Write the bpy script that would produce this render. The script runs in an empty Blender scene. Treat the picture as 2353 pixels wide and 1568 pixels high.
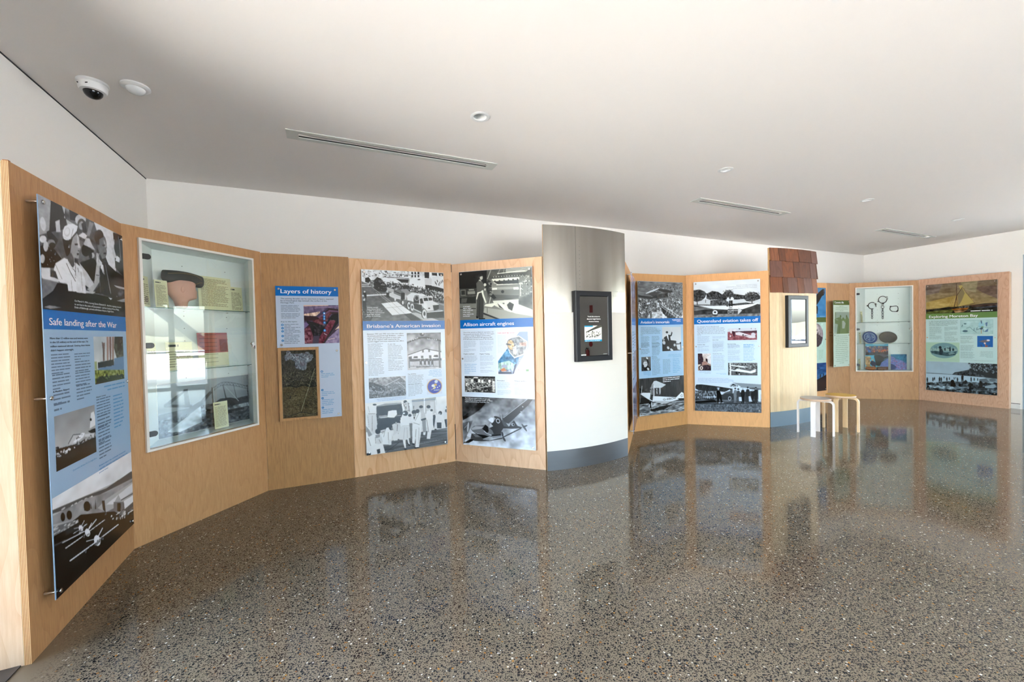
import bpy, bmesh, math, random
import numpy as np
from mathutils import Vector, Matrix
R=math.radians
C=bpy.context.scene.collection
EXPOSURE=2.5; SKY=1.0; SUN=5.0; DOORROT=-0.9

# ---------------------------------------------------------------- camera
FPX=935.0; PITCH=0.02057812; ROLL=0.02210708
cd=bpy.data.cameras.new('camera'); cam=bpy.data.objects.new('camera',cd); C.objects.link(cam)
cd.sensor_fit='HORIZONTAL'; cd.sensor_width=36.0; cd.lens=FPX*36.0/2353.0; cd.clip_start=.05; cd.clip_end=400
cam.matrix_world=Matrix.Translation((0,0,1.54))@Matrix.Rotation(math.pi/2-PITCH,4,'X')@Matrix.Rotation(-ROLL,4,'Z')
bpy.context.scene.camera=cam
# ---------------------------------------------------------------- world, sun, exposure
S=bpy.context.scene
S.view_settings.view_transform='Standard'; S.view_settings.look='None'; S.view_settings.gamma=1
S.view_settings.use_curve_mapping=False; S.view_settings.exposure=EXPOSURE
w=bpy.data.worlds.new('sky'); S.world=w; w.use_nodes=True; nt=w.node_tree; nt.nodes.clear()
out=nt.nodes.new('ShaderNodeOutputWorld'); bg=nt.nodes.new('ShaderNodeBackground'); sky=nt.nodes.new('ShaderNodeTexSky')
sky.sky_type='NISHITA'; sky.sun_disc=False; sky.sun_elevation=R(58); sky.sun_rotation=R(-53); sky.air_density=1.0; sky.dust_density=4.0; sky.ozone_density=.8
bg.inputs['Strength'].default_value=SKY
nt.links.new(sky.outputs[0],bg.inputs[0]); nt.links.new(bg.outputs[0],out.inputs[0])
sl=bpy.data.lights.new('sun','SUN'); sl.energy=SUN; sl.angle=R(.53); sl.color=(1,.965,.92)
so=bpy.data.objects.new('sun',sl); C.objects.link(so); so.location=(-3,10,12)
so.rotation_euler=Vector((.80*math.cos(R(58)),-.60*math.cos(R(58)),-math.sin(R(58)))).to_track_quat('-Z','Y').to_euler()
# ---------------------------------------------------------------- helpers
def lin(c):
    if isinstance(c,(int,float)): c=(c,c,c)
    return tuple((v/255/12.92 if v/255<=.04045 else ((v/255+.055)/1.055)**2.4) for v in c)
def new_mat(name): 
    m=bpy.data.materials.new(name); m.use_nodes=True; return m,m.node_tree,m.node_tree.nodes['Principled BSDF']
def N(nt,t,**kw):
    n=nt.nodes.new(t)
    for k,v in kw.items():
        if k in n.inputs.keys(): n.inputs[k].default_value=v
        else: setattr(n,k,v)
    return n
def plain(name,c,rough=.5,metal=0,spec=.5,bump=0,bscale=60,emit=None,vary=0):
    m,nt,b=new_mat(name); col=lin(c)
    b.inputs['Roughness'].default_value=rough; b.inputs['Metallic'].default_value=metal; b.inputs['Specular IOR Level'].default_value=spec
    tc=N(nt,'ShaderNodeTexCoord'); nz=N(nt,'ShaderNodeTexNoise',Scale=bscale,Detail=3.0); nt.links.new(tc.outputs['Object'],nz.inputs['Vector'])
    mr=N(nt,'ShaderNodeMapRange'); mr.inputs['To Min'].default_value=1-vary; mr.inputs['To Max'].default_value=1+vary; nt.links.new(nz.outputs[0],mr.inputs[0])
    mx=N(nt,'ShaderNodeVectorMath',operation='SCALE'); mx.inputs[0].default_value=col; nt.links.new(mr.outputs[0],mx.inputs['Scale']); nt.links.new(mx.outputs[0],b.inputs['Base Color'])
    if bump:
        bp=N(nt,'ShaderNodeBump'); bp.inputs['Strength'].default_value=bump; bp.inputs['Distance'].default_value=.002; nt.links.new(nz.outputs[0],bp.inputs['Height']); nt.links.new(bp.outputs[0],b.inputs['Normal'])
    if emit: b.inputs['Emission Color'].default_value=(*col,1); b.inputs['Emission Strength'].default_value=emit
    return m
def printed(name='printed_film',rough=.22,emit=0,spec=.38):
    m,nt,b=new_mat(name); a=N(nt,'ShaderNodeAttribute',attribute_name='Col'); nt.links.new(a.outputs['Color'],b.inputs['Base Color']); b.inputs['Roughness'].default_value=rough; b.inputs['Specular IOR Level'].default_value=spec
    if emit: nt.links.new(a.outputs['Color'],b.inputs['Emission Color']); b.inputs['Emission Strength'].default_value=emit
    return m
def wood(name,c1,c2,fig=.5,rough=.45,grain=1.0,seed=0,fscale=1.0):
    m,nt,b=new_mat(name); tc=N(nt,'ShaderNodeTexCoord'); mp=N(nt,'ShaderNodeMapping'); mp.inputs['Scale'].default_value=(1,1,.07); mp.inputs['Location'].default_value=(seed*3.1,seed*1.7,seed)
    nt.links.new(tc.outputs['Object'],mp.inputs[0])
    g=N(nt,'ShaderNodeTexNoise',Scale=130*grain,Detail=4.0,Roughness=.65); nt.links.new(mp.outputs[0],g.inputs['Vector'])
    mp2=N(nt,'ShaderNodeMapping'); mp2.inputs['Scale'].default_value=(1,1,.22); mp2.inputs['Location'].default_value=(seed*7.3,seed*2.1,seed*.7); nt.links.new(tc.outputs['Object'],mp2.inputs[0])
    n2=N(nt,'ShaderNodeTexNoise',Scale=2.6*fscale,Detail=2.0); nt.links.new(mp2.outputs[0],n2.inputs['Vector'])
    ml=N(nt,'ShaderNodeMath',operation='MULTIPLY'); ml.inputs[1].default_value=14.0; nt.links.new(n2.outputs[0],ml.inputs[0])
    fr=N(nt,'ShaderNodeMath',operation='FRACT'); nt.links.new(ml.outputs[0],fr.inputs[0])
    pw=N(nt,'ShaderNodeMath',operation='POWER'); pw.inputs[1].default_value=3.0; nt.links.new(fr.outputs[0],pw.inputs[0])
    fm=N(nt,'ShaderNodeMath',operation='MULTIPLY'); fm.inputs[1].default_value=fig; nt.links.new(pw.outputs[0],fm.inputs[0])
    gm=N(nt,'ShaderNodeMapRange'); gm.inputs['From Min'].default_value=.35; gm.inputs['From Max'].default_value=.7; gm.inputs['To Max'].default_value=.58; nt.links.new(g.outputs[0],gm.inputs[0])
    ad=N(nt,'ShaderNodeMath',operation='ADD',use_clamp=True); nt.links.new(gm.outputs[0],ad.inputs[0]); nt.links.new(fm.outputs[0],ad.inputs[1])
    mx=N(nt,'ShaderNodeMix',data_type='RGBA'); mx.inputs['A'].default_value=(*lin(c1),1); mx.inputs['B'].default_value=(*lin(c2),1); nt.links.new(ad.outputs[0],mx.inputs['Factor'])
    oi=N(nt,'ShaderNodeObjectInfo'); hs=N(nt,'ShaderNodeHueSaturation'); mr=N(nt,'ShaderNodeMapRange'); mr.inputs['To Min'].default_value=.92; mr.inputs['To Max'].default_value=1.08
    nt.links.new(oi.outputs['Random'],mr.inputs[0]); nt.links.new(mr.outputs[0],hs.inputs['Value']); nt.links.new(mx.outputs['Result'],hs.inputs['Color']); nt.links.new(hs.outputs[0],b.inputs['Base Color'])
    b.inputs['Roughness'].default_value=rough
    bp=N(nt,'ShaderNodeBump'); bp.inputs['Strength'].default_value=.12; bp.inputs['Distance'].default_value=.001; nt.links.new(g.outputs[0],bp.inputs['Height']); nt.links.new(bp.outputs[0],b.inputs['Normal'])
    return m
def pane_mat(name,tint=(.86,.95,.92),ior=1.55,gain=1.0):
    m=bpy.data.materials.new(name); m.use_nodes=True; nt=m.node_tree; nt.nodes.clear(); o=N(nt,'ShaderNodeOutputMaterial')
    t=N(nt,'ShaderNodeBsdfTransparent'); t.inputs[0].default_value=(*tint,1); g=N(nt,'ShaderNodeBsdfGlossy'); g.inputs['Roughness'].default_value=0.0; g.inputs[0].default_value=(1,1,1,1)
    f=N(nt,'ShaderNodeFresnel'); f.inputs[0].default_value=ior; k=N(nt,'ShaderNodeMath',operation='MULTIPLY',use_clamp=True); k.inputs[1].default_value=gain
    mx=N(nt,'ShaderNodeMixShader'); nt.links.new(f.outputs[0],k.inputs[0]); nt.links.new(k.outputs[0],mx.inputs[0]); nt.links.new(t.outputs[0],mx.inputs[1]); nt.links.new(g.outputs[0],mx.inputs[2]); nt.links.new(mx.outputs[0],o.inputs[0])
    return m
class MB:
    def __init__(s): s.v=[];s.f=[];s.mi=[];s.m=Matrix.Identity(4)
    def add(s,vs,fs,mi=0):
        o=len(s.v); s.v+=[tuple(s.m@Vector(v)) for v in vs]; s.f+=[tuple(i+o for i in f) for f in fs]; s.mi+=[mi]*len(fs); return s
    def box(s,x0,y0,z0,x1,y1,z1,mi=0,bev=0):
        if bev:
            bm=bmesh.new(); bmesh.ops.create_cube(bm,size=1)
            for v in bm.verts: v.co=Vector(((x0+x1)/2+v.co.x*(x1-x0),(y0+y1)/2+v.co.y*(y1-y0),(z0+z1)/2+v.co.z*(z1-z0)))
            bmesh.ops.bevel(bm,geom=bm.edges[:]+bm.verts[:],offset=bev,segments=2,affect='EDGES',profile=.5)
            bm.verts.index_update(); vs=[v.co[:] for v in bm.verts]; fs=[[v.index for v in f.verts] for f in bm.faces]; bm.free(); return s.add(vs,fs,mi)
        return s.add([(x0,y0,z0),(x1,y0,z0),(x1,y1,z0),(x0,y1,z0),(x0,y0,z1),(x1,y0,z1),(x1,y1,z1),(x0,y1,z1)],[(0,3,2,1),(4,5,6,7),(0,1,5,4),(1,2,6,5),(2,3,7,6),(3,0,4,7)],mi)
    def prism(s,pts,z0,z1,mi=0): # pts xy ccw
        n=len(pts); return s.add([(x,y,z0) for x,y in pts]+[(x,y,z1) for x,y in pts],[tuple(range(n))[::-1],tuple(range(n,2*n))]+[(i,(i+1)%n,n+(i+1)%n,n+i) for i in range(n)],mi)
    def lathe(s,prof,seg=24,c=(0,0,0),axis='Z',mi=0,cap=True):
        vs=[];fs=[]
        for r_,h_ in prof:
            for i in range(seg):
                a=2*math.pi*i/seg; x,y=r_*math.cos(a),r_*math.sin(a)
                p=(x,y,h_) if axis=='Z' else ((x,h_,y) if axis=='Y' else (h_,x,y)); vs.append((p[0]+c[0],p[1]+c[1],p[2]+c[2]))
        n=len(prof)
        for j in range(n-1):
            for i in range(seg): fs.append((j*seg+i,j*seg+(i+1)%seg,(j+1)*seg+(i+1)%seg,(j+1)*seg+i))
        if cap: fs.append(tuple(range(seg))[::-1]); fs.append(tuple(range((n-1)*seg,n*seg)))
        return s.add(vs,fs,mi)
    def tube(s,pts,r,seg=8,closed=False,mi=0,flat=1.0):
        pts=[Vector(p) for p in pts]; n=len(pts); vs=[];fs=[]; up=Vector((0,1,0.01)).normalized()
        for i,p in enumerate(pts):
            a=pts[(i-1)%n] if (closed or i>0) else p; b=pts[(i+1)%n] if (closed or i<n-1) else p
            t=(b-a).normalized(); x=t.cross(up)
            if x.length<1e-4: x=t.cross(Vector((1,0,0)))
            x.normalize(); y=t.cross(x).normalized(); rr=r[i] if isinstance(r,(list,tuple)) else r
            for k in range(seg): q=2*math.pi*k/seg; vs.append(p+x*math.cos(q)*rr+y*math.sin(q)*rr*flat)
        for i in range(n if closed else n-1):
            for k in range(seg): fs.append((i*seg+k,i*seg+(k+1)%seg,((i+1)%n)*seg+(k+1)%seg,((i+1)%n)*seg+k))
        if not closed: fs.append(tuple(range(seg))[::-1]); fs.append(tuple(range((n-1)*seg,n*seg)))
        return s.add(vs,fs,mi)
    def sphere(s,c,rx,ry,rz,seg=14,rings=8,mi=0,zmin=-1):
        vs=[];fs=[]
        for j in range(rings+1):
            t=math.pi*j/rings
            for i in range(seg): a=2*math.pi*i/seg; vs.append((c[0]+rx*math.sin(t)*math.cos(a),c[1]+ry*math.sin(t)*math.sin(a),c[2]+rz*max(zmin,math.cos(t))))
        for j in range(rings):
            for i in range(seg): fs.append((j*seg+i,(j+1)*seg+i,(j+1)*seg+(i+1)%seg,j*seg+(i+1)%seg))
        return s.add(vs,fs,mi)
    def build(s,name,mats,parent=None,smooth=False,label=None,kind=None):
        me=bpy.data.meshes.new(name); me.from_pydata(s.v,[],s.f); me.validate()
        for m in (mats if isinstance(mats,(list,tuple)) else [mats]): me.materials.append(m)
        if len(s.mi)==len(me.polygons): me.polygons.foreach_set('material_index',s.mi)
        bm=bmesh.new(); bm.from_mesh(me); bmesh.ops.recalc_face_normals(bm,faces=bm.faces); bm.to_mesh(me); bm.free()
        if smooth: me.polygons.foreach_set('use_smooth',[True]*len(me.polygons))
        o=bpy.data.objects.new(name,me); C.objects.link(o)
        if smooth=='auto': o.modifiers.new('e','EDGE_SPLIT').split_angle=R(40)
        if parent is not None: o.parent=parent
        if label: o['label']=label
        if kind: o['kind']=kind
        return o
def tag(o,label=None,cat=None,group=None,kind=None):
    if label:o['label']=label
    if cat:o['category']=cat
    if group:o['group']=group
    if kind:o['kind']=kind
    return o
def empty(name,loc,rz=0,label=None,cat=None,group=None):
    o=bpy.data.objects.new(name,None); o.empty_display_size=.1; C.objects.link(o); o.location=loc; o.rotation_euler=(0,0,rz); return tag(o,label,cat,group)
def copy_tree(o,parent=None):
    c=o.copy(); C.objects.link(c)
    if parent is not None: c.parent=parent
    for ch in o.children: copy_tree(ch,c)
    return c
class Fr:   # a partition's frame: x along A->B, -y towards the room
    def __init__(s,A,B): s.A=Vector((*A,0)); s.B=Vector((*B,0)); d=s.B-s.A; s.L=d.length; s.a=math.atan2(d.y,d.x); s.M=Matrix.Translation(s.A)@Matrix.Rotation(s.a,4,'Z')
    def w(s,x,y,z): return s.M@Vector((x,y,z))
    def empty(s,name,x,y,z,label,cat,group=None): return empty(name,s.w(x,y,z),s.a,label,cat,group)
J={'J0':(-2.341,1.924),'J1':(-2.829,2.982),'J2':(-2.49,4.075),'J3':(-1.74,4.398),'J4':(-.709,4.896),'J5':(.348,4.5),'K0':(.360,4.470),'K1':(1.395,4.976),'J6':(1.806,6.115),'J7':(2.806,6.542),'J8':(3.916,6.196),'L0':(3.939,6.223),'L1':(4.98,6.66),'J11':(5.37,7.854),'J12':(6.402,8.26),'J13':(7.075,8.524),'J14':(8.211,8.205),'J15':(8.744,7.155)}
fr=lambda a,b: Fr(J[a],J[b])
# ---------------------------------------------------------------- the picture painter: prints are painted as vertex colours on fine grids
def parse_c(t):   # a grey level, or 1rrrgggbbb
    n=int(t); return np.array([n]*3,float) if n<1000 else np.array([n//1000000%1000,n//1000%1000,n%1000],float)
def inpoly(X,Y,p):
    r=np.zeros(X.shape,bool); n=len(p)
    for i in range(n):
        x1,y1=p[i];x2,y2=p[(i+1)%n]
        if y1==y2: continue
        c=((y1>Y)!=(y2>Y)); r^=c&(X<(x2-x1)*(Y-y1)/(y2-y1)+x1)
    return r
def vnoise(rs,nx,ny,X,Y):
    nx=max(2,int(nx));ny=max(2,int(ny)); g=rs.rand(ny+2,nx+2)*2-1; x=np.clip(X*nx,0,nx);y=np.clip(Y*ny,0,ny); xi=x.astype(int);yi=y.astype(int); xi=np.minimum(xi,nx);yi=np.minimum(yi,ny)
    fx=x-xi;fy=y-yi; fx=fx*fx*(3-2*fx);fy=fy*fy*(3-2*fy)
    return (g[yi,xi]*(1-fx)+g[yi,xi+1]*fx)*(1-fy)+(g[yi+1,xi]*(1-fx)+g[yi+1,xi+1]*fx)*fy
def paint(ops,w,h,seed,aspect):
    ss=2; Wd,Ht=w*ss,h*ss; im=np.zeros((Ht,Wd,3)); rs=np.random.RandomState(seed)
    X,Y=np.meshgrid((np.arange(Wd)+.5)/Wd*1000,(np.arange(Ht)+.5)/Ht*1000)
    def region(pts):
        xs=[p[0] for p in pts];ys=[p[1] for p in pts]
        a=max(0,int(min(xs)/1000*Wd)-1);b=min(Wd,int(max(xs)/1000*Wd)+2);c=max(0,int(min(ys)/1000*Ht)-1);d=min(Ht,int(max(ys)/1000*Ht)+2); return a,b,c,d
    def fill(pts,c):
        a,b,cc,d=region(pts)
        if a>=b or cc>=d: return
        m=inpoly(X[cc:d,a:b],Y[cc:d,a:b],pts); im[cc:d,a:b][m]=c
    for op in ops.split('\n'):
        t=op.split(); k=t[0]
        if k=='G':
            f=(Y/1000)[...,None]; im[:]=parse_c(t[1])*(1-f)+parse_c(t[2])*f
        elif k=='P':
            v=list(map(int,t[2:])); fill(list(zip(v[::2],v[1::2])),parse_c(t[1]))
        elif k=='E':
            v=list(map(int,t[2:])); cx,cy,ax,ay,bx,by=v; ax-=cx;bx-=cx;ay-=cy;by-=cy
            fill([(cx+ax*math.cos(q)+bx*math.sin(q),cy+ay*math.cos(q)+by*math.sin(q)) for q in [i*math.pi/18 for i in range(36)]],parse_c(t[1]))
        elif k=='N':
            v=list(map(int,t[4:])); n=vnoise(rs,int(t[2]),int(t[3]),X/1000,Y/1000)*.65+vnoise(rs,int(t[2])*2.1,int(t[3])*2.1,X/1000,Y/1000)*.35
            n=(n*float(t[1])*1.5)[...,None]
            if v: m=inpoly(X,Y,list(zip(v[::2],v[1::2]))); im[m]+=np.broadcast_to(n,im.shape)[m]
            else: im+=n
        elif k=='S':
            n,rx,ry=int(t[1]),float(t[2]),float(t[3]); c0,c1=parse_c(t[4]),parse_c(t[5]); v=list(map(int,t[6:])); pts=list(zip(v[::2],v[1::2]))
            xs=[p[0] for p in pts];ys=[p[1] for p in pts]; q=rs.rand(n*3,2); q[:,0]=min(xs)+q[:,0]*(max(xs)-min(xs)); q[:,1]=min(ys)+q[:,1]*(max(ys)-min(ys))
            ok=inpoly(q[:,0],q[:,1],pts); q=q[ok][:n]
            for x,y in q[np.argsort(q[:,1])]:
                s=rs.rand(); ax=rx*(.5+rs.rand()*.8); ay=ry*(.5+rs.rand()*.8)
                fill([(x-ax,y),(x-ax*.5,y-ay),(x+ax*.6,y-ay*.8),(x+ax,y+ay*.1),(x+ax*.4,y+ay),(x-ax*.6,y+ay*.7)],c0*(1-s)+c1*s)
        elif k=='B':
            for _ in range(int(t[1])):
                p=np.pad(im,((1,1),(1,1),(0,0)),'edge'); im=(p[:-2,1:-1]+p[2:,1:-1]+p[1:-1,:-2]+p[1:-1,2:]+2*p[1:-1,1:-1])/6
    p=np.pad(im,((1,1),(1,1),(0,0)),'edge'); im=(p[:-2,1:-1]+p[2:,1:-1]+p[1:-1,:-2]+p[1:-1,2:]+2*p[1:-1,1:-1])/6
    return im.reshape(h,ss,w,ss,3).mean((1,3))
def l_(a): a=np.clip(a,0,255)/255; return np.where(a<=.04045,a/12.92,((a+.055)/1.055)**2.4)
def grid_print(name,x0,z0,x1,z1,y,im,mat,parent,label=None,gain=1.0,warp=None):
    h,w=im.shape[:2]; nx,nz=w,h
    xs=np.linspace(x0,x1,nx);zs=np.linspace(z1,z0,nz); XX,ZZ=np.meshgrid(xs,zs); co=np.stack([XX,np.full_like(XX,y),ZZ],-1).reshape(-1,3)
    if warp is not None: co=warp(co)
    i=np.arange(nz-1)[:,None]*nx+np.arange(nx-1)[None]; f=np.stack([i,i+nx,i+nx+1,i+1],-1).reshape(-1,4)
    me=bpy.data.meshes.new(name); me.vertices.add(len(co)); me.vertices.foreach_set('co',co.ravel()); me.loops.add(f.size); me.loops.foreach_set('vertex_index',f.ravel().astype(np.int32))
    me.polygons.add(len(f)); me.polygons.foreach_set('loop_start',np.arange(0,f.size,4,dtype=np.int32)); me.polygons.foreach_set('loop_total',np.full(len(f),4,np.int32)); me.update()
    a=me.color_attributes.new('Col','FLOAT_COLOR','POINT'); c=np.ones((len(co),4)); c[:,:3]=l_(im.reshape(-1,3))*gain; a.data.foreach_set('color',c.ravel()); me.materials.append(mat)
    o=bpy.data.objects.new(name,me); C.objects.link(o); o.parent=parent
    if label:o['label']=label
    return o
# ---------------------------------------------------------------- lettering: all text curves are turned to meshes in one go
TQ=[]   # (string, bold) -> mesh data
TCACHE={}
def want(s,b): 
    if (s,b) not in TCACHE: TCACHE[(s,b)]=None
def make_texts():
    obs=[]
    for (s,b) in TCACHE:
        cu=bpy.data.curves.new('t','FONT'); cu.body=s; cu.size=1; cu.resolution_u=3 if b else 2; cu.space_character=.98
        o=bpy.data.objects.new('t',cu); C.objects.link(o); obs.append(o)
    dg=bpy.context.evaluated_depsgraph_get(); dg.update()
    for (k,o) in zip(list(TCACHE),obs):
        me=bpy.data.meshes.new_from_object(o.evaluated_get(dg)); n=len(me.vertices); co=np.zeros(n*3); me.vertices.foreach_get('co',co); co=co.reshape(-1,3)[:,:2]
        fs=[tuple(p.vertices) for p in me.polygons]; TCACHE[k]=(co,fs); bpy.data.meshes.remove(me)
    for o in obs: cu=o.data; bpy.data.objects.remove(o); bpy.data.curves.remove(cu)
CAP=.72
COLS={'white':(240,244,250),'dark':(38,48,66),'blue':(45,120,185),'band':(0,108,192),'green':(84,100,48),'green3':(98,132,72),'green2':(95,115,85),'mid':(95,115,140),'red':(225,90,90),'pale':(175,190,205),'black':(25,28,36)}
class Ink:
    def __init__(s): s.v=[];s.f=[];s.c=[]
    def put(s,co,fs,c):
        o=len(s.v); s.v+=[tuple(p) for p in co]; s.f+=[tuple(i+o for i in f) for f in fs]; s.c+=[c]*len(co)
    def text(s,txt,b,x0,x1,z,cap,y,c):
        co,fs=TCACHE[(txt,b)]
        if len(co)==0: return
        mn,mx=co[:,0].min(),co[:,0].max(); k=(x1-x0)/(mx-mn); kz=cap/CAP
        for j,dx in enumerate((-.013,0,.013) if b else (0,)): s.put([(x0+(a-mn+dx)*k,y-j*.00003,z+d*kz) for a,d in co],fs,c)
    def rect(s,x0,z0,x1,z1,y,c): s.put([(x0,y,z0),(x1,y,z0),(x1,y,z1),(x0,y,z1)],[(0,1,2,3)],c)
    def disc(s,x,z,r,y,c): s.put([(x+r*math.cos(a*math.pi/8),y,z+r*math.sin(a*math.pi/8)) for a in range(16)],[tuple(range(16))],c)
    def build(s,name,mat,parent,label=None,kind=None,gain=1.0):
        if not s.v: return None
        me=bpy.data.meshes.new(name); me.from_pydata(s.v,[],s.f); a=me.color_attributes.new('Col','FLOAT_COLOR','POINT')
        c=np.ones((len(s.v),4)); c[:,:3]=l_(np.array(s.c,float))*gain; a.data.foreach_set('color',c.ravel()); me.materials.append(mat)
        o=bpy.data.objects.new(name,me); C.objects.link(o); o.parent=parent
        if label:o['label']=label
        if kind:o['kind']=kind
        return o
def mixc(a,b,t): return tuple(a[i]*(1-t)+b[i]*t for i in range(3))

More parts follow.
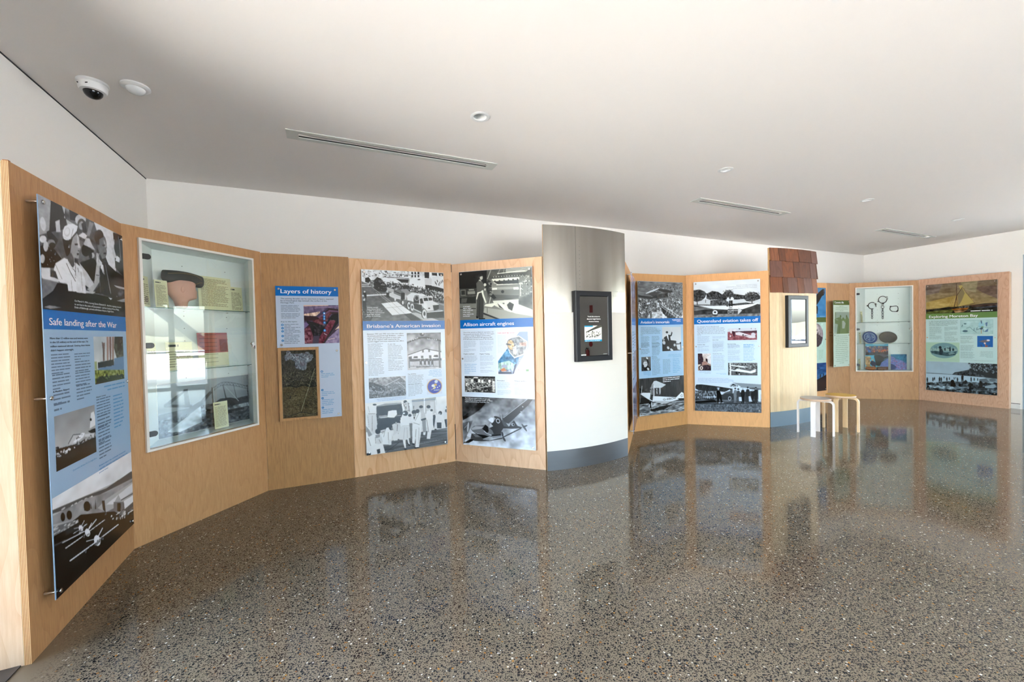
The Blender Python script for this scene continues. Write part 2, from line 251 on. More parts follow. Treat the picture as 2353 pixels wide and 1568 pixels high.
# print artwork: G gradient, P polygon, E ellipse, N noise, S speckle, B blur; units are thousandths of each print
ART={
'P1':{'r':[(0, 0.2794, 1, 0.3285, 'band')],'t':[('T', 0.3086, 0.2503, 0.93, 0.0054, 'On March 9, 1954, a young Queen Elizabeth II – the first reigning monarch', 'white', 0), ('T', 0.3073, 0.2597, 0.8954, 0.0054, 'to set foot in the state of Queensland – and her husband Prince Philip,', 'white', 0), ('T', 0.3059, 0.2682, 0.8119, 0.0054, 'Duke of Edinburgh, arrived at Brisbane Airport, Eagle Farm.', 'white', 0), ('T', 0.0495, 0.3176, 0.8457, 0.0185, 'Safe landing after the War', 'white', 1), ('T', 0.0479, 0.3534, 0.4414, 0.0049, 'More than 12 million men and women were', 'dark', 1), ('T', 0.0487, 0.3634, 0.4418, 0.0049, 'in the US military at the end of the war, 7.6', 'dark', 1), ('T', 0.0494, 0.3738, 0.4645, 0.0049, 'million stationed abroad. Getting them home', 'dark', 1), ('T', 0.0502, 0.384, 0.2763, 0.0049, "didn't happen overnight.", 'dark', 1), ('G', 0.0501, 0.3896, 0.2414, 0.4443, 7, 'dark', 1.0, 'l'), ('G', 0.054, 0.4409, 0.2348, 0.4847, 5, 'dark', 1.0, 'l'), ('T', 0.053, 0.4886, 0.2132, 0.0049, 'A Modern Airport', 'dark', 1), ('G', 0.0558, 0.4905, 0.2377, 0.5232, 3, 'dark', 1.0, 'l'), ('G', 0.057, 0.5136, 0.2302, 0.5406, 2, 'dark', 1.0, 'l'), ('G', 0.2807, 0.3915, 0.4759, 0.4136, 3, 'dark', 1.0, 'l'), ('G', 0.2838, 0.413, 0.4702, 0.4465, 4, 'dark', 1.0, 'l'), ('G', 0.2815, 0.444, 0.4636, 0.4847, 5, 'dark', 1.0, 'l'), ('G', 0.2871, 0.4793, 0.4674, 0.5252, 5, 'dark', 1.0, 'l'), ('T', 0.5129, 0.53, 0.6414, 0.0042, 'Airport moves', 'dark', 1), ('G', 0.5146, 0.5325, 0.7084, 0.5934, 7, 'dark', 1.0, 'l'), ('G', 0.5182, 0.5826, 0.7086, 0.6273, 4, 'dark', 1.0, 'l'), ('G', 0.5207, 0.6133, 0.7001, 0.6731, 6, 'dark', 1.0, 'l'), ('G', 0.522, 0.6573, 0.6982, 0.7181, 6, 'dark', 1.0, 'l'), ('G', 0.7454, 0.5335, 0.9024, 0.646, 10, 'blue', 1.0, 'l'), ('G', 0.5911, 0.4966, 0.9369, 0.5205, 2, 'blue', 1, 'r'), ('T', 0.2107, 0.7079, 0.4892, 0.0044, 'Queensland Airlines DC-3 at Eagle Farm.', 'blue', 0), ('T', 0.5149, 0.7356, 0.898, 0.0042, 'Brisbane airport was continually renewed and', 'blue', 1), ('T', 0.5134, 0.7456, 0.9325, 0.0042, 'upgraded, ultimately expanding and moving to its', 'blue', 1), ('T', 0.5118, 0.7557, 0.6345, 0.0042, 'present home.', 'blue', 1)],'p':[('photo_print',[-0.0015, 0.0003, 0.9998, 0.2796],(232, 236, 246),0.0034,'''G 120 60
N 40 14 14 
P 165 0 0 125 -6 105 291 -13 366
P 30 117 -2 261 -13 261 199 89 297
P 200 150 177 193 142 197 257 154 273
P 190 217 -9 261 -5 238 107 310 119 386 133 272 161
P 40 297 -4 392 -3 389 78 302 97
P 90 392 -3 605 -1 596 184 381 259
P 140 526 22 581 18 518 183 486 186
P 225 582 -1 907 2 871 477 790 475 710 304 623 97
P 45 852 12 1000 0 998 502 866 425
P 110 928 26 941 343 953 339 940 21
P 95 146 276 250 237 259 464 204 504 141 392
P 120 381 259 526 265 454 435 370 512
P 12 -10 472 61 402 139 449 195 507 116 610 13 635 -5 547
P 15 65 306 93 280 168 341 149 389 75 350
E 150 104 396 141 383 103 436
E 15 112 409 143 399 111 434
E 215 31 381 62 370 30 413
E 200 52 437 74 430 50 484
E 210 37 247 61 232 45 305
S 9 4 6 230 255 66 464 147 447 125 583 52 617
E 190 17 556 39 550 15 596
E 205 420 47 483 21 417 104
E 60 428 89 474 70 426 144
E 165 428 103 461 89 426 147
P 210 382 223 445 164 492 184 463 231
P 25 428 89 472 35 488 148 445 173
E 25 469 339 523 322 466 404
P 205 440 293 474 213 518 202 548 258 585 303
P 30 434 300 573 316 544 353 458 342
P 14 421 480 519 417 620 428 622 631 487 648 418 554
E 190 548 371 573 364 547 400
E 60 521 379 543 372 519 413
E 45 645 138 708 115 641 215
E 115 683 213 746 192 678 323
E 90 698 288 743 274 695 358
P 55 633 405 756 392 816 769 628 757 617 486
P 15 730 398 871 466 998 502 993 602 822 644
P 200 892 299 850 175 811 196 852 318
E 215 825 156 863 143 823 208
P 210 637 316 670 375 654 448 618 467
P 230 666 445 687 519 698 556 669 513
P 235 894 270 950 286 933 345 870 340
E 70 879 580 980 560 877 623
P 30 212 318 305 251 384 187 391 256 317 386 261 412 226 389
E 150 338 344 394 321 345 438
P 150 252 406 336 397 330 539 256 524
P 215 220 232 244 180 329 127 386 133 355 171 314 248 274 309 229 320 216 283
E 238 269 230 305 222 257 286
P 120 323 191 291 290 296 289 329 191
P 175 322 280 394 299 377 456 324 454
E 40 360 408 375 403 359 419
E 40 363 323 377 318 363 330
P 232 134 564 222 491 331 504 428 551 449 794 244 804 152 716 115 626
P 130 225 533 245 706 252 704 233 530
P 140 131 583 185 693 190 690 135 579
P 90 262 524 334 602 340 596 268 519
P 120 323 647 360 693 364 690 327 644
P 200 381 491 469 569 551 674 504 739 412 691
P 180 551 674 596 434 644 421 622 641 525 773 461 746
E 205 633 405 674 394 630 464
P 60 584 575 624 571 626 564 585 568
P 215 -2 638 83 618 80 698 187 700 152 732 2 730
P 75 90 640 131 638 153 707 96 695
P 120 2 730 152 732 99 823 2 908
P 14 152 732 247 739 263 796 502 786 802 781 1000 765 1000 1000 0 1000 2 908 99 823
P 150 1 733 151 740 152 733 3 727
P 150 151 740 238 736 239 729 152 733
P 70 139 852 280 823 280 816 138 846
P 130 438 771 788 786 790 780 440 765
P 190 440 763 570 756 535 781 449 789
P 220 737 790 802 792 774 816
P 180 822 633 1006 632 998 656 876 655
P 150 841 818 1000 765 1000 814
P 150 3 978 61 956 185 963 68 989
P 90 119 895 220 932 222 928 121 890
P 28 219 316 226 397 251 474 288 421 322 280 384 187 382 152 324 244 279 307
P 165 323 262 372 200 394 237 397 298 409 335 389 377 384 408 360 457 319 459 288 421 301 339
P 200 371 209 391 242 393 300 405 336 377 349 368 281
P 95 297 418 319 459 330 531 310 562 265 522 250 466
P 45 339 317 375 304 374 320 343 332
P 40 360 406 383 398 380 416 360 422
P 70 376 368 390 374 371 383
P 110 273 348 289 347 286 378 271 379
E 245 274 372 280 370 273 378
P 238 220 248 238 191 281 148 334 124 383 127 370 181 334 232 294 290 247 316 223 297
E 205 265 231 296 225 255 279
E 232 265 228 287 223 257 264
P 150 330 172 297 288 302 287 335 171
P 175 221 291 274 302 276 299 223 288
P 235 260 516 287 556 293 552 266 511
P 235 287 557 318 575 323 570 292 551
P 210 263 527 289 570 293 567 267 524
P 210 289 570 322 589 326 584 292 566
P 236 197 515 247 531 280 604 333 688 319 793 249 800 241 706 178 702 133 589
P 222 341 501 408 538 444 657 443 795 338 798 338 687
P 95 239 538 277 614 283 610 245 534
P 95 277 615 330 695 336 690 283 610
P 120 336 507 332 636 338 634 342 506
P 150 131 578 189 701 194 698 136 575
P 160 283 689 288 792 293 791 288 688
P 160 394 577 406 773 411 772 399 576
P 120 360 550 369 592 375 590 366 548
P 32 591 110 636 65 690 73 717 142 685 173 641 227 600 231
P 128 643 168 706 116 731 157 751 221 732 257 735 286 715 352 676 375 646 323
P 175 705 146 726 169 746 221 715 232
P 40 687 212 724 198 721 215 689 227
P 45 700 299 733 287 730 300 699 313
P 80 643 324 676 375 692 408 649 430 629 357
P 225 655 423 686 440 701 546 675 512 648 479
P 150 713 424 774 745 782 743 720 421
P 110 631 483 625 757 632 756 638 481
P 90 685 510 698 746 705 745 691 508
P 212 599 327 624 329 633 385 675 418 657 447 631 449 598 405
P 90 610 334 629 425 634 423 615 332
P 70 918 72 999 1 983 440 947 341
P 170 943 64 953 318 961 316 950 61
P 215 810 110 820 169 829 164 819 106
P 215 837 90 841 151 850 147 846 86
P 215 860 92 857 156 866 153 869 89
N 10 30 30 
B 1'''),
('colour_photo_print',[0.5124, 0.3468, 0.9394, 0.4896],(255, 255, 255),0.0042,'''G 1190200210 1225228230
N 14 5 5 
P 1070075065 689 0 1000 0 1001 480 736 494 656 266
N 40 20 20 689 0 1000 0 1001 480 736 494
P 1120095090 281 138 354 139 318 524 266 539
P 1160130125 417 4 494 4 448 533 394 549
P 1120095090 506 4 584 4 537 540 482 556
P 1150125120 596 4 677 4 628 547 572 563
P 1090080080 257 119 301 523 324 523 279 118
P 1230230235 483 4 480 516 495 517 498 4
P 1225225230 573 4 558 522 573 523 589 4
P 1025032038 105 545 624 517 631 648 110 667
P 1105140180 164 672 631 648 641 498 1002 470 995 830 2 720
P 1150165120 7 518 79 524 82 692 4 684
P 1120130050 4 693 997 787 1000 1000 0 1000
N 60 26 26 4 693 997 787 1000 1000 0 1000
P 1045060025 99 843 939 887 1000 1000 0 1000
N 50 26 20 -3 793 992 872 1000 1000 0 1000
P 1080065030 0 1000 2 960 428 973 702 1001'''),
('photo_print',[0.0543, 0.5482, 0.4899, 0.6879],(232, 236, 246),0.0042,'''G 150 195
N 6 5 5 
P 225 835 461 887 155 965 138 1005 272 1004 431
E 45 874 285 900 292 873 313
P 40 789 503 921 491 1005 502 1002 607 852 553
P 195 286 590 422 458 701 508 698 569 455 649
P 235 393 599 549 515 637 484 701 508 654 575 478 620
S 10 10 13 30 60 394 582 636 501 655 558 435 627
P 50 291 594 417 460 406 452 281 587
P 50 411 461 593 505 593 494 412 451
P 210 700 534 982 585 988 656 695 620
P 20 9 592 541 661 695 620 692 672 388 685 25 699
E 30 48 575 85 585 47 591
S 30 17 24 40 220 631 605 981 602 975 688 389 668
P 40 8 695 998 676 1000 1000 0 1000
S 24 19 17 190 240 16 662 432 678 428 746 22 750
N 20 6 40 8 695 998 676 1000 1000 0 1000
P 15 764 742 973 723 884 754'''),
('photo_print',[0.0038, 0.748, 1.0064, 1.0021],(232, 236, 246),0.0036,'''G 222 40
P 225 -24 -237 1101 -168 1081 338 -38 110
N 14 8 7 -24 -237 1101 -168 1081 338 -38 110
P 90 -4 113 332 188 590 261 998 268 1004 372 589 299 216 224 -6 147
S 30 18 9 190 240 62 159 344 221 589 286 561 279 240 242
P 150 -7 169 344 221 588 312 1003 399 1000 640 579 542 402 430 1 257
N 16 14 10 -7 169 344 221 588 312 1003 399 1000 640 579 542 1 257
P 175 471 419 585 389 1002 420 1003 584 789 595 579 542
P 215 583 453 1001 441 1000 554 699 527
P 225 845 582 998 603 998 695 849 695
P 60 793 547 998 585 993 574 789 536
E 20 347 312 385 341 345 366
P 15 313 336 318 277 379 324 380 375
E 20 155 273 181 294 153 318
E 20 92 247 112 264 90 289
P 170 700 501 764 446 809 569 790 568
P 120 688 492 834 587 837 784 782 768 684 596
P 30 741 545 790 575 788 704 737 637
P 40 529 372 564 392 572 537 539 484
P 50 391 295 401 379 386 367
P 60 448 299 454 419 438 407
P 22 -3 370 274 355 579 542 695 618 845 803 1004 814 1000 1000 0 1000
N 14 10 10 -3 370 274 355 845 803 1004 814 1000 1000 0 1000
P 110 0 279 247 383 246 419 2 374
S 30 16 6 120 220 0 279 247 383 234 409 2 374
P 75 -1 454 108 487 108 511 4 481
P 70 112 395 270 451 256 489 110 453
P 235 187 497 270 508 266 499 183 487
P 235 270 503 343 508 338 499 266 494
P 235 271 488 313 447 308 440 266 481
P 220 268 481 194 443 196 449 269 487
E 240 268 499 291 514 272 537
E 120 266 518 273 523 266 526
S 10 6 11 20 150 215 502 267 535 322 508 268 499
P 235 105 583 342 612 337 600 100 571
P 235 342 607 562 626 556 613 337 595
P 235 344 587 397 536 391 527 337 578
P 220 339 579 245 529 246 536 341 587
E 240 339 601 368 621 344 650
E 120 337 625 345 632 336 636
S 10 8 14 20 150 186 608 338 638 502 631 339 601
P 235 141 748 453 796 446 779 135 732
P 235 454 791 752 827 743 809 446 774
P 235 455 764 531 697 521 684 446 751
P 220 450 752 318 679 320 690 452 763
E 240 450 782 490 811 456 850
E 120 446 815 458 825 445 830
S 10 12 20 20 150 247 784 448 820 669 831 450 782
P 215 77 504 231 547 226 533 73 491
P 215 231 547 307 567 302 552 226 533
P 215 354 585 457 541 448 526 345 571
P 40 665 609 783 755 766 796 691 736
S 40 13 18 40 225 495 503 996 765 992 862 691 736
P 200 719 682 789 689 782 674 712 668
P 225 906 793 997 814 991 799 899 778
B 1'''),
]},
'P3':{'r':[(0, 0, 1, 0.0716, 'band')],'t':[('T', 0.0801, 0.0523, 0.8893, 0.0322, 'Layers of history', 'white', 1), ('T', 0.0765, 0.0963, 0.9154, 0.0095, 'The passing decades can be seen here in layers, exposed', 'dark', 1), ('T', 0.0752, 0.1118, 0.8064, 0.0095, 'by archaeological digs beneath the surface of the', 'dark', 1), ('T', 0.074, 0.1269, 0.2853, 0.0095, 'Heritage Park.', 'dark', 1), ('G', 0.0769, 0.1386, 0.3959, 0.1927, 5, 'dark', 1.0, 'l'), ('G', 0.0758, 0.1991, 0.3922, 0.2413, 4, 'dark', 1.0, 'l'), ('T', 0.0726, 0.2669, 0.319, 0.0088, 'Key to the layers', 'dark', 1), ('G', 0.1193, 0.2783, 0.3757, 0.3012, 2, 'dark', 1.0, 'l'), ('G', 0.1175, 0.3012, 0.3739, 0.3244, 2, 'dark', 1.0, 'l'), ('G', 0.1156, 0.3245, 0.3712, 0.3593, 3, 'dark', 1.0, 'l'), ('G', 0.1128, 0.359, 0.3685, 0.3942, 3, 'dark', 1.0, 'l'), ('G', 0.1099, 0.3938, 0.3658, 0.4296, 3, 'dark', 1.0, 'l'), ('O', 0.0902, 0.2864, 0.022, 'blue'), ('T', 0.086, 0.2897, 0.0945, 0.0066, '1', 'white', 1), ('O', 0.0913, 0.3104, 0.022, 'blue'), ('T', 0.0872, 0.3137, 0.0956, 0.0066, '2', 'white', 1), ('O', 0.0909, 0.3337, 0.022, 'blue'), ('T', 0.0868, 0.337, 0.0953, 0.0067, '3', 'white', 1), ('O', 0.0896, 0.3688, 0.022, 'blue'), ('T', 0.0855, 0.3721, 0.0939, 0.0067, '4', 'white', 1), ('O', 0.0884, 0.4029, 0.022, 'blue'), ('T', 0.0842, 0.4062, 0.0927, 0.0067, '5', 'white', 1), ('O', 0.6901, 0.6456, 0.022, 'blue'), ('T', 0.6855, 0.6489, 0.6951, 0.0069, '1', 'white', 1), ('G', 0.6762, 0.6576, 0.8982, 0.6952, 3, 'blue', 1.0, 'l'), ('O', 0.6887, 0.7874, 0.022, 'blue'), ('T', 0.6841, 0.7907, 0.6937, 0.0069, '2', 'white', 1), ('G', 0.6748, 0.7985, 0.8975, 0.8358, 3, 'blue', 1.0, 'l'), ('O', 0.6885, 0.8501, 0.022, 'blue'), ('T', 0.6839, 0.8534, 0.6935, 0.007, '3', 'white', 1), ('G', 0.6748, 0.8587, 0.8879, 0.9103, 4, 'blue', 1.0, 'l'), ('O', 0.6878, 0.9221, 0.022, 'blue'), ('T', 0.6831, 0.9254, 0.6928, 0.007, '4', 'white', 1), ('G', 0.6738, 0.9327, 0.8791, 0.9732, 3, 'blue', 1.0, 'l'), ('T', 0.7526, 0.2068, 0.765, 0.0107, '1', 'white', 1), ('T', 0.7518, 0.2304, 0.7641, 0.0107, '2', 'white', 1), ('T', 0.7504, 0.2495, 0.7628, 0.0107, '3', 'white', 1), ('T', 0.7533, 0.2777, 0.7657, 0.0107, '4', 'white', 1), ('T', 0.7524, 0.337, 0.7648, 0.0107, '5', 'white', 1)],'p':[('colour_photo_print',[0.4291, 0.1392, 0.9969, 0.4301],(255, 255, 255),0.003,'''G 1095080120 1040022030
P 1215175165 0 0 716 -6 701 21 1 38
P 1110095125 1 45 997 16 993 122 -5 212
N 26 20 10 2 32 997 3 991 202 -7 289
P 1225195175 2 231 277 196 464 168 448 207 345 286 7 276
N 50 24 10 2 218 464 168 345 299 7 289
P 1045025030 7 289 345 293 670 74 994 109 996 282 753 231 430 338 256 404 3 404
P 1110075105 387 312 697 152 727 126 992 149 991 189 740 178 443 351
P 1060050080 345 299 685 60 706 100 387 325
P 1150125160 310 88 996 45 996 27 309 70
P 1090040050 242 404 444 338 739 191 798 204 629 442 450 573 296 468
P 1014008014 72 404 269 443 582 547 781 257 997 229 982 468 782 680 566 1008 236 989 174 728
P 1100030052 580 600 732 402 910 402 800 601 661 798 508 1007 365 991 427 835
N 40 20 20 242 404 739 191 910 402 508 1007 279 990
P 1115060075 9 623 152 533 230 754 279 990 3 985
N 50 24 24 0 469 153 520 279 990 3 985
P 1120100145 1 456 71 443 139 507 9 610
P 1070060080 257 794 429 796 393 992 222 989
P 1140125160 1008 588 1000 1000 567 995 689 851 870 707
N 24 18 18 1008 588 1000 1000 567 995
P 1235205185 872 654 1011 522 1011 602
P 1215190195 659 912 867 875 864 859 656 896
P 1230220240 550 743 636 790 643 780 557 733
E 1000120205 578 214 616 214 577 248
E 1000120205 577 295 615 295 576 329
E 1000120205 575 361 612 361 574 395
E 1000120205 580 458 618 458 579 492
E 1000120205 579 662 617 662 578 696'''),
]},
'P4':{'r':[(0, 0.2773, 1, 0.3265, 'band')],'t':[('T', 0.0476, 0.314, 0.9443, 0.0197, 'Brisbane’s American invasion', 'white', 1), ('T', 0.051, 0.2059, 0.1789, 0.0059, 'Vehicles parade', 'white', 1), ('T', 0.0504, 0.2152, 0.2101, 0.0059, 'down Queen Street', 'white', 1), ('T', 0.0499, 0.2246, 0.227, 0.0059, 'in 1943. Crowds lined', 'white', 1), ('T', 0.0494, 0.234, 0.2497, 0.0059, 'the streets and watched', 'white', 1), ('T', 0.0488, 0.2434, 0.2027, 0.0059, 'from high vantage', 'white', 1), ('T', 0.0483, 0.2528, 0.208, 0.0059, 'points on buildings.', 'white', 1), ('T', 0.047, 0.35, 0.4707, 0.0066, 'Between 1941 and 1945 more than one million', 'dark', 1), ('T', 0.0474, 0.3605, 0.4776, 0.0066, 'Americans passed through Brisbane – soldiers,', 'dark', 1), ('T', 0.0479, 0.3711, 0.4398, 0.0066, 'sailors and aircraft personnel at every rank,', 'dark', 1), ('T', 0.0484, 0.3808, 0.4222, 0.0066, 'with all the support staff required by the', 'dark', 1), ('T', 0.0488, 0.391, 0.476, 0.0066, 'world’s biggest and most expensive war effort.', 'dark', 1), ('G', 0.0495, 0.3982, 0.2265, 0.4269, 4, 'dark', 0.8, 'l'), ('G', 0.0505, 0.4265, 0.2345, 0.4798, 7, 'dark', 0.8, 'l'), ('G', 0.0491, 0.4779, 0.2352, 0.5159, 5, 'dark', 0.8, 'l'), ('G', 0.0491, 0.5147, 0.2403, 0.5742, 8, 'dark', 0.8, 'l'), ('T', 0.2802, 0.4067, 0.3714, 0.0057, 'A war city', 'dark', 1), ('G', 0.28, 0.4098, 0.4632, 0.4681, 8, 'dark', 0.8, 'l'), ('G', 0.2796, 0.4666, 0.4644, 0.4984, 4, 'dark', 0.8, 'l'), ('G', 0.279, 0.4964, 0.4744, 0.5263, 4, 'dark', 0.8, 'l'), ('G', 0.2791, 0.5256, 0.4759, 0.5527, 3, 'dark', 0.8, 'l'), ('T', 0.5109, 0.5797, 0.6145, 0.0063, 'The US 81st', 'dark', 1), ('G', 0.513, 0.583, 0.707, 0.6364, 7, 'dark', 0.8, 'l'), ('G', 0.5121, 0.6328, 0.7096, 0.7021, 9, 'dark', 0.8, 'l'), ('G', 0.7624, 0.5586, 0.945, 0.6024, 5, 'blue', 0.8, 'r'), ('T', 0.1368, 0.7043, 0.4839, 0.0046, 'Eagle Farm from the air, with Camp Hamilton and', 'blue', 0), ('T', 0.1446, 0.7124, 0.4817, 0.0046, 'Camp Ascot in the background, covered in tents.', 'blue', 0), ('T', 0.5535, 0.7324, 0.8483, 0.0048, 'Americans teach local girls how to jitterbug.', 'blue', 0), ('T', 0.563, 0.3902, 0.5782, 0.0079, 'C', 'white', 1), ('T', 0.5877, 0.3863, 0.603, 0.0079, 'A', 'white', 1), ('T', 0.6126, 0.3825, 0.628, 0.008, 'M', 'white', 1), ('T', 0.6376, 0.3786, 0.653, 0.008, 'P', 'white', 1), ('T', 0.7653, 0.3841, 0.7774, 0.0075, 'S', 'white', 1), ('T', 0.7883, 0.3852, 0.8004, 0.0075, 'E', 'white', 1), ('T', 0.8114, 0.3864, 0.8235, 0.0076, 'A', 'white', 1), ('T', 0.8345, 0.3875, 0.8467, 0.0076, 'B', 'white', 1), ('T', 0.8578, 0.3887, 0.87, 0.0076, 'E', 'white', 1), ('T', 0.8811, 0.3899, 0.8934, 0.0076, 'E', 'white', 1), ('T', 0.8367, 0.6804, 0.9099, 0.0049, 'SEABEES', 'white', 1)],'p':[('photo_print',[0.0025, -0.0016, 0.9978, 0.277],(236, 241, 252),0.0038,'''G 215 120
P 226 0 0 1000 0 998 399 -5 249
N 26 34 16 0 0 1000 0 999 296 -3 192
S 60 9 8 30 150 5 21 563 9 562 98 3 163
P 115 -3 230 130 328 298 407 587 555 804 896 952 1000 0 1000
P 95 -5 344 130 338 463 599 706 1004 0 1000
N 14 24 24 -3 230 298 407 804 896 952 1000 0 1000
P 225 -3 301 85 302 85 292 -2 292
P 225 -3 337 130 330 131 322 -3 328
P 215 2 496 285 462 291 486 5 527
P 170 112 342 629 1001 632 995 114 335
P 170 156 435 459 840 461 835 159 430
P 228 218 654 402 612 589 841 344 885
P 160 258 748 492 705 492 700 257 743
P 150 294 644 434 869 436 866 295 641
P 150 341 628 495 858 497 856 343 625
P 18 490 859 564 852 700 998 581 998
P 185 564 837 633 831 939 1000 732 998
P 235 344 152 433 151 432 244 342 249
P 40 243 143 561 153 561 143 244 134
P 40 403 168 567 167 554 238 468 233
P 60 404 78 580 86 581 78 405 71
S 12 6 15 30 60 410 89 574 88 574 117 410 118
P 20 590 12 610 14 611 60 591 59
P 40 591 77 609 75 608 120 590 121
P 20 627 10 647 11 648 58 628 56
P 40 628 74 646 73 646 118 627 119
P 20 668 7 688 8 688 55 668 53
P 40 668 71 687 70 686 115 668 116
P 30 753 7 814 7 812 127 755 126
P 35 849 14 917 12 916 70 852 69
P 40 936 13 999 13 998 70 942 73
P 230 542 238 555 178 592 141 742 137 740 349 640 313 578 276
P 150 542 238 552 178 567 158 560 237
P 205 752 146 844 131 850 252 757 267
P 18 760 267 843 273 999 337 998 419 880 383 765 358
P 222 851 90 998 80 999 321 840 283
E 30 682 163 701 161 682 172
P 25 885 188 891 237 899 234 893 185
P 25 911 156 917 205 925 202 919 153
P 25 930 227 936 275 944 273 938 224
P 25 964 174 970 222 977 220 971 171
P 25 980 152 986 201 994 198 988 149
P 25 898 218 904 267 911 264 905 215
P 25 944 195 950 244 957 241 951 192
P 70 289 233 384 247 529 279 810 366 997 481 996 647 839 589 651 433 358 366 288 330
S 420 5 15 20 245 289 223 384 227 529 239 715 309 998 399 996 636 839 579 745 470 576 416 358 366 288 311
S 60 5 15 30 230 81 225 138 212 136 318 85 311
P 28 42 170 82 149 104 205 80 264 41 247
P 22 138 212 180 143 220 169 265 253 285 291 292 398 262 433 181 412 141 366
P 95 190 200 243 197 248 235 195 248
P 130 218 275 282 282 264 302 218 300
S 40 7 9 15 140 144 202 272 214 286 408 147 356
P 20 280 447 315 446 320 544 284 525
E 200 293 417 304 417 293 443
P 18 14 457 48 447 53 513 43 610 25 514
E 210 32 433 41 433 31 450
P 200 12 582 38 552 31 629 17 620
P 205 315 456 357 425 526 487 518 577 379 561 314 505
P 120 370 375 448 381 502 439 501 498 464 519 369 454
P 35 459 440 502 439 500 568 451 579
P 150 448 372 528 358 576 436 526 477
P 30 371 410 451 466 455 455 374 399
P 230 349 507 450 573 452 565 351 500
P 40 467 302 547 288 565 356 485 360
E 235 384 576 393 576 383 606
E 25 469 628 488 628 468 674
E 215 475 633 487 633 474 673
P 225 526 497 582 436 732 450 776 489 681 512 617 625 574 596 531 587
P 20 608 555 625 484 675 482 679 643 610 635
E 150 649 533 681 532 648 594
E 60 649 538 668 538 649 579
P 215 681 512 840 487 859 599 930 659 928 772 773 804 710 693 673 674
P 30 687 552 718 541 733 642 692 653
P 28 734 536 782 524 794 590 740 596
P 28 795 524 837 523 849 578 801 585
P 50 851 681 929 669 929 762 863 793
E 225 755 693 776 692 754 754
E 40 802 743 816 743 802 755
P 25 610 655 710 673 709 805 615 756
P 205 609 746 702 825 702 846 609 771
P 210 773 836 981 803 980 781 772 814
P 20 766 835 994 802 999 937 771 948
P 110 930 659 995 688 994 792 929 751
E 20 544 687 569 687 543 768
E 215 548 691 567 691 547 765
E 120 549 691 559 691 548 728
E 30 549 691 554 691 549 712
E 20 584 717 611 716 583 799
E 215 588 721 610 720 587 797
E 120 589 721 600 721 588 759
E 30 589 721 595 721 589 742
E 20 736 852 771 851 735 952
E 215 740 856 769 856 739 949
E 120 741 856 756 856 741 903
E 30 741 856 749 856 741 882
P 25 -3 611 40 610 49 763 114 927 90 995 0 1000
S 30 8 15 15 150 -3 659 43 734 103 946 0 1000'''),
('photo_print',[0.5121, 0.3458, 0.9454, 0.5536],(232, 236, 246),0.0044,'''G 150 200
N 40 7 7 0 0 1000 0 1001 560 -11 519
P 225 27 597 536 444 1001 560 995 771 36 750
P 40 29 598 538 449 533 434 24 583
P 40 534 449 999 548 1003 532 538 434
P 60 64 700 997 718 995 784 76 765
P 190 6 774 995 778 1000 1000 0 1000
N 14 14 8 6 774 995 778 1000 1000 0 1000
P 25 4 281 151 228 138 197 -8 250
P 25 818 209 988 260 1000 227 829 177
P 25 152 234 330 168 315 132 137 199
P 25 325 169 491 151 486 113 320 131
P 25 486 151 625 168 630 129 491 113
P 25 622 167 818 218 829 180 633 130
E 35 442 37 509 38 441 89
E 200 463 28 494 29 463 54
P 60 309 144 599 145 599 125 309 124
P 100 915 254 965 256 969 981 918 978
P 120 39 636 73 637 71 943 38 941
P 95 431 472 477 474 475 539 429 537
P 95 612 466 658 468 657 533 610 531
P 95 393 626 462 629 460 693 391 690
P 95 629 623 699 626 697 704 627 701
P 45 173 680 194 630 296 634 302 686
P 45 755 668 784 619 891 624 897 687
P 50 46 636 127 627 132 704 51 700
P 18 348 720 419 724 411 820 415 898 380 844 354 895 353 817
E 215 384 705 399 706 383 725
E 200 371 760 382 761 371 773
P 18 465 726 537 729 529 826 532 904 498 851 471 901 471 823
E 215 501 711 516 711 501 730
E 200 489 766 500 766 488 779
P 18 583 731 656 735 648 832 651 924 616 857 590 907 589 829
E 215 620 716 635 717 619 736
E 200 607 772 618 772 607 785
P 18 681 736 754 740 746 837 750 929 715 862 688 913 687 834
E 215 718 721 734 722 718 741
E 200 705 777 717 777 705 790
P 90 86 899 919 945 920 932 86 886
P 40 248 934 635 943 635 930 248 921'''),
('aerial_photo_print',[0.0494, 0.5845, 0.4839, 0.694],(232, 236, 246),0.0044,'''G 165 95
N 40 24 16 
P 120 499 150 825 -1 993 333 996 672 558 490
P 200 825 -1 904 3 998 164 999 285
P 215 434 438 827 132 820 105 428 412
P 210 664 338 995 381 995 357 664 314
P 200 765 263 990 655 998 640 773 248
P 190 485 36 991 702 996 690 490 25
P 50 -3 227 96 193 330 411 454 594 478 692 176 671 0 505
S 170 20 21 20 190 1 436 482 409 996 721 997 987 0 993
S 60 12 14 120 220 178 531 556 656 297 948 10 971
P 160 60 30 266 336 269 329 63 22
P 160 146 50 380 366 382 358 149 42
P 160 233 70 494 395 497 387 236 62
P 160 321 90 609 425 612 417 323 82
P 160 409 110 726 455 728 447 411 102
P 160 498 131 844 486 846 478 500 122
P 160 587 151 963 517 965 508 590 143
P 205 453 814 714 615 710 599 449 799
P 195 723 591 996 969 1000 958 728 580
P 190 -3 164 379 425 381 412 -1 151
P 60 55 223 275 486 282 463 62 200
N 26 60 36 
P 45 727 928 782 768 769 752 714 912
P 45 777 928 827 767 813 752 764 913
P 45 828 928 872 766 858 752 813 914
P 45 878 928 917 765 903 752 863 915
P 45 928 928 963 764 948 752 914 916
P 45 979 928 1008 763 993 752 964 918'''),
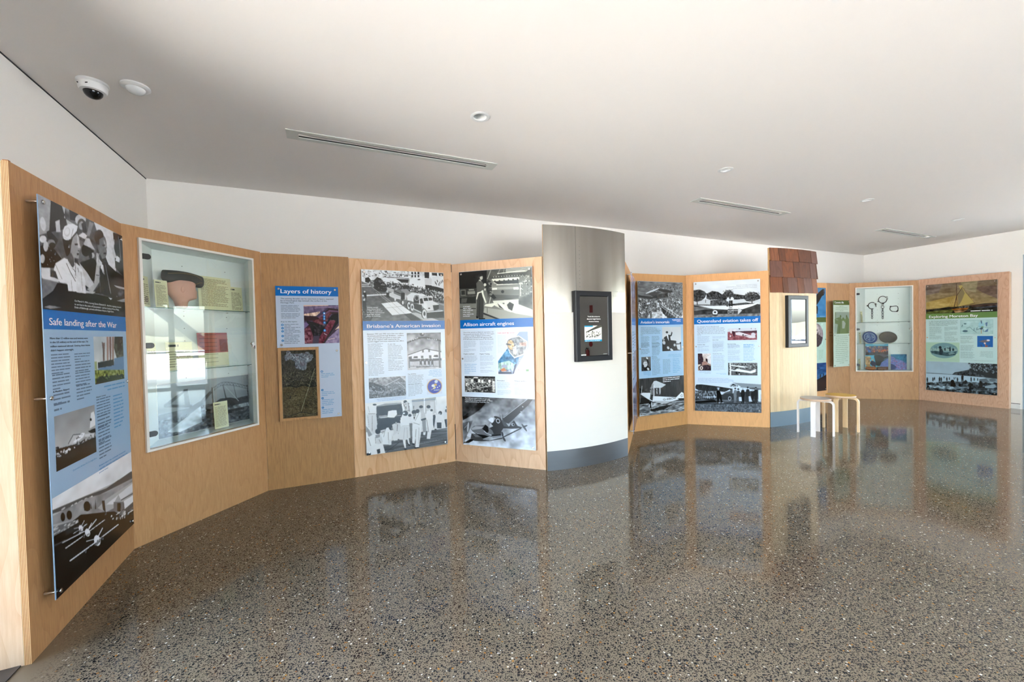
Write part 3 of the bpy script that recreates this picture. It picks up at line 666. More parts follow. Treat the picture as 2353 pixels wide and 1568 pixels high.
('round_badge_print',[0.7455, 0.6107, 0.9453, 0.7001],(255, 255, 255),0.003,'''G 1209218236 1209218236
E 1205165105 508 512 1000 512 508 994
E 1020030165 508 512 945 512 508 945
E 1205215230 615 207 700 137 683 287
E 1225230235 431 457 554 457 431 549
E 1205165070 569 405 655 454 532 469
E 1215205130 492 604 588 549 520 651
P 1210210150 283 736 530 584 517 563 270 715
E 1230230230 692 588 729 588 692 625
E 1225230230 815 512 858 512 815 543'''),
('photo_print',[-0.0011, 0.7179, 0.9967, 1.0004],(236, 241, 252),0.0038,'''G 214 214
P 222 0 0 1000 0 999 640 -3 501
N 8 10 8 
P 168 554 21 711 14 710 73 556 79
P 168 717 15 863 6 855 69 716 73
P 190 556 64 849 69 857 327 560 322
P 235 705 4 703 305 715 306 717 5
P 205 785 91 835 97 831 362 786 356
P 85 573 138 580 139 577 200 570 199
P 190 867 51 864 368 868 368 870 51
P 92 190 800 379 759 675 678 999 661 1000 1000 219 1008 205 904
N 30 5 60 190 800 379 759 675 678 999 661 1000 1000 219 1008
P 50 232 986 379 837 376 830 229 980
P 160 319 962 993 875 992 869 319 956
P 55 642 819 994 784 993 778 642 813
P 50 672 903 996 875 995 870 671 898
P 38 132 78 433 78 439 266 420 338 402 410 405 578 131 553 129 346 126 220
N 10 10 10 132 78 433 78 405 578 131 553
P 110 147 281 421 286 421 278 146 274
P 150 149 260 254 266 253 312 156 310
P 210 167 303 253 303 253 316 170 317
P 190 130 311 421 305 421 296 130 302
P 150 132 73 226 44 431 50 448 80 134 87
P 210 120 29 420 37 420 23 119 17
P 16 301 90 357 92 361 180 332 204 294 181
P 225 266 195 316 184 366 190 370 274 336 334 286 324 253 312
P 18 135 347 386 351 407 429 400 503 316 515 131 553
P 222 5 62 37 22 88 32 129 78 129 221 33 216 1 167
E 45 111 44 132 47 111 60
P 60 36 211 116 222 116 215 36 204
P 120 34 66 48 183 51 182 37 66
P 205 23 219 126 229 136 419 110 576 72 622 53 511 28 365
P 110 77 249 71 550 76 551 81 249
P 120 26 241 37 473 40 473 29 241
P 150 4 431 38 508 72 613 36 650 4 555
E 45 474 46 496 48 474 79
P 205 454 71 506 40 528 127 529 260 479 272 446 183
P 70 452 72 478 216 482 215 456 70
P 70 504 68 518 240 523 240 508 68
S 16 8 9 90 150 454 81 524 61 526 241 474 252
P 235 426 31 447 99 457 212 440 210 430 115
P 195 616 234 683 224 712 306 723 405 679 436 638 372
E 185 668 212 689 215 667 257
E 22 668 174 692 177 668 201
P 150 673 435 723 434 724 717 699 751 684 689
P 228 687 690 715 695 712 753 683 743
P 225 738 270 782 247 813 301 817 449 735 445 730 347
E 200 757 219 779 222 757 264
E 20 762 188 787 191 762 219
P 222 729 444 817 449 828 530 794 672 772 844 728 830 744 642
P 90 733 446 753 704 758 703 737 445
P 40 661 424 723 405 729 435 667 454
E 20 801 265 817 267 800 286
E 28 912 340 935 343 911 380
E 170 905 364 918 366 905 392
P 218 837 383 895 362 947 400 952 481 905 533 854 505
P 212 835 482 873 508 858 644 826 638
P 212 926 497 959 482 969 645 939 650
P 40 867 527 925 537 923 656 865 646
P 210 955 321 1002 287 1002 489 959 472
E 25 992 306 1006 308 991 336
E 25 999 232 1007 233 999 256
P 35 965 483 1002 479 999 640 982 657
P 20 832 669 858 674 858 654 832 649
P 30 818 370 844 364 849 405 826 638 815 557
P 225 194 592 244 511 283 509 281 610 301 724 277 848 190 827 176 697
E 22 296 525 322 530 295 571
E 120 307 541 319 543 306 569
P 120 226 543 201 684 205 686 229 545
P 100 257 605 259 825 262 826 261 605
P 205 305 467 345 437 401 447 416 562 380 667 317 774 295 741 325 618
E 22 348 415 373 419 348 451
E 170 356 444 368 446 356 468
P 70 370 469 362 598 367 599 375 470
P 80 308 710 382 651 380 645 306 704
P 215 307 689 375 628 367 785 322 784
E 30 196 502 217 506 195 533
P 190 168 551 222 534 221 598 188 627
P 60 173 592 216 582 215 575 172 585
E 18 139 563 170 570 138 614
P 150 109 629 161 622 161 676 113 693
P 225 2 660 98 609 118 694 105 799 72 916 11 892
P 205 118 703 182 672 191 773 158 829 121 794
P 222 95 805 190 809 214 997 123 1001 -2 1000 0 890
P 90 106 665 109 791 113 791 110 665
P 100 23 666 51 823 55 822 27 664
P 90 147 720 167 797 171 794 151 718
P 50 119 910 156 901 160 983 128 993
P 45 2 952 51 955 50 1000 1 1000
P 228 2 554 17 549 30 649 1 748
P 215 267 744 295 750 293 851 265 854
P 228 409 345 467 326 507 333 529 431 504 531 509 560 423 535 426 488 410 430
E 20 470 270 502 275 470 321
E 235 453 268 467 270 453 287
P 212 420 515 515 542 526 763 470 798 390 776 371 720
P 160 455 550 440 772 443 773 459 551
P 165 484 555 486 773 490 774 488 556
P 190 429 517 545 529 545 519 429 508
P 228 430 789 464 797 467 958 452 964 437 866
P 222 482 772 503 767 515 893 500 899
P 12 447 953 473 969 475 1002 455 1002
P 14 483 858 509 897 520 923 503 914
P 228 530 355 555 311 596 327 640 237 663 299 662 395 635 545 556 569 570 476 535 432
E 18 579 267 608 271 579 309
E 165 581 325 602 328 581 357
P 30 569 361 590 364 577 420
E 20 622 254 646 258 621 292
P 130 637 293 586 439 590 442 641 297
P 120 569 479 640 530 642 523 570 473
P 226 553 559 635 554 672 493 656 722 627 977 582 971 592 767 574 897 545 872
P 110 595 614 586 766 591 767 600 615
P 140 632 583 626 909 630 910 636 583
P 120 516 476 552 482 547 758 523 753
P 12 573 969 627 977 633 1003 573 993
P 14 551 892 574 897 574 921 544 914
E 22 525 321 545 324 525 348
B 1'''),
]},
'P5':{'r':[(0, 0.277, 1, 0.326, 'band')],'t':[('T', 0.0471, 0.3131, 0.7506, 0.0206, 'Allison aircraft engines', 'white', 1), ('T', 0.0479, 0.2024, 0.1503, 0.007, 'A damaged', 'white', 1), ('T', 0.0472, 0.2136, 0.1667, 0.007, 'Allison engine', 'white', 1), ('T', 0.0466, 0.2248, 0.1898, 0.007, 'with a shell hole', 'white', 1), ('T', 0.046, 0.2356, 0.1519, 0.007, 'in the crank', 'white', 1), ('T', 0.0454, 0.247, 0.1987, 0.007, 'case, ready to be', 'white', 1), ('T', 0.0447, 0.2577, 0.1474, 0.007, 'overhauled.', 'white', 1), ('T', 0.0451, 0.3516, 0.4734, 0.0063, 'One of the secrets to Allied air supremacy was', 'dark', 0), ('T', 0.0446, 0.362, 0.4798, 0.0063, 'the powerful and durable Allison V-1710 engine', 'dark', 0), ('T', 0.044, 0.3716, 0.4323, 0.0063, '– used in a range of fighters and bombers', 'dark', 0), ('T', 0.0435, 0.3818, 0.4491, 0.0063, 'including the Lockheed P-38 Lightning, Bell', 'dark', 0), ('T', 0.0429, 0.3919, 0.4715, 0.0063, 'P-39 Airacobra and the Curtiss P-40 Warhawk.', 'dark', 0), ('G', 0.0462, 0.3983, 0.239, 0.4393, 6, 'mid', 0.7, 'l'), ('G', 0.0458, 0.4437, 0.2413, 0.4628, 3, 'mid', 0.7, 'l'), ('T', 0.044, 0.4753, 0.1927, 0.0064, 'Engine overhaul', 'dark', 1), ('G', 0.0452, 0.4813, 0.2384, 0.5194, 6, 'mid', 0.7, 'l'), ('G', 0.0462, 0.5277, 0.2312, 0.5882, 6, 'blue', 0.7, 'l'), ('G', 0.2767, 0.3981, 0.4748, 0.4253, 4, 'mid', 0.7, 'l'), ('G', 0.2765, 0.4294, 0.4696, 0.4618, 5, 'mid', 0.7, 'l'), ('T', 0.2741, 0.4754, 0.41, 0.0063, 'Engine Testing', 'dark', 1), ('G', 0.2746, 0.4807, 0.4776, 0.5124, 5, 'mid', 0.7, 'l'), ('G', 0.2748, 0.5177, 0.4729, 0.5407, 4, 'mid', 0.7, 'l'), ('G', 0.2748, 0.5463, 0.4442, 0.5592, 2, 'mid', 0.7, 'l'), ('G', 0.2753, 0.5635, 0.4696, 0.5802, 3, 'mid', 0.7, 'l'), ('T', 0.5056, 0.6249, 0.6097, 0.0056, 'Powerplant', 'dark', 1), ('T', 0.7391, 0.6245, 0.8933, 0.0056, 'Flying propellers', 'dark', 1), ('G', 0.5067, 0.63, 0.6925, 0.6672, 6, 'mid', 0.7, 'l'), ('G', 0.5061, 0.6744, 0.6977, 0.7034, 5, 'mid', 0.7, 'l'), ('G', 0.7396, 0.6303, 0.9313, 0.6524, 4, 'mid', 0.7, 'l'), ('G', 0.7397, 0.6595, 0.9361, 0.699, 6, 'mid', 0.7, 'l'), ('G', 0.0879, 0.7, 0.4757, 0.7032, 1, 'blue', 0.8, 'l'), ('G', 0.5288, 0.5988, 0.943, 0.6002, 1, 'blue', 0.6, 'l'), ('T', 0.526, 0.3591, 0.7586, 0.0056, 'THEY MUST BE GOOD', 'red', 1), ('T', 0.5711, 0.5725, 0.6931, 0.005, 'ALLISON POWER', 'white', 1), ('G', 0.5256, 0.3681, 0.6503, 0.4699, 13, 'pale', 0.5, 'l'), ('G', 0.8061, 0.497, 0.9288, 0.5429, 5, 'pale', 0.5, 'l'), ('T', 0.7901, 0.5643, 0.8759, 0.0072, 'Allison', 'red', 0), ('T', 0.0439, 0.7309, 0.3998, 0.0063, 'The P-38 twin-engine Lockheed Lightning,', 'white', 1), ('T', 0.0434, 0.7407, 0.4337, 0.0063, 'responsible for the greatest number of Allison', 'white', 1), ('T', 0.0428, 0.7507, 0.3942, 0.0063, 'engines produced during World War Two.', 'white', 1)],'p':[('photo_print',[0.0007, 0.0013, 0.9968, 0.277],(238, 240, 225),0.0038,'''G 95 140
P 35 0 0 400 3 389 355 1 343
N 12 8 8 0 0 400 3 389 355 1 343
P 95 400 -2 1000 0 998 840 397 720
N 20 10 10 400 -2 1000 0 998 840 397 720
P 65 2 338 255 354 252 528 2 512
P 120 15 364 93 365 94 493 17 498
P 60 29 385 82 384 84 473 31 474
P 140 120 407 227 410 229 468 122 471
P 150 138 364 214 368 213 394 138 391
P 55 2 522 239 527 237 664 4 651
P 125 7 661 236 683 237 673 7 651
P 120 6 496 387 522 387 514 6 488
P 125 -2 800 235 800 232 1005 0 1000
P 50 5 758 235 778 235 764 6 744
P 95 30 544 114 549 99 637 21 642
P 190 658 13 1000 7 922 98 657 88
P 90 658 35 946 31 946 25 658 29
P 90 658 58 946 53 946 48 658 52
P 235 543 97 910 81 909 66 542 82
P 190 555 88 584 6 580 3 550 84
P 190 631 76 639 2 634 1 626 74
P 175 409 187 460 12 452 6 400 181
P 130 391 221 463 199 867 183 975 158 995 522 832 603 504 573 414 481
P 75 391 221 457 218 466 485 407 462
E 60 422 348 458 351 420 491
P 225 463 190 833 189 836 235 482 239
P 60 477 157 885 152 885 145 477 150
E 190 490 150 496 151 490 161
E 190 526 151 532 151 526 162
E 190 562 152 568 152 562 163
E 190 598 152 604 153 598 164
E 190 634 153 639 154 634 164
E 190 669 154 675 155 669 165
E 190 704 155 710 155 704 166
E 190 739 155 745 156 739 167
E 190 774 156 779 157 774 167
E 190 808 157 814 158 808 168
E 190 842 158 848 158 842 169
E 190 876 159 882 159 876 170
P 235 485 241 491 270 499 267 493 238
P 235 494 275 545 299 548 286 496 262
E 60 508 242 519 243 508 260
P 235 547 240 553 269 561 265 555 236
P 235 556 273 603 298 606 286 558 261
E 60 570 240 581 241 570 259
P 235 608 238 614 267 623 263 617 235
P 235 617 271 660 297 663 285 620 259
E 60 632 238 642 239 631 257
P 235 669 236 675 265 683 261 677 233
P 235 677 269 716 296 719 285 681 257
E 60 692 236 702 237 692 255
P 235 729 234 735 263 743 259 737 231
P 235 737 267 772 296 776 284 741 255
E 60 752 234 762 235 752 253
P 235 789 233 794 261 803 257 797 229
P 235 796 264 827 295 831 284 801 254
E 60 811 233 821 234 811 251
P 230 527 320 871 326 871 306 527 299
P 230 875 325 918 278 910 262 867 308
P 230 921 272 927 218 914 214 908 268
P 60 476 239 823 243 829 317 546 302
P 160 468 352 822 381 834 419 474 409
P 235 466 376 533 376 533 409 467 407
P 235 754 385 822 386 824 432 757 429
P 120 480 410 834 437 826 529 486 505
E 60 609 457 630 459 608 487
P 95 492 506 826 547 820 602 517 583
S 90 8 12 60 235 836 180 993 160 995 540 838 603
S 40 6 13 40 200 404 232 463 228 466 485 420 472
P 215 842 327 840 566 849 567 852 328
P 215 471 628 819 625 818 722 998 840 999 977 877 955 630 826 502 735
P 70 663 724 701 669 757 719 730 848 681 800
P 80 535 679 605 787 623 816 560 766
P 80 600 683 631 684 625 712
P 235 547 693 710 907 725 882 562 668
P 230 797 687 739 870 758 884 816 701
P 225 351 728 456 756 542 680 477 676 371 690
P 165 397 768 630 826 755 896 999 968 1000 1000 564 999 342 853 357 757
P 90 390 768 389 874 395 874 397 768
P 60 342 862 564 999 518 1002 335 891
P 210 425 680 453 543 445 539 417 676
P 55 479 486 524 574 491 601 439 540
P 95 246 256 284 197 324 215 369 325 375 383 335 418 260 432 251 344
P 75 247 431 335 418 346 573 343 766 334 969 273 972 236 947 250 664
P 50 289 531 277 948 283 948 296 531
E 190 320 147 342 150 319 193
P 45 268 104 286 57 320 51 339 92 356 103 325 119 292 130 275 128
E 60 285 134 300 136 285 159
P 215 294 183 318 205 311 219 281 196
E 205 370 296 388 297 369 328
E 205 368 392 380 393 368 415
P 228 315 416 342 399 347 477 385 652 371 676 333 534
P 225 260 441 335 418 321 446 280 462 251 587 241 581
P 35 270 972 361 974 360 994 273 992
P 35 233 927 260 938 259 972 239 971
B 1'''),
('leaflet_print',[0.504, 0.3407, 0.9527, 0.5893],(255, 255, 255),0.0042,'''G 1232240252 1232240252
P 1150168195 698 48 941 44 955 384 805 584 480 978 53 980 50 695
P 1070140185 341 412 480 578 672 608 579 809 55 885 50 695
N 50 16 16 341 412 672 608 480 978 53 980 50 695
P 1180215205 57 740 374 679 551 765 445 877 55 885
N 50 26 16 58 706 551 732 459 921 54 930
E 1170180200 237 804 327 802 236 841
P 1205130090 115 884 221 837 310 902 175 938
P 1090100120 54 930 444 927 458 977 53 980
P 1070080110 551 765 610 742 517 964 473 976
P 1232236245 344 233 443 166 681 131 929 263 926 385 835 540 538 632 392 501
P 1150155160 359 244 457 182 681 154 906 275 897 385 821 518 539 605 407 489
E 1110110115 455 333 571 311 496 462
E 1208180140 443 333 533 316 476 439
P 1095095100 293 328 450 350 459 317 302 295
P 1225225220 483 389 603 343 584 565 510 544
P 1200170160 693 287 899 275 883 363 706 364
N 50 22 22 359 244 681 154 906 275 821 518 539 605
P 1110150105 865 869 952 868 951 911 864 913'''),
('photo_print',[0.0462, 0.6001, 0.4787, 0.6924],(250, 246, 240),0.0044,'''G 110 70
P 50 0 0 1000 0 999 118 2 147
P 150 5 146 304 128 301 440 9 552
P 235 301 73 453 73 453 135 304 138
P 45 304 144 452 151 442 431 334 438
S 150 23 43 25 215 11 365 747 319 909 557 81 891
P 60 81 891 810 625 824 934 80 985
P 205 116 876 992 538 989 502 113 839
S 60 23 37 15 190 15 802 809 718 823 966 13 990
E 225 253 287 293 285 252 406
E 50 254 169 274 168 254 206
E 225 484 273 524 270 483 391
E 50 485 155 505 154 485 192
E 225 583 298 622 295 582 416
E 50 584 180 604 179 584 217
E 225 813 299 852 297 812 417
E 50 814 181 833 180 813 219
E 225 943 368 982 366 942 486
E 50 944 251 964 250 944 288
E 225 68 517 108 515 67 636
E 50 69 398 89 397 69 436
P 190 894 403 976 366 979 924 906 929
N 40 30 16 '''),
('photo_print',[0.0003, 0.7197, 1.0036, 1.0023],(225, 234, 250),0.0036,'''G 105 225
P 55 0 0 394 1 275 237 155 366 4 499
P 120 6 550 153 485 103 661 28 926 0 1000
N 38 7 7 
N 24 16 12 
B 3
P 62 0 0 278 -4 193 142 53 375 -2 431
N 30 12 10 0 0 394 -12 274 305 -2 431
B 4
P 78 565 415 603 353 901 3 975 6 914 121 698 436 646 508 584 480
P 225 581 400 905 10 902 4 578 394
E 215 841 159 848 159 841 168
E 205 815 254 821 254 815 261
P 70 423 512 482 414 551 425 651 566 721 434 765 538 831 565 814 579 696 603 577 606 548 668 541 719 420 782 375 634
P 95 550 450 607 478 651 574 583 564
P 230 370 449 413 403 447 409 446 484 423 516 388 481
E 80 499 404 547 425 493 428
E 210 505 466 530 451 516 510
E 60 505 466 522 456 512 496
E 205 707 519 727 517 707 549
E 60 711 518 723 517 711 540
P 190 397 514 437 578 381 621
P 120 121 659 164 595 270 577 329 554 364 593 421 664 443 729 385 769 303 769 209 744 133 701
P 175 127 650 187 602 305 599 270 645 139 683
P 40 281 644 329 554 364 593 374 685 351 721
P 235 302 687 343 734 347 727 306 680
P 235 344 735 407 762 409 754 346 726
P 38 127 693 209 753 385 781 541 719 546 785 385 786 291 846 209 770
P 225 57 799 102 751 129 770 122 847 89 834
P 75 129 753 209 761 268 806 293 863 384 870 552 793 563 817 407 872 266 900 166 903 113 857
P 120 138 760 209 770 256 816 185 824
P 35 0 972 113 866 166 885 88 954
P 150 420 782 547 752 552 785 425 823
P 75 560 800 817 587 812 571 555 785
P 45 559 804 816 591 813 584 556 797
E 75 583 823 595 812 600 865
E 75 561 725 575 719 568 774
E 95 854 563 864 551 888 634
E 80 865 537 898 518 868 551
E 190 80 629 93 630 71 732
P 200 21 671 82 571 79 567 18 667
P 225 544 317 554 450 558 449 548 316
B 1'''),
]},
'P7':{'r':[(0, 0.2754, 1, 0.3246, 'band')],'t':[('T', 0.0497, 0.3135, 0.6817, 0.0213, 'Aviation’s immortals', 'white', 1), ('G', 0.7343, 0.2828, 0.9452, 0.3051, 3, 'white', 0.8, 'r'), ('T', 0.0511, 0.3475, 0.3889, 0.0066, '1928 was the most celebrated year in', 'dark', 0), ('T', 0.0506, 0.3584, 0.4548, 0.0066, 'Australian aviation history. Bert Hinkler, in a', 'dark', 0), ('T', 0.0501, 0.3693, 0.4855, 0.0066, 'classic demonstration of personal flying, made', 'dark', 0), ('T', 0.0496, 0.3792, 0.4594, 0.0066, 'the first solo flight from London to Australia', 'dark', 0), ('T', 0.049, 0.3901, 0.4701, 0.0066, 'in February. His journey took 15 days and two', 'dark', 0), ('T', 0.0484, 0.3998, 0.1018, 0.0066, 'hours.', 'dark', 0), ('G', 0.0502, 0.4072, 0.2416, 0.4513, 5, 'dark', 0.8, 'l'), ('G', 0.0502, 0.4496, 0.2343, 0.4914, 5, 'dark', 0.8, 'l'), ('G', 0.2841, 0.4073, 0.4618, 0.4516, 5, 'dark', 0.8, 'l'), ('T', 0.2816, 0.4606, 0.4335, 0.0067, 'Grand Smith', 'dark', 1), ('G', 0.2847, 0.4633, 0.4655, 0.4951, 4, 'dark', 0.8, 'l'), ('G', 0.0475, 0.4555, 0.2444, 0.4967, 5, 'dark', 0.8, 'l'), ('G', 0.0452, 0.5003, 0.2422, 0.542, 4, 'dark', 0.8, 'l'), ('G', 0.2864, 0.46, 0.4747, 0.5555, 9, 'dark', 0.8, 'l'), ('T', 0.2816, 0.5644, 0.3803, 0.0063, 'Record', 'dark', 1), ('T', 0.2811, 0.5748, 0.4032, 0.0063, 'speed pilot', 'dark', 1), ('G', 0.2808, 0.5786, 0.4681, 0.7038, 14, 'dark', 0.8, 'l'), ('G', 0.5207, 0.5867, 0.702, 0.6991, 12, 'dark', 0.8, 'l'), ('G', 0.7467, 0.5844, 0.9293, 0.698, 9, 'blue', 0.9, 'l'), ('G', 0.6117, 0.5507, 0.9461, 0.5792, 3, 'blue', 0.8, 'r'), ('G', 0.0761, 0.6695, 0.2517, 0.7048, 4, 'blue', 0.8, 'r'), ('G', 0.5147, 0.7246, 0.9455, 0.7654, 3, 'white', 0.9, 'l'), ('T', 0.5134, 0.9001, 0.8099, 0.0154, 'G-EBOV', 'black', 1), ('T', 0.9198, 0.8879, 0.966, 0.0215, 'G', 'black', 1)],'p':[('photo_print',[0.0007, 0.0017, 0.9964, 0.2754],(222, 232, 240),0.0044,'''G 120 110
N 26 10 30 0 0 1000 0 999 192 -7 401
S 420 14 17 40 190 304 115 1000 53 1001 699 5 692 9 453 300 464
P 60 -3 374 214 398 432 422 278 478 12 427
P 50 435 179 749 226 772 280 612 297 456 246
P 60 279 370 657 296 668 420 365 450
N 26 26 14 279 370 657 296 668 420 365 450
P 75 129 346 368 275 522 272 366 383
P 225 161 325 270 250 468 158 473 175 368 248 194 329
P 140 162 351 248 336 247 325 161 340
S 420 15 30 25 240 9 480 999 473 1000 969 0 993
P 190 184 998 262 843 517 806 629 988
N 50 26 20 184 998 262 843 517 806 629 988
P 45 507 709 563 696 860 994 674 989 539 861
P 225 505 618 952 987 958 977 511 608
P 215 494 672 858 998 863 990 498 664
P 215 221 819 365 699 360 691 217 812
P 25 264 843 290 844 289 994 266 993
P 235 973 982 997 840 1002 983
P 210 650 736 592 888 598 892 657 740
P 210 707 778 649 914 655 918 714 782
P 210 765 821 706 940 712 945 771 825
P 210 823 864 764 967 770 971 829 868
P 210 881 907 822 993 828 998 887 912
P 210 941 950 881 1020 886 1026 946 956'''),
('photo_print',[0.5157, 0.3409, 0.9469, 0.5254],(222, 232, 240),0.0046,'''G 200 215
P 12 81 581 96 440 316 325 447 349 501 208 540 249 500 371 420 410 445 555 993 879 1000 1000 0 1000 -6 477
E 200 252 283 309 284 251 364
E 15 253 226 315 228 253 267
E 205 483 126 517 127 482 195
P 220 226 323 316 325 352 593 276 466
E 190 92 643 169 647 91 713
E 150 82 520 148 523 81 561
E 225 673 680 739 684 673 753
E 20 673 617 744 620 673 651
P 225 632 753 728 757 686 879
P 20 458 556 714 587 741 694 497 725
P 215 852 593 991 599 1000 967 881 960
E 30 958 694 1003 696 958 745
S 26 33 25 20 225 497 725 992 706 1000 967 21 970
P 12 22 685 983 708 1001 1136 13 1111
E 210 306 864 360 842 347 924
E 215 488 953 563 1007 452 985
P 205 719 741 954 730 970 983 807 950
E 200 647 760 704 762 647 818
E 190 103 688 168 692 102 723'''),
('photo_print',[0.0536, 0.5608, 0.2555, 0.6654],(222, 232, 240),0.0046,'''G 110 60
P 18 110 1007 63 718 289 581 682 639 1004 848 1000 1000
E 205 414 512 637 545 361 732
P 45 158 275 357 134 695 186 803 418 684 602 577 332 296 319
E 120 382 248 574 256 380 315
E 215 612 107 682 83 673 181
E 180 319 489 353 490 319 518
E 40 489 459 534 462 488 482
P 25 124 497 261 579 283 805 59 866
E 200 704 868 805 836 782 964
P 120 97 802 258 998 297 985 135 789'''),
('photo_print',[-0.0042, 0.7205, 1.0002, 1.0017],(222, 232, 240),0.0042,'''G 62 60
N 12 30 5 
P 26 2 520 215 508 214 663 4 680
P 30 6 243 105 325 205 394 4 382
N 30 14 14 71 321 207 268 217 382 26 371
P 140 4 687 214 671 433 668 996 708 1000 1000 0 1000
N 80 12 44 4 680 996 708 1000 1000 0 1000
P 25 223 863 432 797 770 777 526 885 257 897
N 40 30 30 211 889 770 777 744 847 407 922
P 232 20 405 71 376 234 398 239 483 846 597 870 660 746 686 528 682 294 647 181 560
P 190 294 619 746 686 575 733 363 672
P 235 815 593 941 462 985 497 997 648 870 645
P 40 846 626 997 640 997 670 883 661
P 210 265 204 317 97 370 91 587 220 485 294 321 282
P 150 229 284 300 151 321 282 252 301
P 225 306 209 302 592 322 595 327 211
P 225 439 239 437 468 458 471 460 241
P 200 234 314 238 455 251 456 247 315
P 200 268 303 266 473 280 475 282 305
P 200 370 302 374 446 393 447 388 304
P 215 57 193 38 427 47 429 66 195
P 150 25 426 14 633 21 634 31 427
P 60 245 428 296 477 283 617 226 566
P 215 79 437 224 598 228 592 83 431
E 20 242 717 283 724 241 802
E 190 264 721 281 723 264 792
E 215 213 741 224 743 212 789
P 20 240 837 304 805 292 860 246 874
E 235 281 826 301 829 280 834
P 40 319 284 457 473 462 468 324 279'''),
]},
'P8':{'r':[(0, 0.2755, 1, 0.3276, 'band')],'t':[('T', 0.0499, 0.3153, 0.964, 0.0243, 'Queensland aviation takes off', 'white', 1), ('T', 0.6522, 0.0422, 0.9513, 0.005, 'Queensland bush pilot’s military Caudron', 'mid', 0), ('T', 0.504, 0.0525, 0.9511, 0.005, 'monoplane being worked on at the', 'mid', 0), ('T', 0.6063, 0.0641, 0.951, 0.005, 'primitive landing ground in the country around.', 'mid', 0), ('T', 0.0493, 0.3496, 0.3811, 0.0066, 'On 18 August 1912 an absurdly small', 'dark', 0), ('T', 0.0492, 0.3603, 0.4599, 0.0066, 'monoplane, its roaring twenty-rotary engine', 'dark', 0), ('T', 0.049, 0.3709, 0.4704, 0.0066, 'belching oil and smoke, hurtled across the turf', 'dark', 0), ('T', 0.0488, 0.3818, 0.4595, 0.0066, 'of the Eagle Farm racecourse, gaining speed.', 'dark', 0), ('T', 0.0486, 0.3925, 0.4772, 0.0066, 'The engine noise went up a notch and, as if by', 'dark', 0), ('T', 0.0484, 0.4027, 0.4749, 0.0066, 'magic, the nose tilted up and the plane was in', 'dark', 0), ('T', 0.0482, 0.4129, 0.1093, 0.0066, 'the air.', 'dark', 0), ('G', 0.0496, 0.4196, 0.252, 0.4752, 8, 'mid', 0.8, 'l'), ('T', 0.0485, 0.4875, 0.1673, 0.0066, 'Aviation Age', 'dark', 1), ('G', 0.2821, 0.4218, 0.48, 0.4407, 3, 'mid', 0.8, 'l'), ('T', 0.2816, 0.4531, 0.3708, 0.0066, 'Aero Club', 'dark', 1), ('G', 0.2829, 0.4583, 0.461, 0.5108, 8, 'mid', 0.8, 'l'), ('T', 0.5113, 0.4852, 0.6348, 0.0065, 'Barnstorming', 'dark', 1), ('G', 0.5126, 0.4895, 0.7076, 0.512, 3, 'mid', 0.8, 'l'), ('G', 0.7462, 0.4855, 0.8933, 0.5129, 2, 'blue', 0.8, 'l'), ('G', 0.7154, 0.4615, 0.9414, 0.4716, 2, 'mid', 0.8, 'r'), ('G', 0.0499, 0.4933, 0.2404, 0.5118, 3, 'mid', 0.8, 'l'), ('G', 0.0502, 0.5165, 0.2509, 0.5411, 4, 'mid', 0.8, 'l'), ('G', 0.284, 0.4792, 0.4604, 0.5453, 9, 'mid', 0.8, 'l'), ('T', 0.2827, 0.5588, 0.423, 0.0058, 'World War One', 'dark', 1), ('G', 0.2841, 0.5649, 0.476, 0.686, 17, 'mid', 0.8, 'l'), ('G', 0.5127, 0.4861, 0.7005, 0.5228, 5, 'mid', 0.8, 'l'), ('G', 0.512, 0.5275, 0.7068, 0.5673, 6, 'mid', 0.8, 'l'), ('G', 0.5135, 0.5707, 0.7095, 0.6154, 7, 'mid', 0.8, 'l'), ('G', 0.7442, 0.4822, 0.9121, 0.6152, 12, 'blue', 0.8, 'l'), ('G', 0.0674, 0.6911, 0.2517, 0.7109, 3, 'mid', 0.8, 'r'), ('G', 0.321, 0.7043, 0.4862, 0.7166, 2, 'blue', 0.8, 'r'), ('T', 0.0492, 0.7489, 0.5248, 0.0052, 'Thousands of aviators gather around Wizard Stone’s machine.', 'blue', 0), ('T', 0.049, 0.7581, 0.5883, 0.0052, 'Attracted to almost any mail venue in the Brisbane Exhibition', 'blue', 0), ('T', 0.0489, 0.7672, 0.6044, 0.0052, 'Grounds in 1912. Wizard Stone made the first aeroplane flight', 'blue', 0), ('T', 0.0487, 0.7772, 0.5336, 0.0052, 'in Queensland, first at Rockhampton and then in Brisbane.', 'blue', 0)],'p':[('photo_print',[0.0002, -0.0016, 0.9987, 0.2755],(222, 232, 240),0.0044,'''G 225 215
N 6 6 6 
P 140 -2 510 1002 490 1000 1000 0 1000
P 205 -2 510 1002 515 1001 691 -3 618
P 60 -3 644 125 647 525 695 525 656 791 625 1001 691 1000 1000 0 1000
P 120 -3 685 272 717 272 770 -4 805
N 24 20 14 -3 644 1001 641 1000 1000 0 1000
P 125 1 913 488 914 1000 931 1000 1000 0 1000
N 30 30 10 1 913 1000 931 1000 1000 0 1000
P 62 0 230 90 212 172 273 201 342 178 445 126 521 51 555 -2 524
N 40 60 34 0 230 90 212 172 273 201 342 178 445 126 521 51 555 -2 524
S 60 9 13 30 130 0 230 90 212 172 273 201 342 178 445 126 521 51 555 -2 524
P 62 201 342 290 271 377 305 434 376 512 396 490 550 376 514 259 512 200 474
N 40 60 34 201 342 290 271 377 305 434 376 512 396 490 550 376 514 259 512 200 474
S 60 8 13 30 130 201 342 290 271 377 305 434 376 512 396 490 550 376 514 259 512 200 474
P 62 448 377 492 277 563 271 619 380 771 432 785 522 660 538 562 517 462 521
N 40 60 34 448 377 492 277 563 271 619 380 771 432 785 522 660 538 562 517 462 521
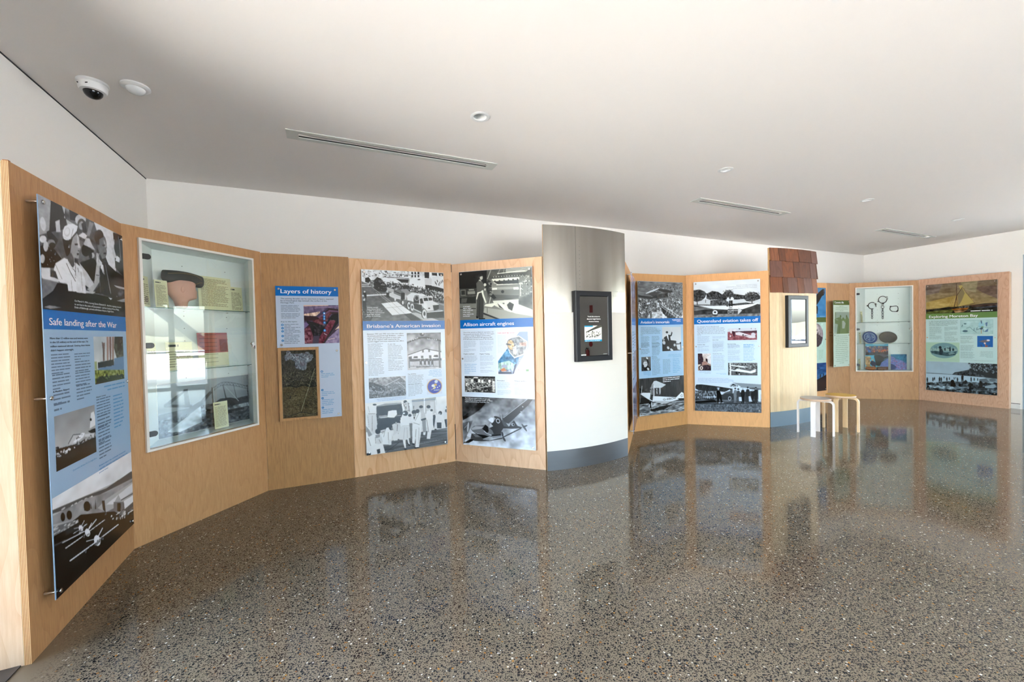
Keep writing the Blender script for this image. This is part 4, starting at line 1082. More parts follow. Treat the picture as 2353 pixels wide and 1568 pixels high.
S 60 8 13 30 130 448 377 492 277 563 271 619 380 771 432 785 522 660 538 562 517 462 521
P 62 723 466 799 396 840 349 948 372 995 464 995 540 880 606 798 587
N 40 60 34 723 466 799 396 840 349 948 372 995 464 995 540 880 606 798 587
S 60 8 12 30 130 723 466 799 396 840 349 948 372 995 464 995 540 880 606 798 587
S 40 7 10 90 190 449 260 591 248 619 380 463 378
S 40 6 10 80 190 771 406 840 324 975 362 995 439
P 50 49 528 51 635 61 635 60 528
P 50 186 499 181 591 188 592 192 500
P 50 871 581 873 682 884 682 882 581
P 60 300 513 285 584 291 588 306 517
P 75 259 531 419 518 505 551 504 681 258 656
N 50 50 30 259 531 505 551 504 681 258 656
P 90 631 664 798 638 811 665 638 677
P 235 72 656 273 680 525 693 631 696 805 677 974 658 893 721 735 806 687 797 525 786 510 801 316 772
P 190 12 644 315 780 317 770 13 634
P 200 676 745 732 838 668 950
P 215 525 832 672 838 672 825 525 819
E 225 328 868 367 870 327 934
E 50 328 860 345 861 328 886
E 20 327 938 371 940 327 953
P 215 522 734 522 909 527 910 527 734
P 215 597 739 596 914 601 914 602 739
P 205 525 913 596 833 594 826 523 906
P 205 600 911 526 822 523 828 597 917
P 60 539 764 589 767 589 749 539 745
P 90 494 589 526 566 540 657 525 721 497 706
P 225 512 474 533 456 547 503 540 580 504 570
P 20 544 554 561 555 561 717 539 722
P 230 565 478 590 454 614 502 604 546 568 556
P 22 565 556 593 551 592 719 571 711
E 60 562 455 580 456 562 478
B 1'''),
('colour_photo_print',[0.5136, 0.3647, 0.9464, 0.4535],(255, 255, 255),0.0046,'''G 1200210225 1205212225
P 1135075085 -2 291 1002 250 1000 1000 0 1000
N 36 24 14 -2 291 1002 250 1000 1000 0 1000
P 1060025040 153 223 254 274 252 682 201 679
P 1070035050 270 255 781 246 1002 211 1002 423 594 426 270 337
P 1215215225 86 51 145 37 152 429 101 425
P 1215212222 270 357 402 308 780 599 901 646 961 766 901 840 748 832 561 662 286 562
E 1205205218 871 567 946 572 871 738
P 1060025040 561 583 749 675 593 664
E 1030020030 530 580 555 582 529 644
E 1230230235 100 652 120 653 100 726
E 1060060075 411 27 437 30 411 116
E 1090090105 805 54 818 55 804 108
E 1090090105 940 89 951 90 940 135
P 1225225232 136 222 254 90 337 160 237 232'''),
('sepia_photo_print',[0.0529, 0.5537, 0.2551, 0.6858],(255, 255, 255),0.0046,'''G 1225220225 1150115095
P 1055035045 0 0 327 0 428 345 384 622 125 734 0 622
P 1215205205 324 124 507 96 688 151 796 179 648 317 429 289
P 1060040045 501 345 685 289 791 428 716 539
E 1200185180 518 372 599 372 517 456
P 1170130120 313 539 462 456 680 483 712 706 598 902 414 902 346 678
P 1045030040 713 650 987 734 1000 1000 154 1000 49 818 163 678 309 706
E 1215205200 269 846 394 846 266 958
E 1045030035 269 846 320 846 267 896
P 1215205190 -1 650 238 622 199 706 7 762
P 1225225230 724 151 999 41 988 650 752 539
N 24 16 20 '''),
('photo_print',[0.5147, 0.6253, 0.9479, 0.7205],(222, 232, 240),0.0046,'''G 110 100
S 300 22 44 20 200 101 8 995 7 994 470 115 516
P 95 112 629 1001 730 1000 1000 114 987
N 20 16 8 112 629 1001 730 1000 1000 114 987
P 228 60 26 104 26 111 998 57 999
S 30 19 60 30 160 3 26 60 26 57 988 0 989
P 235 108 177 567 288 726 361 503 381 116 252
P 235 245 590 310 476 757 659 947 489 930 731 788 826 405 700
P 230 107 546 534 699 502 736 115 636
E 25 293 796 325 795 292 878
E 25 381 813 410 813 381 896
E 225 386 888 405 888 385 948'''),
('photo_print',[-0.0001, 0.7354, 1.0013, 1.0003],(205, 222, 240),0.0042,'''G 232 200
P 225 0 0 1000 0 998 243 4 280
P 150 531 247 582 157 995 197 997 322 712 294
P 225 524 274 581 164 699 261 684 315 524 288
P 40 538 260 585 188 658 242 650 269 545 280
S 14 5 21 200 235 545 246 651 243 650 263 545 267
P 95 822 296 897 286 997 322 996 374 829 329
P 55 10 280 27 226 117 223 337 268 580 333 551 368 451 427 336 405 189 426 63 397 14 350
N 10 40 8 10 280 117 223 580 333 451 427 63 397
P 85 138 246 91 401 94 404 141 249
P 85 168 255 123 405 125 408 170 257
P 85 197 263 154 409 156 412 200 266
P 85 227 272 185 414 187 416 229 274
P 85 256 280 216 418 218 420 258 283
P 85 285 289 247 422 249 424 288 292
P 85 314 298 277 426 280 428 317 300
P 85 343 306 308 430 311 432 346 308
P 85 372 314 338 434 341 436 374 317
P 85 401 323 369 438 371 440 403 325
P 85 429 331 399 442 402 444 432 334
P 85 458 340 429 446 432 448 460 342
P 85 486 348 459 450 462 452 489 350
P 85 514 356 489 454 492 456 517 358
P 95 436 482 579 340 578 461 450 509
P 215 494 398 541 348 544 395 501 425
P 70 6 406 321 433 334 543 479 480 592 461 990 348 996 704 5 758
S 170 6 33 25 230 9 420 321 420 318 626 10 645
P 90 6 673 994 612 999 756 4 814
N 40 8 30 6 645 994 612 999 756 4 814
P 215 127 599 334 587 334 567 128 579
P 22 5 722 303 668 346 734 5 772
P 105 2 828 999 730 1000 1000 0 1000
N 34 70 26 2 828 999 730 1000 1000 0 1000
P 45 4 817 999 736 999 718 4 797
P 130 598 383 618 363 640 381 644 477 635 580 597 582 590 467
P 130 597 576 635 574 631 734 619 735 615 620 608 736 596 736
E 170 618 345 627 345 618 367
E 30 618 325 634 324 618 337
E 30 618 317 628 317 618 332
P 75 643 401 663 381 685 399 689 495 680 597 642 600 635 485
P 90 642 593 680 591 676 751 664 752 660 637 653 753 642 754
E 170 663 363 672 363 663 385
E 30 663 343 679 342 663 356
E 30 663 335 673 335 663 351
P 28 708 374 729 353 752 372 757 472 747 580 707 582 700 462
P 28 707 576 747 573 743 741 730 742 726 622 719 743 707 744
E 170 729 335 738 334 729 357
P 48 780 352 801 331 825 350 829 452 820 561 779 563 772 441
P 60 779 557 820 554 815 725 803 725 798 603 791 726 779 727
E 170 801 312 811 312 801 335
E 30 802 290 818 290 802 304
E 30 802 282 812 282 802 298
P 30 855 412 872 394 891 410 895 494 887 585 854 587 848 486
P 30 854 581 887 579 884 721 873 721 870 620 864 722 854 723
E 170 872 378 880 378 872 398
P 32 899 359 920 338 942 357 947 456 938 562 899 564 892 446
P 32 899 558 938 556 933 721 921 722 917 603 910 723 898 724
E 170 920 320 929 319 920 342
E 30 920 299 936 298 920 312
E 30 920 291 930 290 920 307
P 225 956 350 993 342 990 684 953 680
P 205 813 543 840 528 866 686 818 689
E 190 534 613 558 612 533 673
E 60 534 613 550 612 533 654
P 215 668 565 709 562 715 683 673 685
P 16 328 419 365 383 393 416 407 511 419 675 433 735 404 731 377 581 368 754 346 755 341 570
E 190 365 356 377 355 365 383
E 228 364 322 385 321 364 335
P 228 387 389 421 510 400 484
E 225 375 746 385 746 375 757
E 225 429 740 439 739 429 751
B 1'''),
]},
'P6':{'r':[(0, 0.275, 1, 0.325, 'band')],'t':[('G', 0.07, 0.362, 0.45, 0.6787, 16, 'dark', 1.0, 'l'), ('G', 0.5, 0.362, 0.92, 0.4706, 6, 'dark', 1.0, 'l')],'p':[('colour_photo_print',[0.0, 0.0, 1.0, 0.2751],(255, 255, 255),0.008,'''G 1150150185 1110095120
N 40 8 8 
P 1120080080 0 658 600 493 1000 740 1000 1003 0 1003
N 30 20 10 '''),
('colour_photo_print',[0.4, 0.4977, 0.92, 0.6787],(255, 255, 255),0.01,'''G 1150090080 1110070060
N 40 8 8 '''),
('colour_photo_print',[0.0, 0.724, 1.0, 1.0],(255, 255, 255),0.008,'''G 1120110140 1060060090
N 50 10 8 '''),
]},
'P9':{'r':[(0, 0.28545454545454546, 1, 0.33272727272727276, 'green')],'t':[('T', 0.1, 0.3227, 0.696, 0.0227, 'People and place', 'white', 1), ('G', 0.74, 0.2727, 0.97, 0.2795, 1, 'pale', 1, 'r'), ('G', 0.08, 0.3636, 0.4, 0.7045, 20, 'green2', 0.7, 'l'), ('G', 0.46, 0.6, 0.7, 0.7182, 8, 'green2', 0.8, 'l'), ('G', 0.74, 0.6, 0.9, 0.6955, 8, 'green2', 0.8, 'l')],'p':[('eagle_photo_print',[0.0, 0.0, 1.0, 0.2855],(255, 255, 255),0.0044,'''G 1060125175 1055130190
N 14 6 6 
P 1028022024 659 309 729 188 844 81 908 34 953 81 957 174 934 242 870 282 780 443 697 577 659 591
P 1030024026 659 591 716 617 731 698 716 886 659 846
P 1030024026 180 478 300 287 500 478 660 541 660 892 520 796 400 637 280 573
P 1040032030 500 446 660 318 700 796 580 955 520 732
P 1030024026 907 80 958 93 960 68 909 55
P 1030024026 907 127 958 140 960 115 909 102
P 1030024026 900 173 951 194 955 169 903 149
P 1030024026 879 220 928 251 934 227 885 196
P 1090140185 920 103 965 111 966 98 921 90
P 1090140185 920 149 965 157 966 144 921 136
P 1090140185 910 200 952 208 953 195 911 187'''),
('oval_portrait_print',[0.44, 0.3409, 0.905, 0.5727],(255, 255, 255),0.0044,'''G 1178205195 1178205195
E 1150135140 495 500 981 500 495 990
E 1190175178 473 333 731 333 473 608
E 1075058062 473 490 667 490 473 686
P 1072052058 43 647 344 529 688 490 946 608 860 843 645 980 344 980 129 843
E 1205190190 473 294 624 294 473 471
E 1060045050 409 294 443 294 409 318
E 1060045050 559 294 594 294 559 318
N 16 14 16 '''),
('dusk_photo_print',[0.0, 0.7273, 1.0, 1.0],(255, 255, 255),0.005,'''G 1020060120 1070130165
N 22 6 16 
P 1038026026 0 833 660 600 1000 433 1000 1000 0 1000
E 1025030040 800 467 820 467 800 533
E 1025030040 900 433 916 433 900 490'''),
]},
'P10':{'r':[(0, 0, 1, 0.0693, 'green')],'t':[('T', 0.081, 0.0463, 0.6438, 0.029, 'Convict life', 'white', 1), ('T', 0.3743, 0.0922, 0.6365, 0.0117, 'Eagle Farm', 'green2', 0), ('T', 0.152, 0.1157, 0.8584, 0.0116, 'Moreton Bay Penal Settlement', 'green2', 0), ('T', 0.1236, 0.1392, 0.8957, 0.0116, 'Female Factory and Women’s Prison', 'green2', 0), ('T', 0.3984, 0.1615, 0.6169, 0.0117, '1829–1839', 'green2', 0), ('T', 0.1554, 0.5425, 0.8602, 0.0126, 'In 1829, seven years after the', 'green2', 0), ('T', 0.1202, 0.5715, 0.8971, 0.0126, 'first convicts were landed at', 'green2', 0), ('T', 0.1202, 0.6006, 0.8971, 0.0126, 'the bay, a prison for female', 'green2', 0), ('T', 0.1283, 0.6296, 0.8971, 0.0126, 'convicts was begun at the', 'green2', 0), ('T', 0.1826, 0.6586, 0.8262, 0.0126, 'Eagle Farm agricultural', 'green2', 0), ('T', 0.1202, 0.6874, 0.8545, 0.0126, 'station. Fifty women lived', 'green2', 0), ('T', 0.1121, 0.7166, 0.8971, 0.0126, 'and worked there, picking', 'green2', 0), ('T', 0.1338, 0.7455, 0.8545, 0.0126, 'maize and washing. Guards', 'green2', 0), ('T', 0.1202, 0.7748, 0.8971, 0.0126, 'kept them locked in huts', 'green2', 0), ('T', 0.1202, 0.8037, 0.8829, 0.0126, 'and later a high wooden fence', 'green2', 0), ('T', 0.1338, 0.8327, 0.8602, 0.0126, 'was built around it all. The', 'green2', 0), ('T', 0.1202, 0.862, 0.9057, 0.0126, 'last of the women left it,', 'green2', 0), ('T', 0.2016, 0.8906, 0.7753, 0.0126, 'and the settlement,', 'green2', 0), ('T', 0.1338, 0.92, 0.8829, 0.0126, 'remembered by a creek', 'green2', 0), ('T', 0.3657, 0.9489, 0.6431, 0.0127, 'and a field.', 'green2', 0)],'p':[('silhouette_print',[0.0586, 0.1773, 0.9818, 0.5035],(255, 255, 255),0.004,'''G 1188205190 1185203185
P 1140160115 158 1000 231 559 46 523 31 324 253 252 411 234 491 342 484 775 368 1000
E 1130150105 418 198 466 198 419 259
P 1120140090 66 0 83 325 110 324 92 0
P 1150170120 491 324 596 288 755 342 763 1000 368 1000
E 1140160110 596 315 665 315 597 377
P 1205215200 519 414 624 396 757 523 681 757 523 757
P 1145165115 754 324 831 162 991 342 987 1000 763 1000
E 1125145095 826 198 868 198 827 259
P 1190205180 94 355 252 373 258 348 99 330
P 1120140080 326 559 331 991 353 991 347 559
P 1120140080 827 415 847 955 863 955 842 414'''),
]},
'P11':{'r':[(0, 0.275, 1, 0.3254, 'green3')],'t':[('T', 0.0513, 0.3154, 0.7497, 0.0245, 'Exploring Moreton Bay', 'white', 1), ('G', 0.5375, 0.2563, 0.9431, 0.2735, 1, 'white', 1, 'r'), ('T', 0.0515, 0.3487, 0.4746, 0.0068, 'In 1823, Surveyor-General John Oxley was sent', 'dark', 0), ('T', 0.0516, 0.3594, 0.4634, 0.0068, 'north in the HM cutter Mermaid. His', 'dark', 0), ('T', 0.0517, 0.3698, 0.4761, 0.0068, 'task on a mission to find a location suitable for', 'dark', 0), ('T', 0.0517, 0.38, 0.4522, 0.0068, 'a northern outpost and penal settlement for', 'dark', 0), ('T', 0.0518, 0.3903, 0.3374, 0.0068, 'the colony of New South Wales.', 'dark', 0), ('G', 0.0532, 0.3997, 0.2452, 0.4685, 9, 'dark', 0.7, 'l'), ('T', 0.0537, 0.4789, 0.1468, 0.0059, 'Settlement', 'dark', 1), ('G', 0.0538, 0.4842, 0.2522, 0.5182, 5, 'dark', 0.7, 'l'), ('G', 0.2809, 0.4006, 0.4734, 0.4375, 5, 'dark', 0.7, 'l'), ('G', 0.2812, 0.446, 0.4769, 0.4861, 6, 'dark', 0.7, 'l'), ('T', 0.2816, 0.4991, 0.4214, 0.0058, 'Founding Party', 'dark', 1), ('G', 0.2836, 0.5059, 0.4773, 0.5367, 4, 'dark', 0.7, 'l'), ('G', 0.5113, 0.4862, 0.6918, 0.5187, 4, 'dark', 0.7, 'l'), ('T', 0.5117, 0.5322, 0.6304, 0.0056, 'Penal Colony', 'dark', 1), ('G', 0.6884, 0.4732, 0.942, 0.4793, 1, 'dark', 0.6, 'l'), ('G', 0.5121, 0.5376, 0.7018, 0.5547, 3, 'dark', 0.7, 'l'), ('G', 0.5123, 0.5676, 0.6997, 0.6204, 7, 'dark', 0.7, 'l'), ('G', 0.5128, 0.6276, 0.7081, 0.6894, 8, 'dark', 0.7, 'l'), ('G', 0.7698, 0.618, 0.9473, 0.6768, 8, 'dark', 0.6, 'r'), ('G', 0.0585, 0.6973, 0.486, 0.7093, 2, 'green2', 0.7, 'l'), ('G', 0.5187, 0.6998, 0.9501, 0.7104, 2, 'dark', 0.5, 'r')],'p':[('ship_painting_print',[0.0023, -0.0017, 0.9996, 0.2751],(255, 255, 255),0.0044,'''G 1112098080 1150130080
P 1165142080 1 604 446 420 692 569 633 762 382 796 0 821
P 1105092082 0 0 251 4 197 294 1 356
P 1100082070 690 200 1002 187 1002 609 809 388
P 1140130100 507 -5 748 1 721 375 570 251
N 18 6 14 
B 4
N 10 26 16 
P 1172155090 482 106 532 101 570 323 699 698 478 798 470 423 511 256
P 1125112080 471 424 532 173 570 366 528 606 478 790
P 1060035025 450 28 453 450 461 451 458 29
P 1060035025 453 451 462 804 469 804 461 451
P 1060035025 429 803 463 425 453 419 419 797
P 1050030022 461 440 540 170 535 162 456 432
P 1095075045 351 779 453 218 450 215 349 776
P 1095075045 377 781 453 305 450 303 375 779
P 1060040025 479 811 711 708 710 696 478 799
P 1095075045 535 175 698 692 700 689 537 172
P 1030032022 0 852 184 830 343 784 395 797 669 766 840 728 1001 732 1000 1000 0 1000
P 1060042035 651 764 1001 739 1001 814 663 823
P 1075085035 4 930 383 870 415 932 383 974 0 1000
P 1055060075 694 854 998 814 999 855 694 883
P 1150095035 383 862 497 851 627 841 603 904 402 901
P 1140110075 415 917 603 918 548 979 434 993
N 20 22 22 0 836 1001 773 1000 1000 0 1000
S 24 6 11 150 90 485 805 621 761 621 833 491 850
N 24 24 16 0 836 1001 773 1000 1000 0 1000'''),
('map_drawing_print',[0.5107, 0.3441, 0.9465, 0.4666],(255, 255, 255),0.0046,'''G 1120165170 1120165170
P 1168205208 10 27 990 24 989 968 10 974
N 10 8 6 
P 1170130090 634 36 643 978 659 978 650 36
E 1150200215 643 387 723 390 643 642
N 6 6 6 
P 1070090120 629 67 663 69 672 293 643 259
P 1060080100 603 609 683 484 710 581 644 738
P 1060080100 496 732 685 594 682 566 492 704
P 1060080100 678 584 719 872 730 863 689 575
P 1080110150 770 234 836 174 817 489 790 457
P 1080110150 738 836 857 617 844 839 778 869
P 1070095110 192 605 303 511 300 493 189 587
P 1070095110 299 509 382 706 388 692 305 495
P 1070095110 382 707 506 903 510 887 387 691
P 1060085100 57 501 86 338 70 323 42 485
E 1080110120 155 269 197 271 155 314
E 1070100115 155 797 237 799 155 875
P 1090120130 534 454 949 612 950 597 535 439
P 1060085100 433 767 446 574 433 569 419 762
P 1060085100 514 676 535 548 522 537 502 664
E 1110150110 683 516 716 517 684 573'''),
('bird_photo_print',[0.7417, 0.4858, 0.9462, 0.583],(255, 255, 255),0.0046,'''G 1000088165 1000095175
P 1095100110 70 537 329 390 626 337 812 390 752 530 455 617 231 548
E 1215220225 701 390 800 390 702 460
E 1225225225 485 663 545 663 486 740
P 1150110100 498 708 527 1250 592 1245 562 702
P 1045050060 218 787 370 1172 400 1148 248 763
P 1050050065 818 795 573 1145 594 1175 839 825
P 1130080070 335 1125 581 845 680 810 633 1125 584 1265 386 1265'''),
('oval_photo_print',[-0.0004, 0.546, 0.4991, 0.7247],(255, 255, 255),0.0046,'''G 1165200180 1165200180
E 1110150158 543 421 952 415 543 819
P 1130165165 148 314 943 314 943 435 136 447
P 1045075085 154 467 299 445 484 503 760 519 931 435 874 638 645 703 414 646 183 569
E 1020040050 437 270 479 269 437 347
P 1030050060 414 341 495 320 530 482 484 665 414 646
E 1030050060 581 359 602 359 581 440
E 1028048058 725 347 748 347 725 469
E 1030050060 817 366 847 366 817 435
P 1030050060 632 302 713 321 715 293 634 274
P 1110145150 668 561 828 498 874 558 714 641
P 1060090100 323 200 317 362 326 363 332 201
N 18 30 18 148 202 931 193 931 638 159 650'''),
('beach_photo_print',[0.0052, 0.7263, 1.0007, 1.0012],(175, 205, 225),0.0042,'''G 205 120
P 198 0 0 662 -13 609 231 389 407 0 421
N 5 10 6 
P 110 0 416 389 419 389 407 0 403
P 210 0 434 389 426 842 450 891 548 766 652 0 738
P 75 389 420 429 337 501 305 625 230 1000 341 1000 473 837 451 662 440
N 34 50 20 389 420 501 305 625 230 1000 341 837 451
P 60 615 28 1000 6 1000 461 867 429 625 242 657 126
S 170 10 19 30 200 625 14 1000 6 1000 317 652 227
P 120 766 515 857 479 896 571 867 624 766 627
P 85 0 766 332 650 766 627 1000 605 1000 1000 0 1000
N 70 34 18 0 724 1000 581 1000 1000 0 1000
P 165 31 830 274 818 446 816 609 789 556 849 366 921 63 907
N 60 30 20 31 830 609 789 366 921 63 907
P 175 842 726 959 647 993 726 945 782 842 787
E 120 940 517 983 511 940 565
E 22 19 583 26 582 19 603
P 35 7 605 31 602 28 734 21 735 19 669 14 736 10 728
E 22 106 570 112 569 106 587
P 35 96 588 116 585 113 694 108 695 106 641 102 696 98 690
E 22 130 551 135 551 130 564
P 35 122 565 138 564 136 650 132 651 130 608 127 652 124 647
E 22 206 541 213 540 206 562
P 35 193 563 218 560 215 700 208 701 206 632 201 702 196 694
E 22 232 549 239 548 232 566
P 35 222 568 243 565 240 683 234 684 232 625 229 685 225 678
E 22 315 531 320 530 315 547
P 35 305 548 324 546 322 652 316 652 315 600 311 653 308 647
E 22 352 523 356 523 352 534
P 35 346 535 358 533 357 607 353 608 352 571 350 608 347 604
E 22 420 514 424 513 420 523
P 35 415 524 426 523 424 585 421 586 420 554 418 586 416 582
E 22 468 520 474 519 468 537
P 35 458 538 478 535 475 650 470 650 468 594 464 651 460 645
E 22 537 411 548 410 537 442
P 35 519 444 554 440 550 645 540 647 537 545 530 648 524 636
E 22 657 484 663 483 657 500
P 35 648 501 666 499 664 610 659 611 657 556 654 612 650 605
E 22 699 494 703 494 699 506
P 35 692 507 706 505 704 586 700 586 699 546 697 587 694 582
E 22 746 494 749 493 746 504
P 35 740 505 751 503 750 573 747 574 746 539 743 574 741 570
E 22 274 504 277 504 274 512
P 35 269 513 278 512 277 565 275 565 274 539 272 565 270 562
E 22 443 502 445 502 443 509
P 35 439 509 446 508 445 550 443 550 443 530 441 550 440 548
E 12 395 648 420 644 395 705
P 14 366 803 383 682 429 676 446 790 417 834
E 25 784 612 801 609 784 654
P 40 756 740 781 649 817 706 796 783
P 45 599 765 636 671 678 677 683 777 652 757
P 50 550 632 583 564 609 624 583 679
B 1'''),
]},
}
# ---------------------------------------------------------------- materials
M={}
M['wall']=plain('painted_wall',(241,238,233),.75,bump=.05,bscale=200)
M['ceil']=plain('painted_ceiling',(238,233,228),.85,bump=.03,bscale=150)
M['trim']=plain('white_trim',(228,228,226),.4)
M['gap']=plain('shadow_gap',(40,40,42),.8)
M['ply1']=wood('okoume_ply_golden',(190,144,98),(152,104,62),.25,seed=1)
M['ply2']=wood('okoume_ply_warm',(196,150,102),(160,112,68),.2,seed=2)
M['ply3']=wood('okoume_ply_streaked',(190,144,92),(138,94,54),.1,seed=3,grain=.7)
M['ply4']=wood('hoop_pine_ply',(242,198,150),(218,162,112),.65,seed=4,grain=.6)
M['ply5']=wood('hoop_pine_ply_pale',(246,206,168),(226,178,136),.6,seed=5,grain=.6)
M['ply7']=wood('okoume_ply_amber',(222,168,106),(190,136,80),.2,seed=6)
M['ply8']=wood('okoume_ply_orange',(232,174,114),(202,146,90),.25,seed=7)
M['ply9']=wood('okoume_ply_brown',(196,152,108),(158,114,76),.3,seed=8)
M['ply11']=wood('pink_ply_figured',(220,178,148),(194,148,118),.6,seed=9,fscale=2.6)
M['plyedge_l']=plain('ply_edge_light',(222,180,128),.6,vary=.1)
M['plyedge_d']=plain('ply_edge_dark',(150,96,54),.6,vary=.1)
M['pale']=wood('pale_pine_ply',(224,194,164),(204,164,128),.4,seed=11,grain=.4)
M['shingle']=wood('cedar_shingle',(150,92,52),(92,52,30),.5,seed=12,rough=.6,grain=.5)
M['chrome']=plain('chrome',(205,200,195),.18,1)
M['black']=plain('black_plastic',(14,16,20),.3)
M['glass']=pane_mat('cabinet_glass',(.94,.985,.97),1.52,1.35)
M['shelfglass']=pane_mat('shelf_glass',(.82,.94,.90),1.5,1)
M['shelfedge']=plain('green_glass_edge',(38,92,80),.15)
M['winglass']=pane_mat('window_glass',(.93,.97,.96),1.5,1)
M['cabin']=plain('cabinet_lining',(238,242,240),.5)
M['cabframe']=plain('white_metal_frame',(226,222,216),.35)
M['print']=printed('printed_film',.2)
M['matte']=printed('matte_print',.7)
M['screen']=printed('lit_screen',.04,emit=.05)
M['paper']=plain('cream_paper',(226,222,184),.8,vary=.03)
def metal(name,c,rough,sx,sz,dark=.75):
    m,nt,b=new_mat(name); tc=N(nt,'ShaderNodeTexCoord'); mp=N(nt,'ShaderNodeMapping'); mp.inputs['Scale'].default_value=(sx,1,sz); nt.links.new(tc.outputs['Object'],mp.inputs[0])
    n=N(nt,'ShaderNodeTexNoise',Scale=1.6,Detail=2.5,Roughness=.5); nt.links.new(mp.outputs[0],n.inputs[0])
    mx=N(nt,'ShaderNodeMix',data_type='RGBA'); mx.inputs['A'].default_value=(*[v*dark for v in lin(c)],1); mx.inputs['B'].default_value=(*lin(c),1); nt.links.new(n.outputs[0],mx.inputs['Factor']); nt.links.new(mx.outputs['Result'],b.inputs['Base Color'])
    b.inputs['Metallic'].default_value=1; mr=N(nt,'ShaderNodeMapRange'); mr.inputs['To Min'].default_value=rough*.7; mr.inputs['To Max'].default_value=rough*1.2; nt.links.new(n.outputs[0],mr.inputs[0]); nt.links.new(mr.outputs[0],b.inputs['Roughness']); return m
M['alu']=metal('aged_aluminium_sheet',(180,175,168),.26,5.0,.35,.6)
M['skirt']=metal('brushed_steel',(120,120,122),.5,1,18,.75)
M['steel']=plain('grey_painted_steel',(150,165,180),.5)
M['canvas']=plain('stretched_canvas',(232,227,218),.85,bump=.5,bscale=260,vary=.02)
# terrazzo floor
def terrazzo():
    m,nt,b=new_mat('polished_exposed_aggregate'); g=N(nt,'ShaderNodeNewGeometry')
    def chips(scale,lo,hi,seed,sparse=None):
        mp=N(nt,'ShaderNodeMapping'); mp.inputs['Location'].default_value=(seed,seed*2.3,0); nt.links.new(g.outputs['Position'],mp.inputs[0])
        nz=N(nt,'ShaderNodeTexNoise',Scale=scale*1.1,Detail=1.0); nt.links.new(mp.outputs[0],nz.inputs['Vector'])
        ds=N(nt,'ShaderNodeVectorMath',operation='SCALE'); ds.inputs['Scale'].default_value=.28/scale; nt.links.new(nz.outputs['Color'],ds.inputs[0])
        ad=N(nt,'ShaderNodeVectorMath',operation='ADD'); nt.links.new(mp.outputs[0],ad.inputs[0]); nt.links.new(ds.outputs[0],ad.inputs[1])
        v=N(nt,'ShaderNodeTexVoronoi',Scale=scale,voronoi_dimensions='2D',feature='F1'); nt.links.new(ad.outputs[0],v.inputs['Vector'])
        sx=N(nt,'ShaderNodeSeparateColor'); nt.links.new(v.outputs['Color'],sx.inputs[0])
        th=N(nt,'ShaderNodeMapRange'); th.inputs['To Min'].default_value=lo; th.inputs['To Max'].default_value=hi; nt.links.new(sx.outputs[0],th.inputs[0])
        lt=N(nt,'ShaderNodeMath',operation='LESS_THAN'); nt.links.new(v.outputs['Distance'],lt.inputs[0]); nt.links.new(th.outputs[0],lt.inputs[1])
        if sparse is not None:
            l2=N(nt,'ShaderNodeMath',operation='LESS_THAN'); nt.links.new(sx.outputs[1],l2.inputs[0]); l2.inputs[1].default_value=sparse
            ml=N(nt,'ShaderNodeMath',operation='MULTIPLY'); nt.links.new(lt.outputs[0],ml.inputs[0]); nt.links.new(l2.outputs[0],ml.inputs[1]); return ml.outputs[0],sx.outputs[2]
        return lt.outputs[0],sx.outputs[2]
    n=N(nt,'ShaderNodeTexNoise',Scale=1.3,Detail=3.0); nt.links.new(g.outputs['Position'],n.inputs['Vector'])
    base=N(nt,'ShaderNodeMix',data_type='RGBA'); base.inputs['A'].default_value=(*lin((114,102,85)),1); base.inputs['B'].default_value=(*lin((134,121,102)),1); nt.links.new(n.outputs[0],base.inputs['Factor']); cur=base.outputs['Result']
    # plain trowelled margin beside the first panel
    def over(cur,mask,c0,c1,rnd):
        cr=N(nt,'ShaderNodeMix',data_type='RGBA'); cr.inputs['A'].default_value=(*lin(c0),1); cr.inputs['B'].default_value=(*lin(c1),1); nt.links.new(rnd,cr.inputs['Factor'])
        x=N(nt,'ShaderNodeMix',data_type='RGBA'); nt.links.new(mask,x.inputs['Factor']); nt.links.new(cur,x.inputs['A']); nt.links.new(cr.outputs['Result'],x.inputs['B']); return x.outputs['Result']
    d=N(nt,'ShaderNodeVectorMath',operation='DOT_PRODUCT'); d.inputs[1].default_value=(.908,.419,0); nt.links.new(g.outputs['Position'],d.inputs[0])
    sy=N(nt,'ShaderNodeSeparateXYZ'); nt.links.new(g.outputs['Position'],sy.inputs[0])
    mr=N(nt,'ShaderNodeMapRange'); mr.inputs['From Min'].default_value=-1.32+.03; mr.inputs['From Max'].default_value=-1.32+.26; nt.links.new(d.outputs['Value'],mr.inputs[0])
    my=N(nt,'ShaderNodeMapRange'); my.inputs['From Min'].default_value=2.0; my.inputs['From Max'].default_value=2.35; nt.links.new(sy.outputs[1],my.inputs[0])
    mm=N(nt,'ShaderNodeMath',operation='MAXIMUM'); nt.links.new(mr.outputs[0],mm.inputs[0]); nt.links.new(my.outputs[0],mm.inputs[1])
    for args,c0,c1 in (((128,.10,.46,3.7),(22,24,28),(56,50,46)),((70,.08,.44,1.1,.42),(18,21,28),(44,42,42)),((62,.10,.36,7.9,.055),(214,208,196),(176,168,152)),((58,.08,.34,5.3,.07),(172,122,58),(118,76,44))):
        k,rn=chips(*args); a=N(nt,'ShaderNodeMath',operation='MULTIPLY'); nt.links.new(k,a.inputs[0]); nt.links.new(mm.outputs[0],a.inputs[1]); cur=over(cur,a.outputs[0],c0,c1,rn)
    nt.links.new(cur,b.inputs['Base Color']); b.inputs['Specular IOR Level'].default_value=.42
    rr=N(nt,'ShaderNodeMapRange'); rr.inputs['To Min'].default_value=.045; rr.inputs['To Max'].default_value=.11; nt.links.new(n.outputs[0],rr.inputs[0]); nt.links.new(rr.outputs[0],b.inputs['Roughness']); return m
M['floor']=terrazzo()
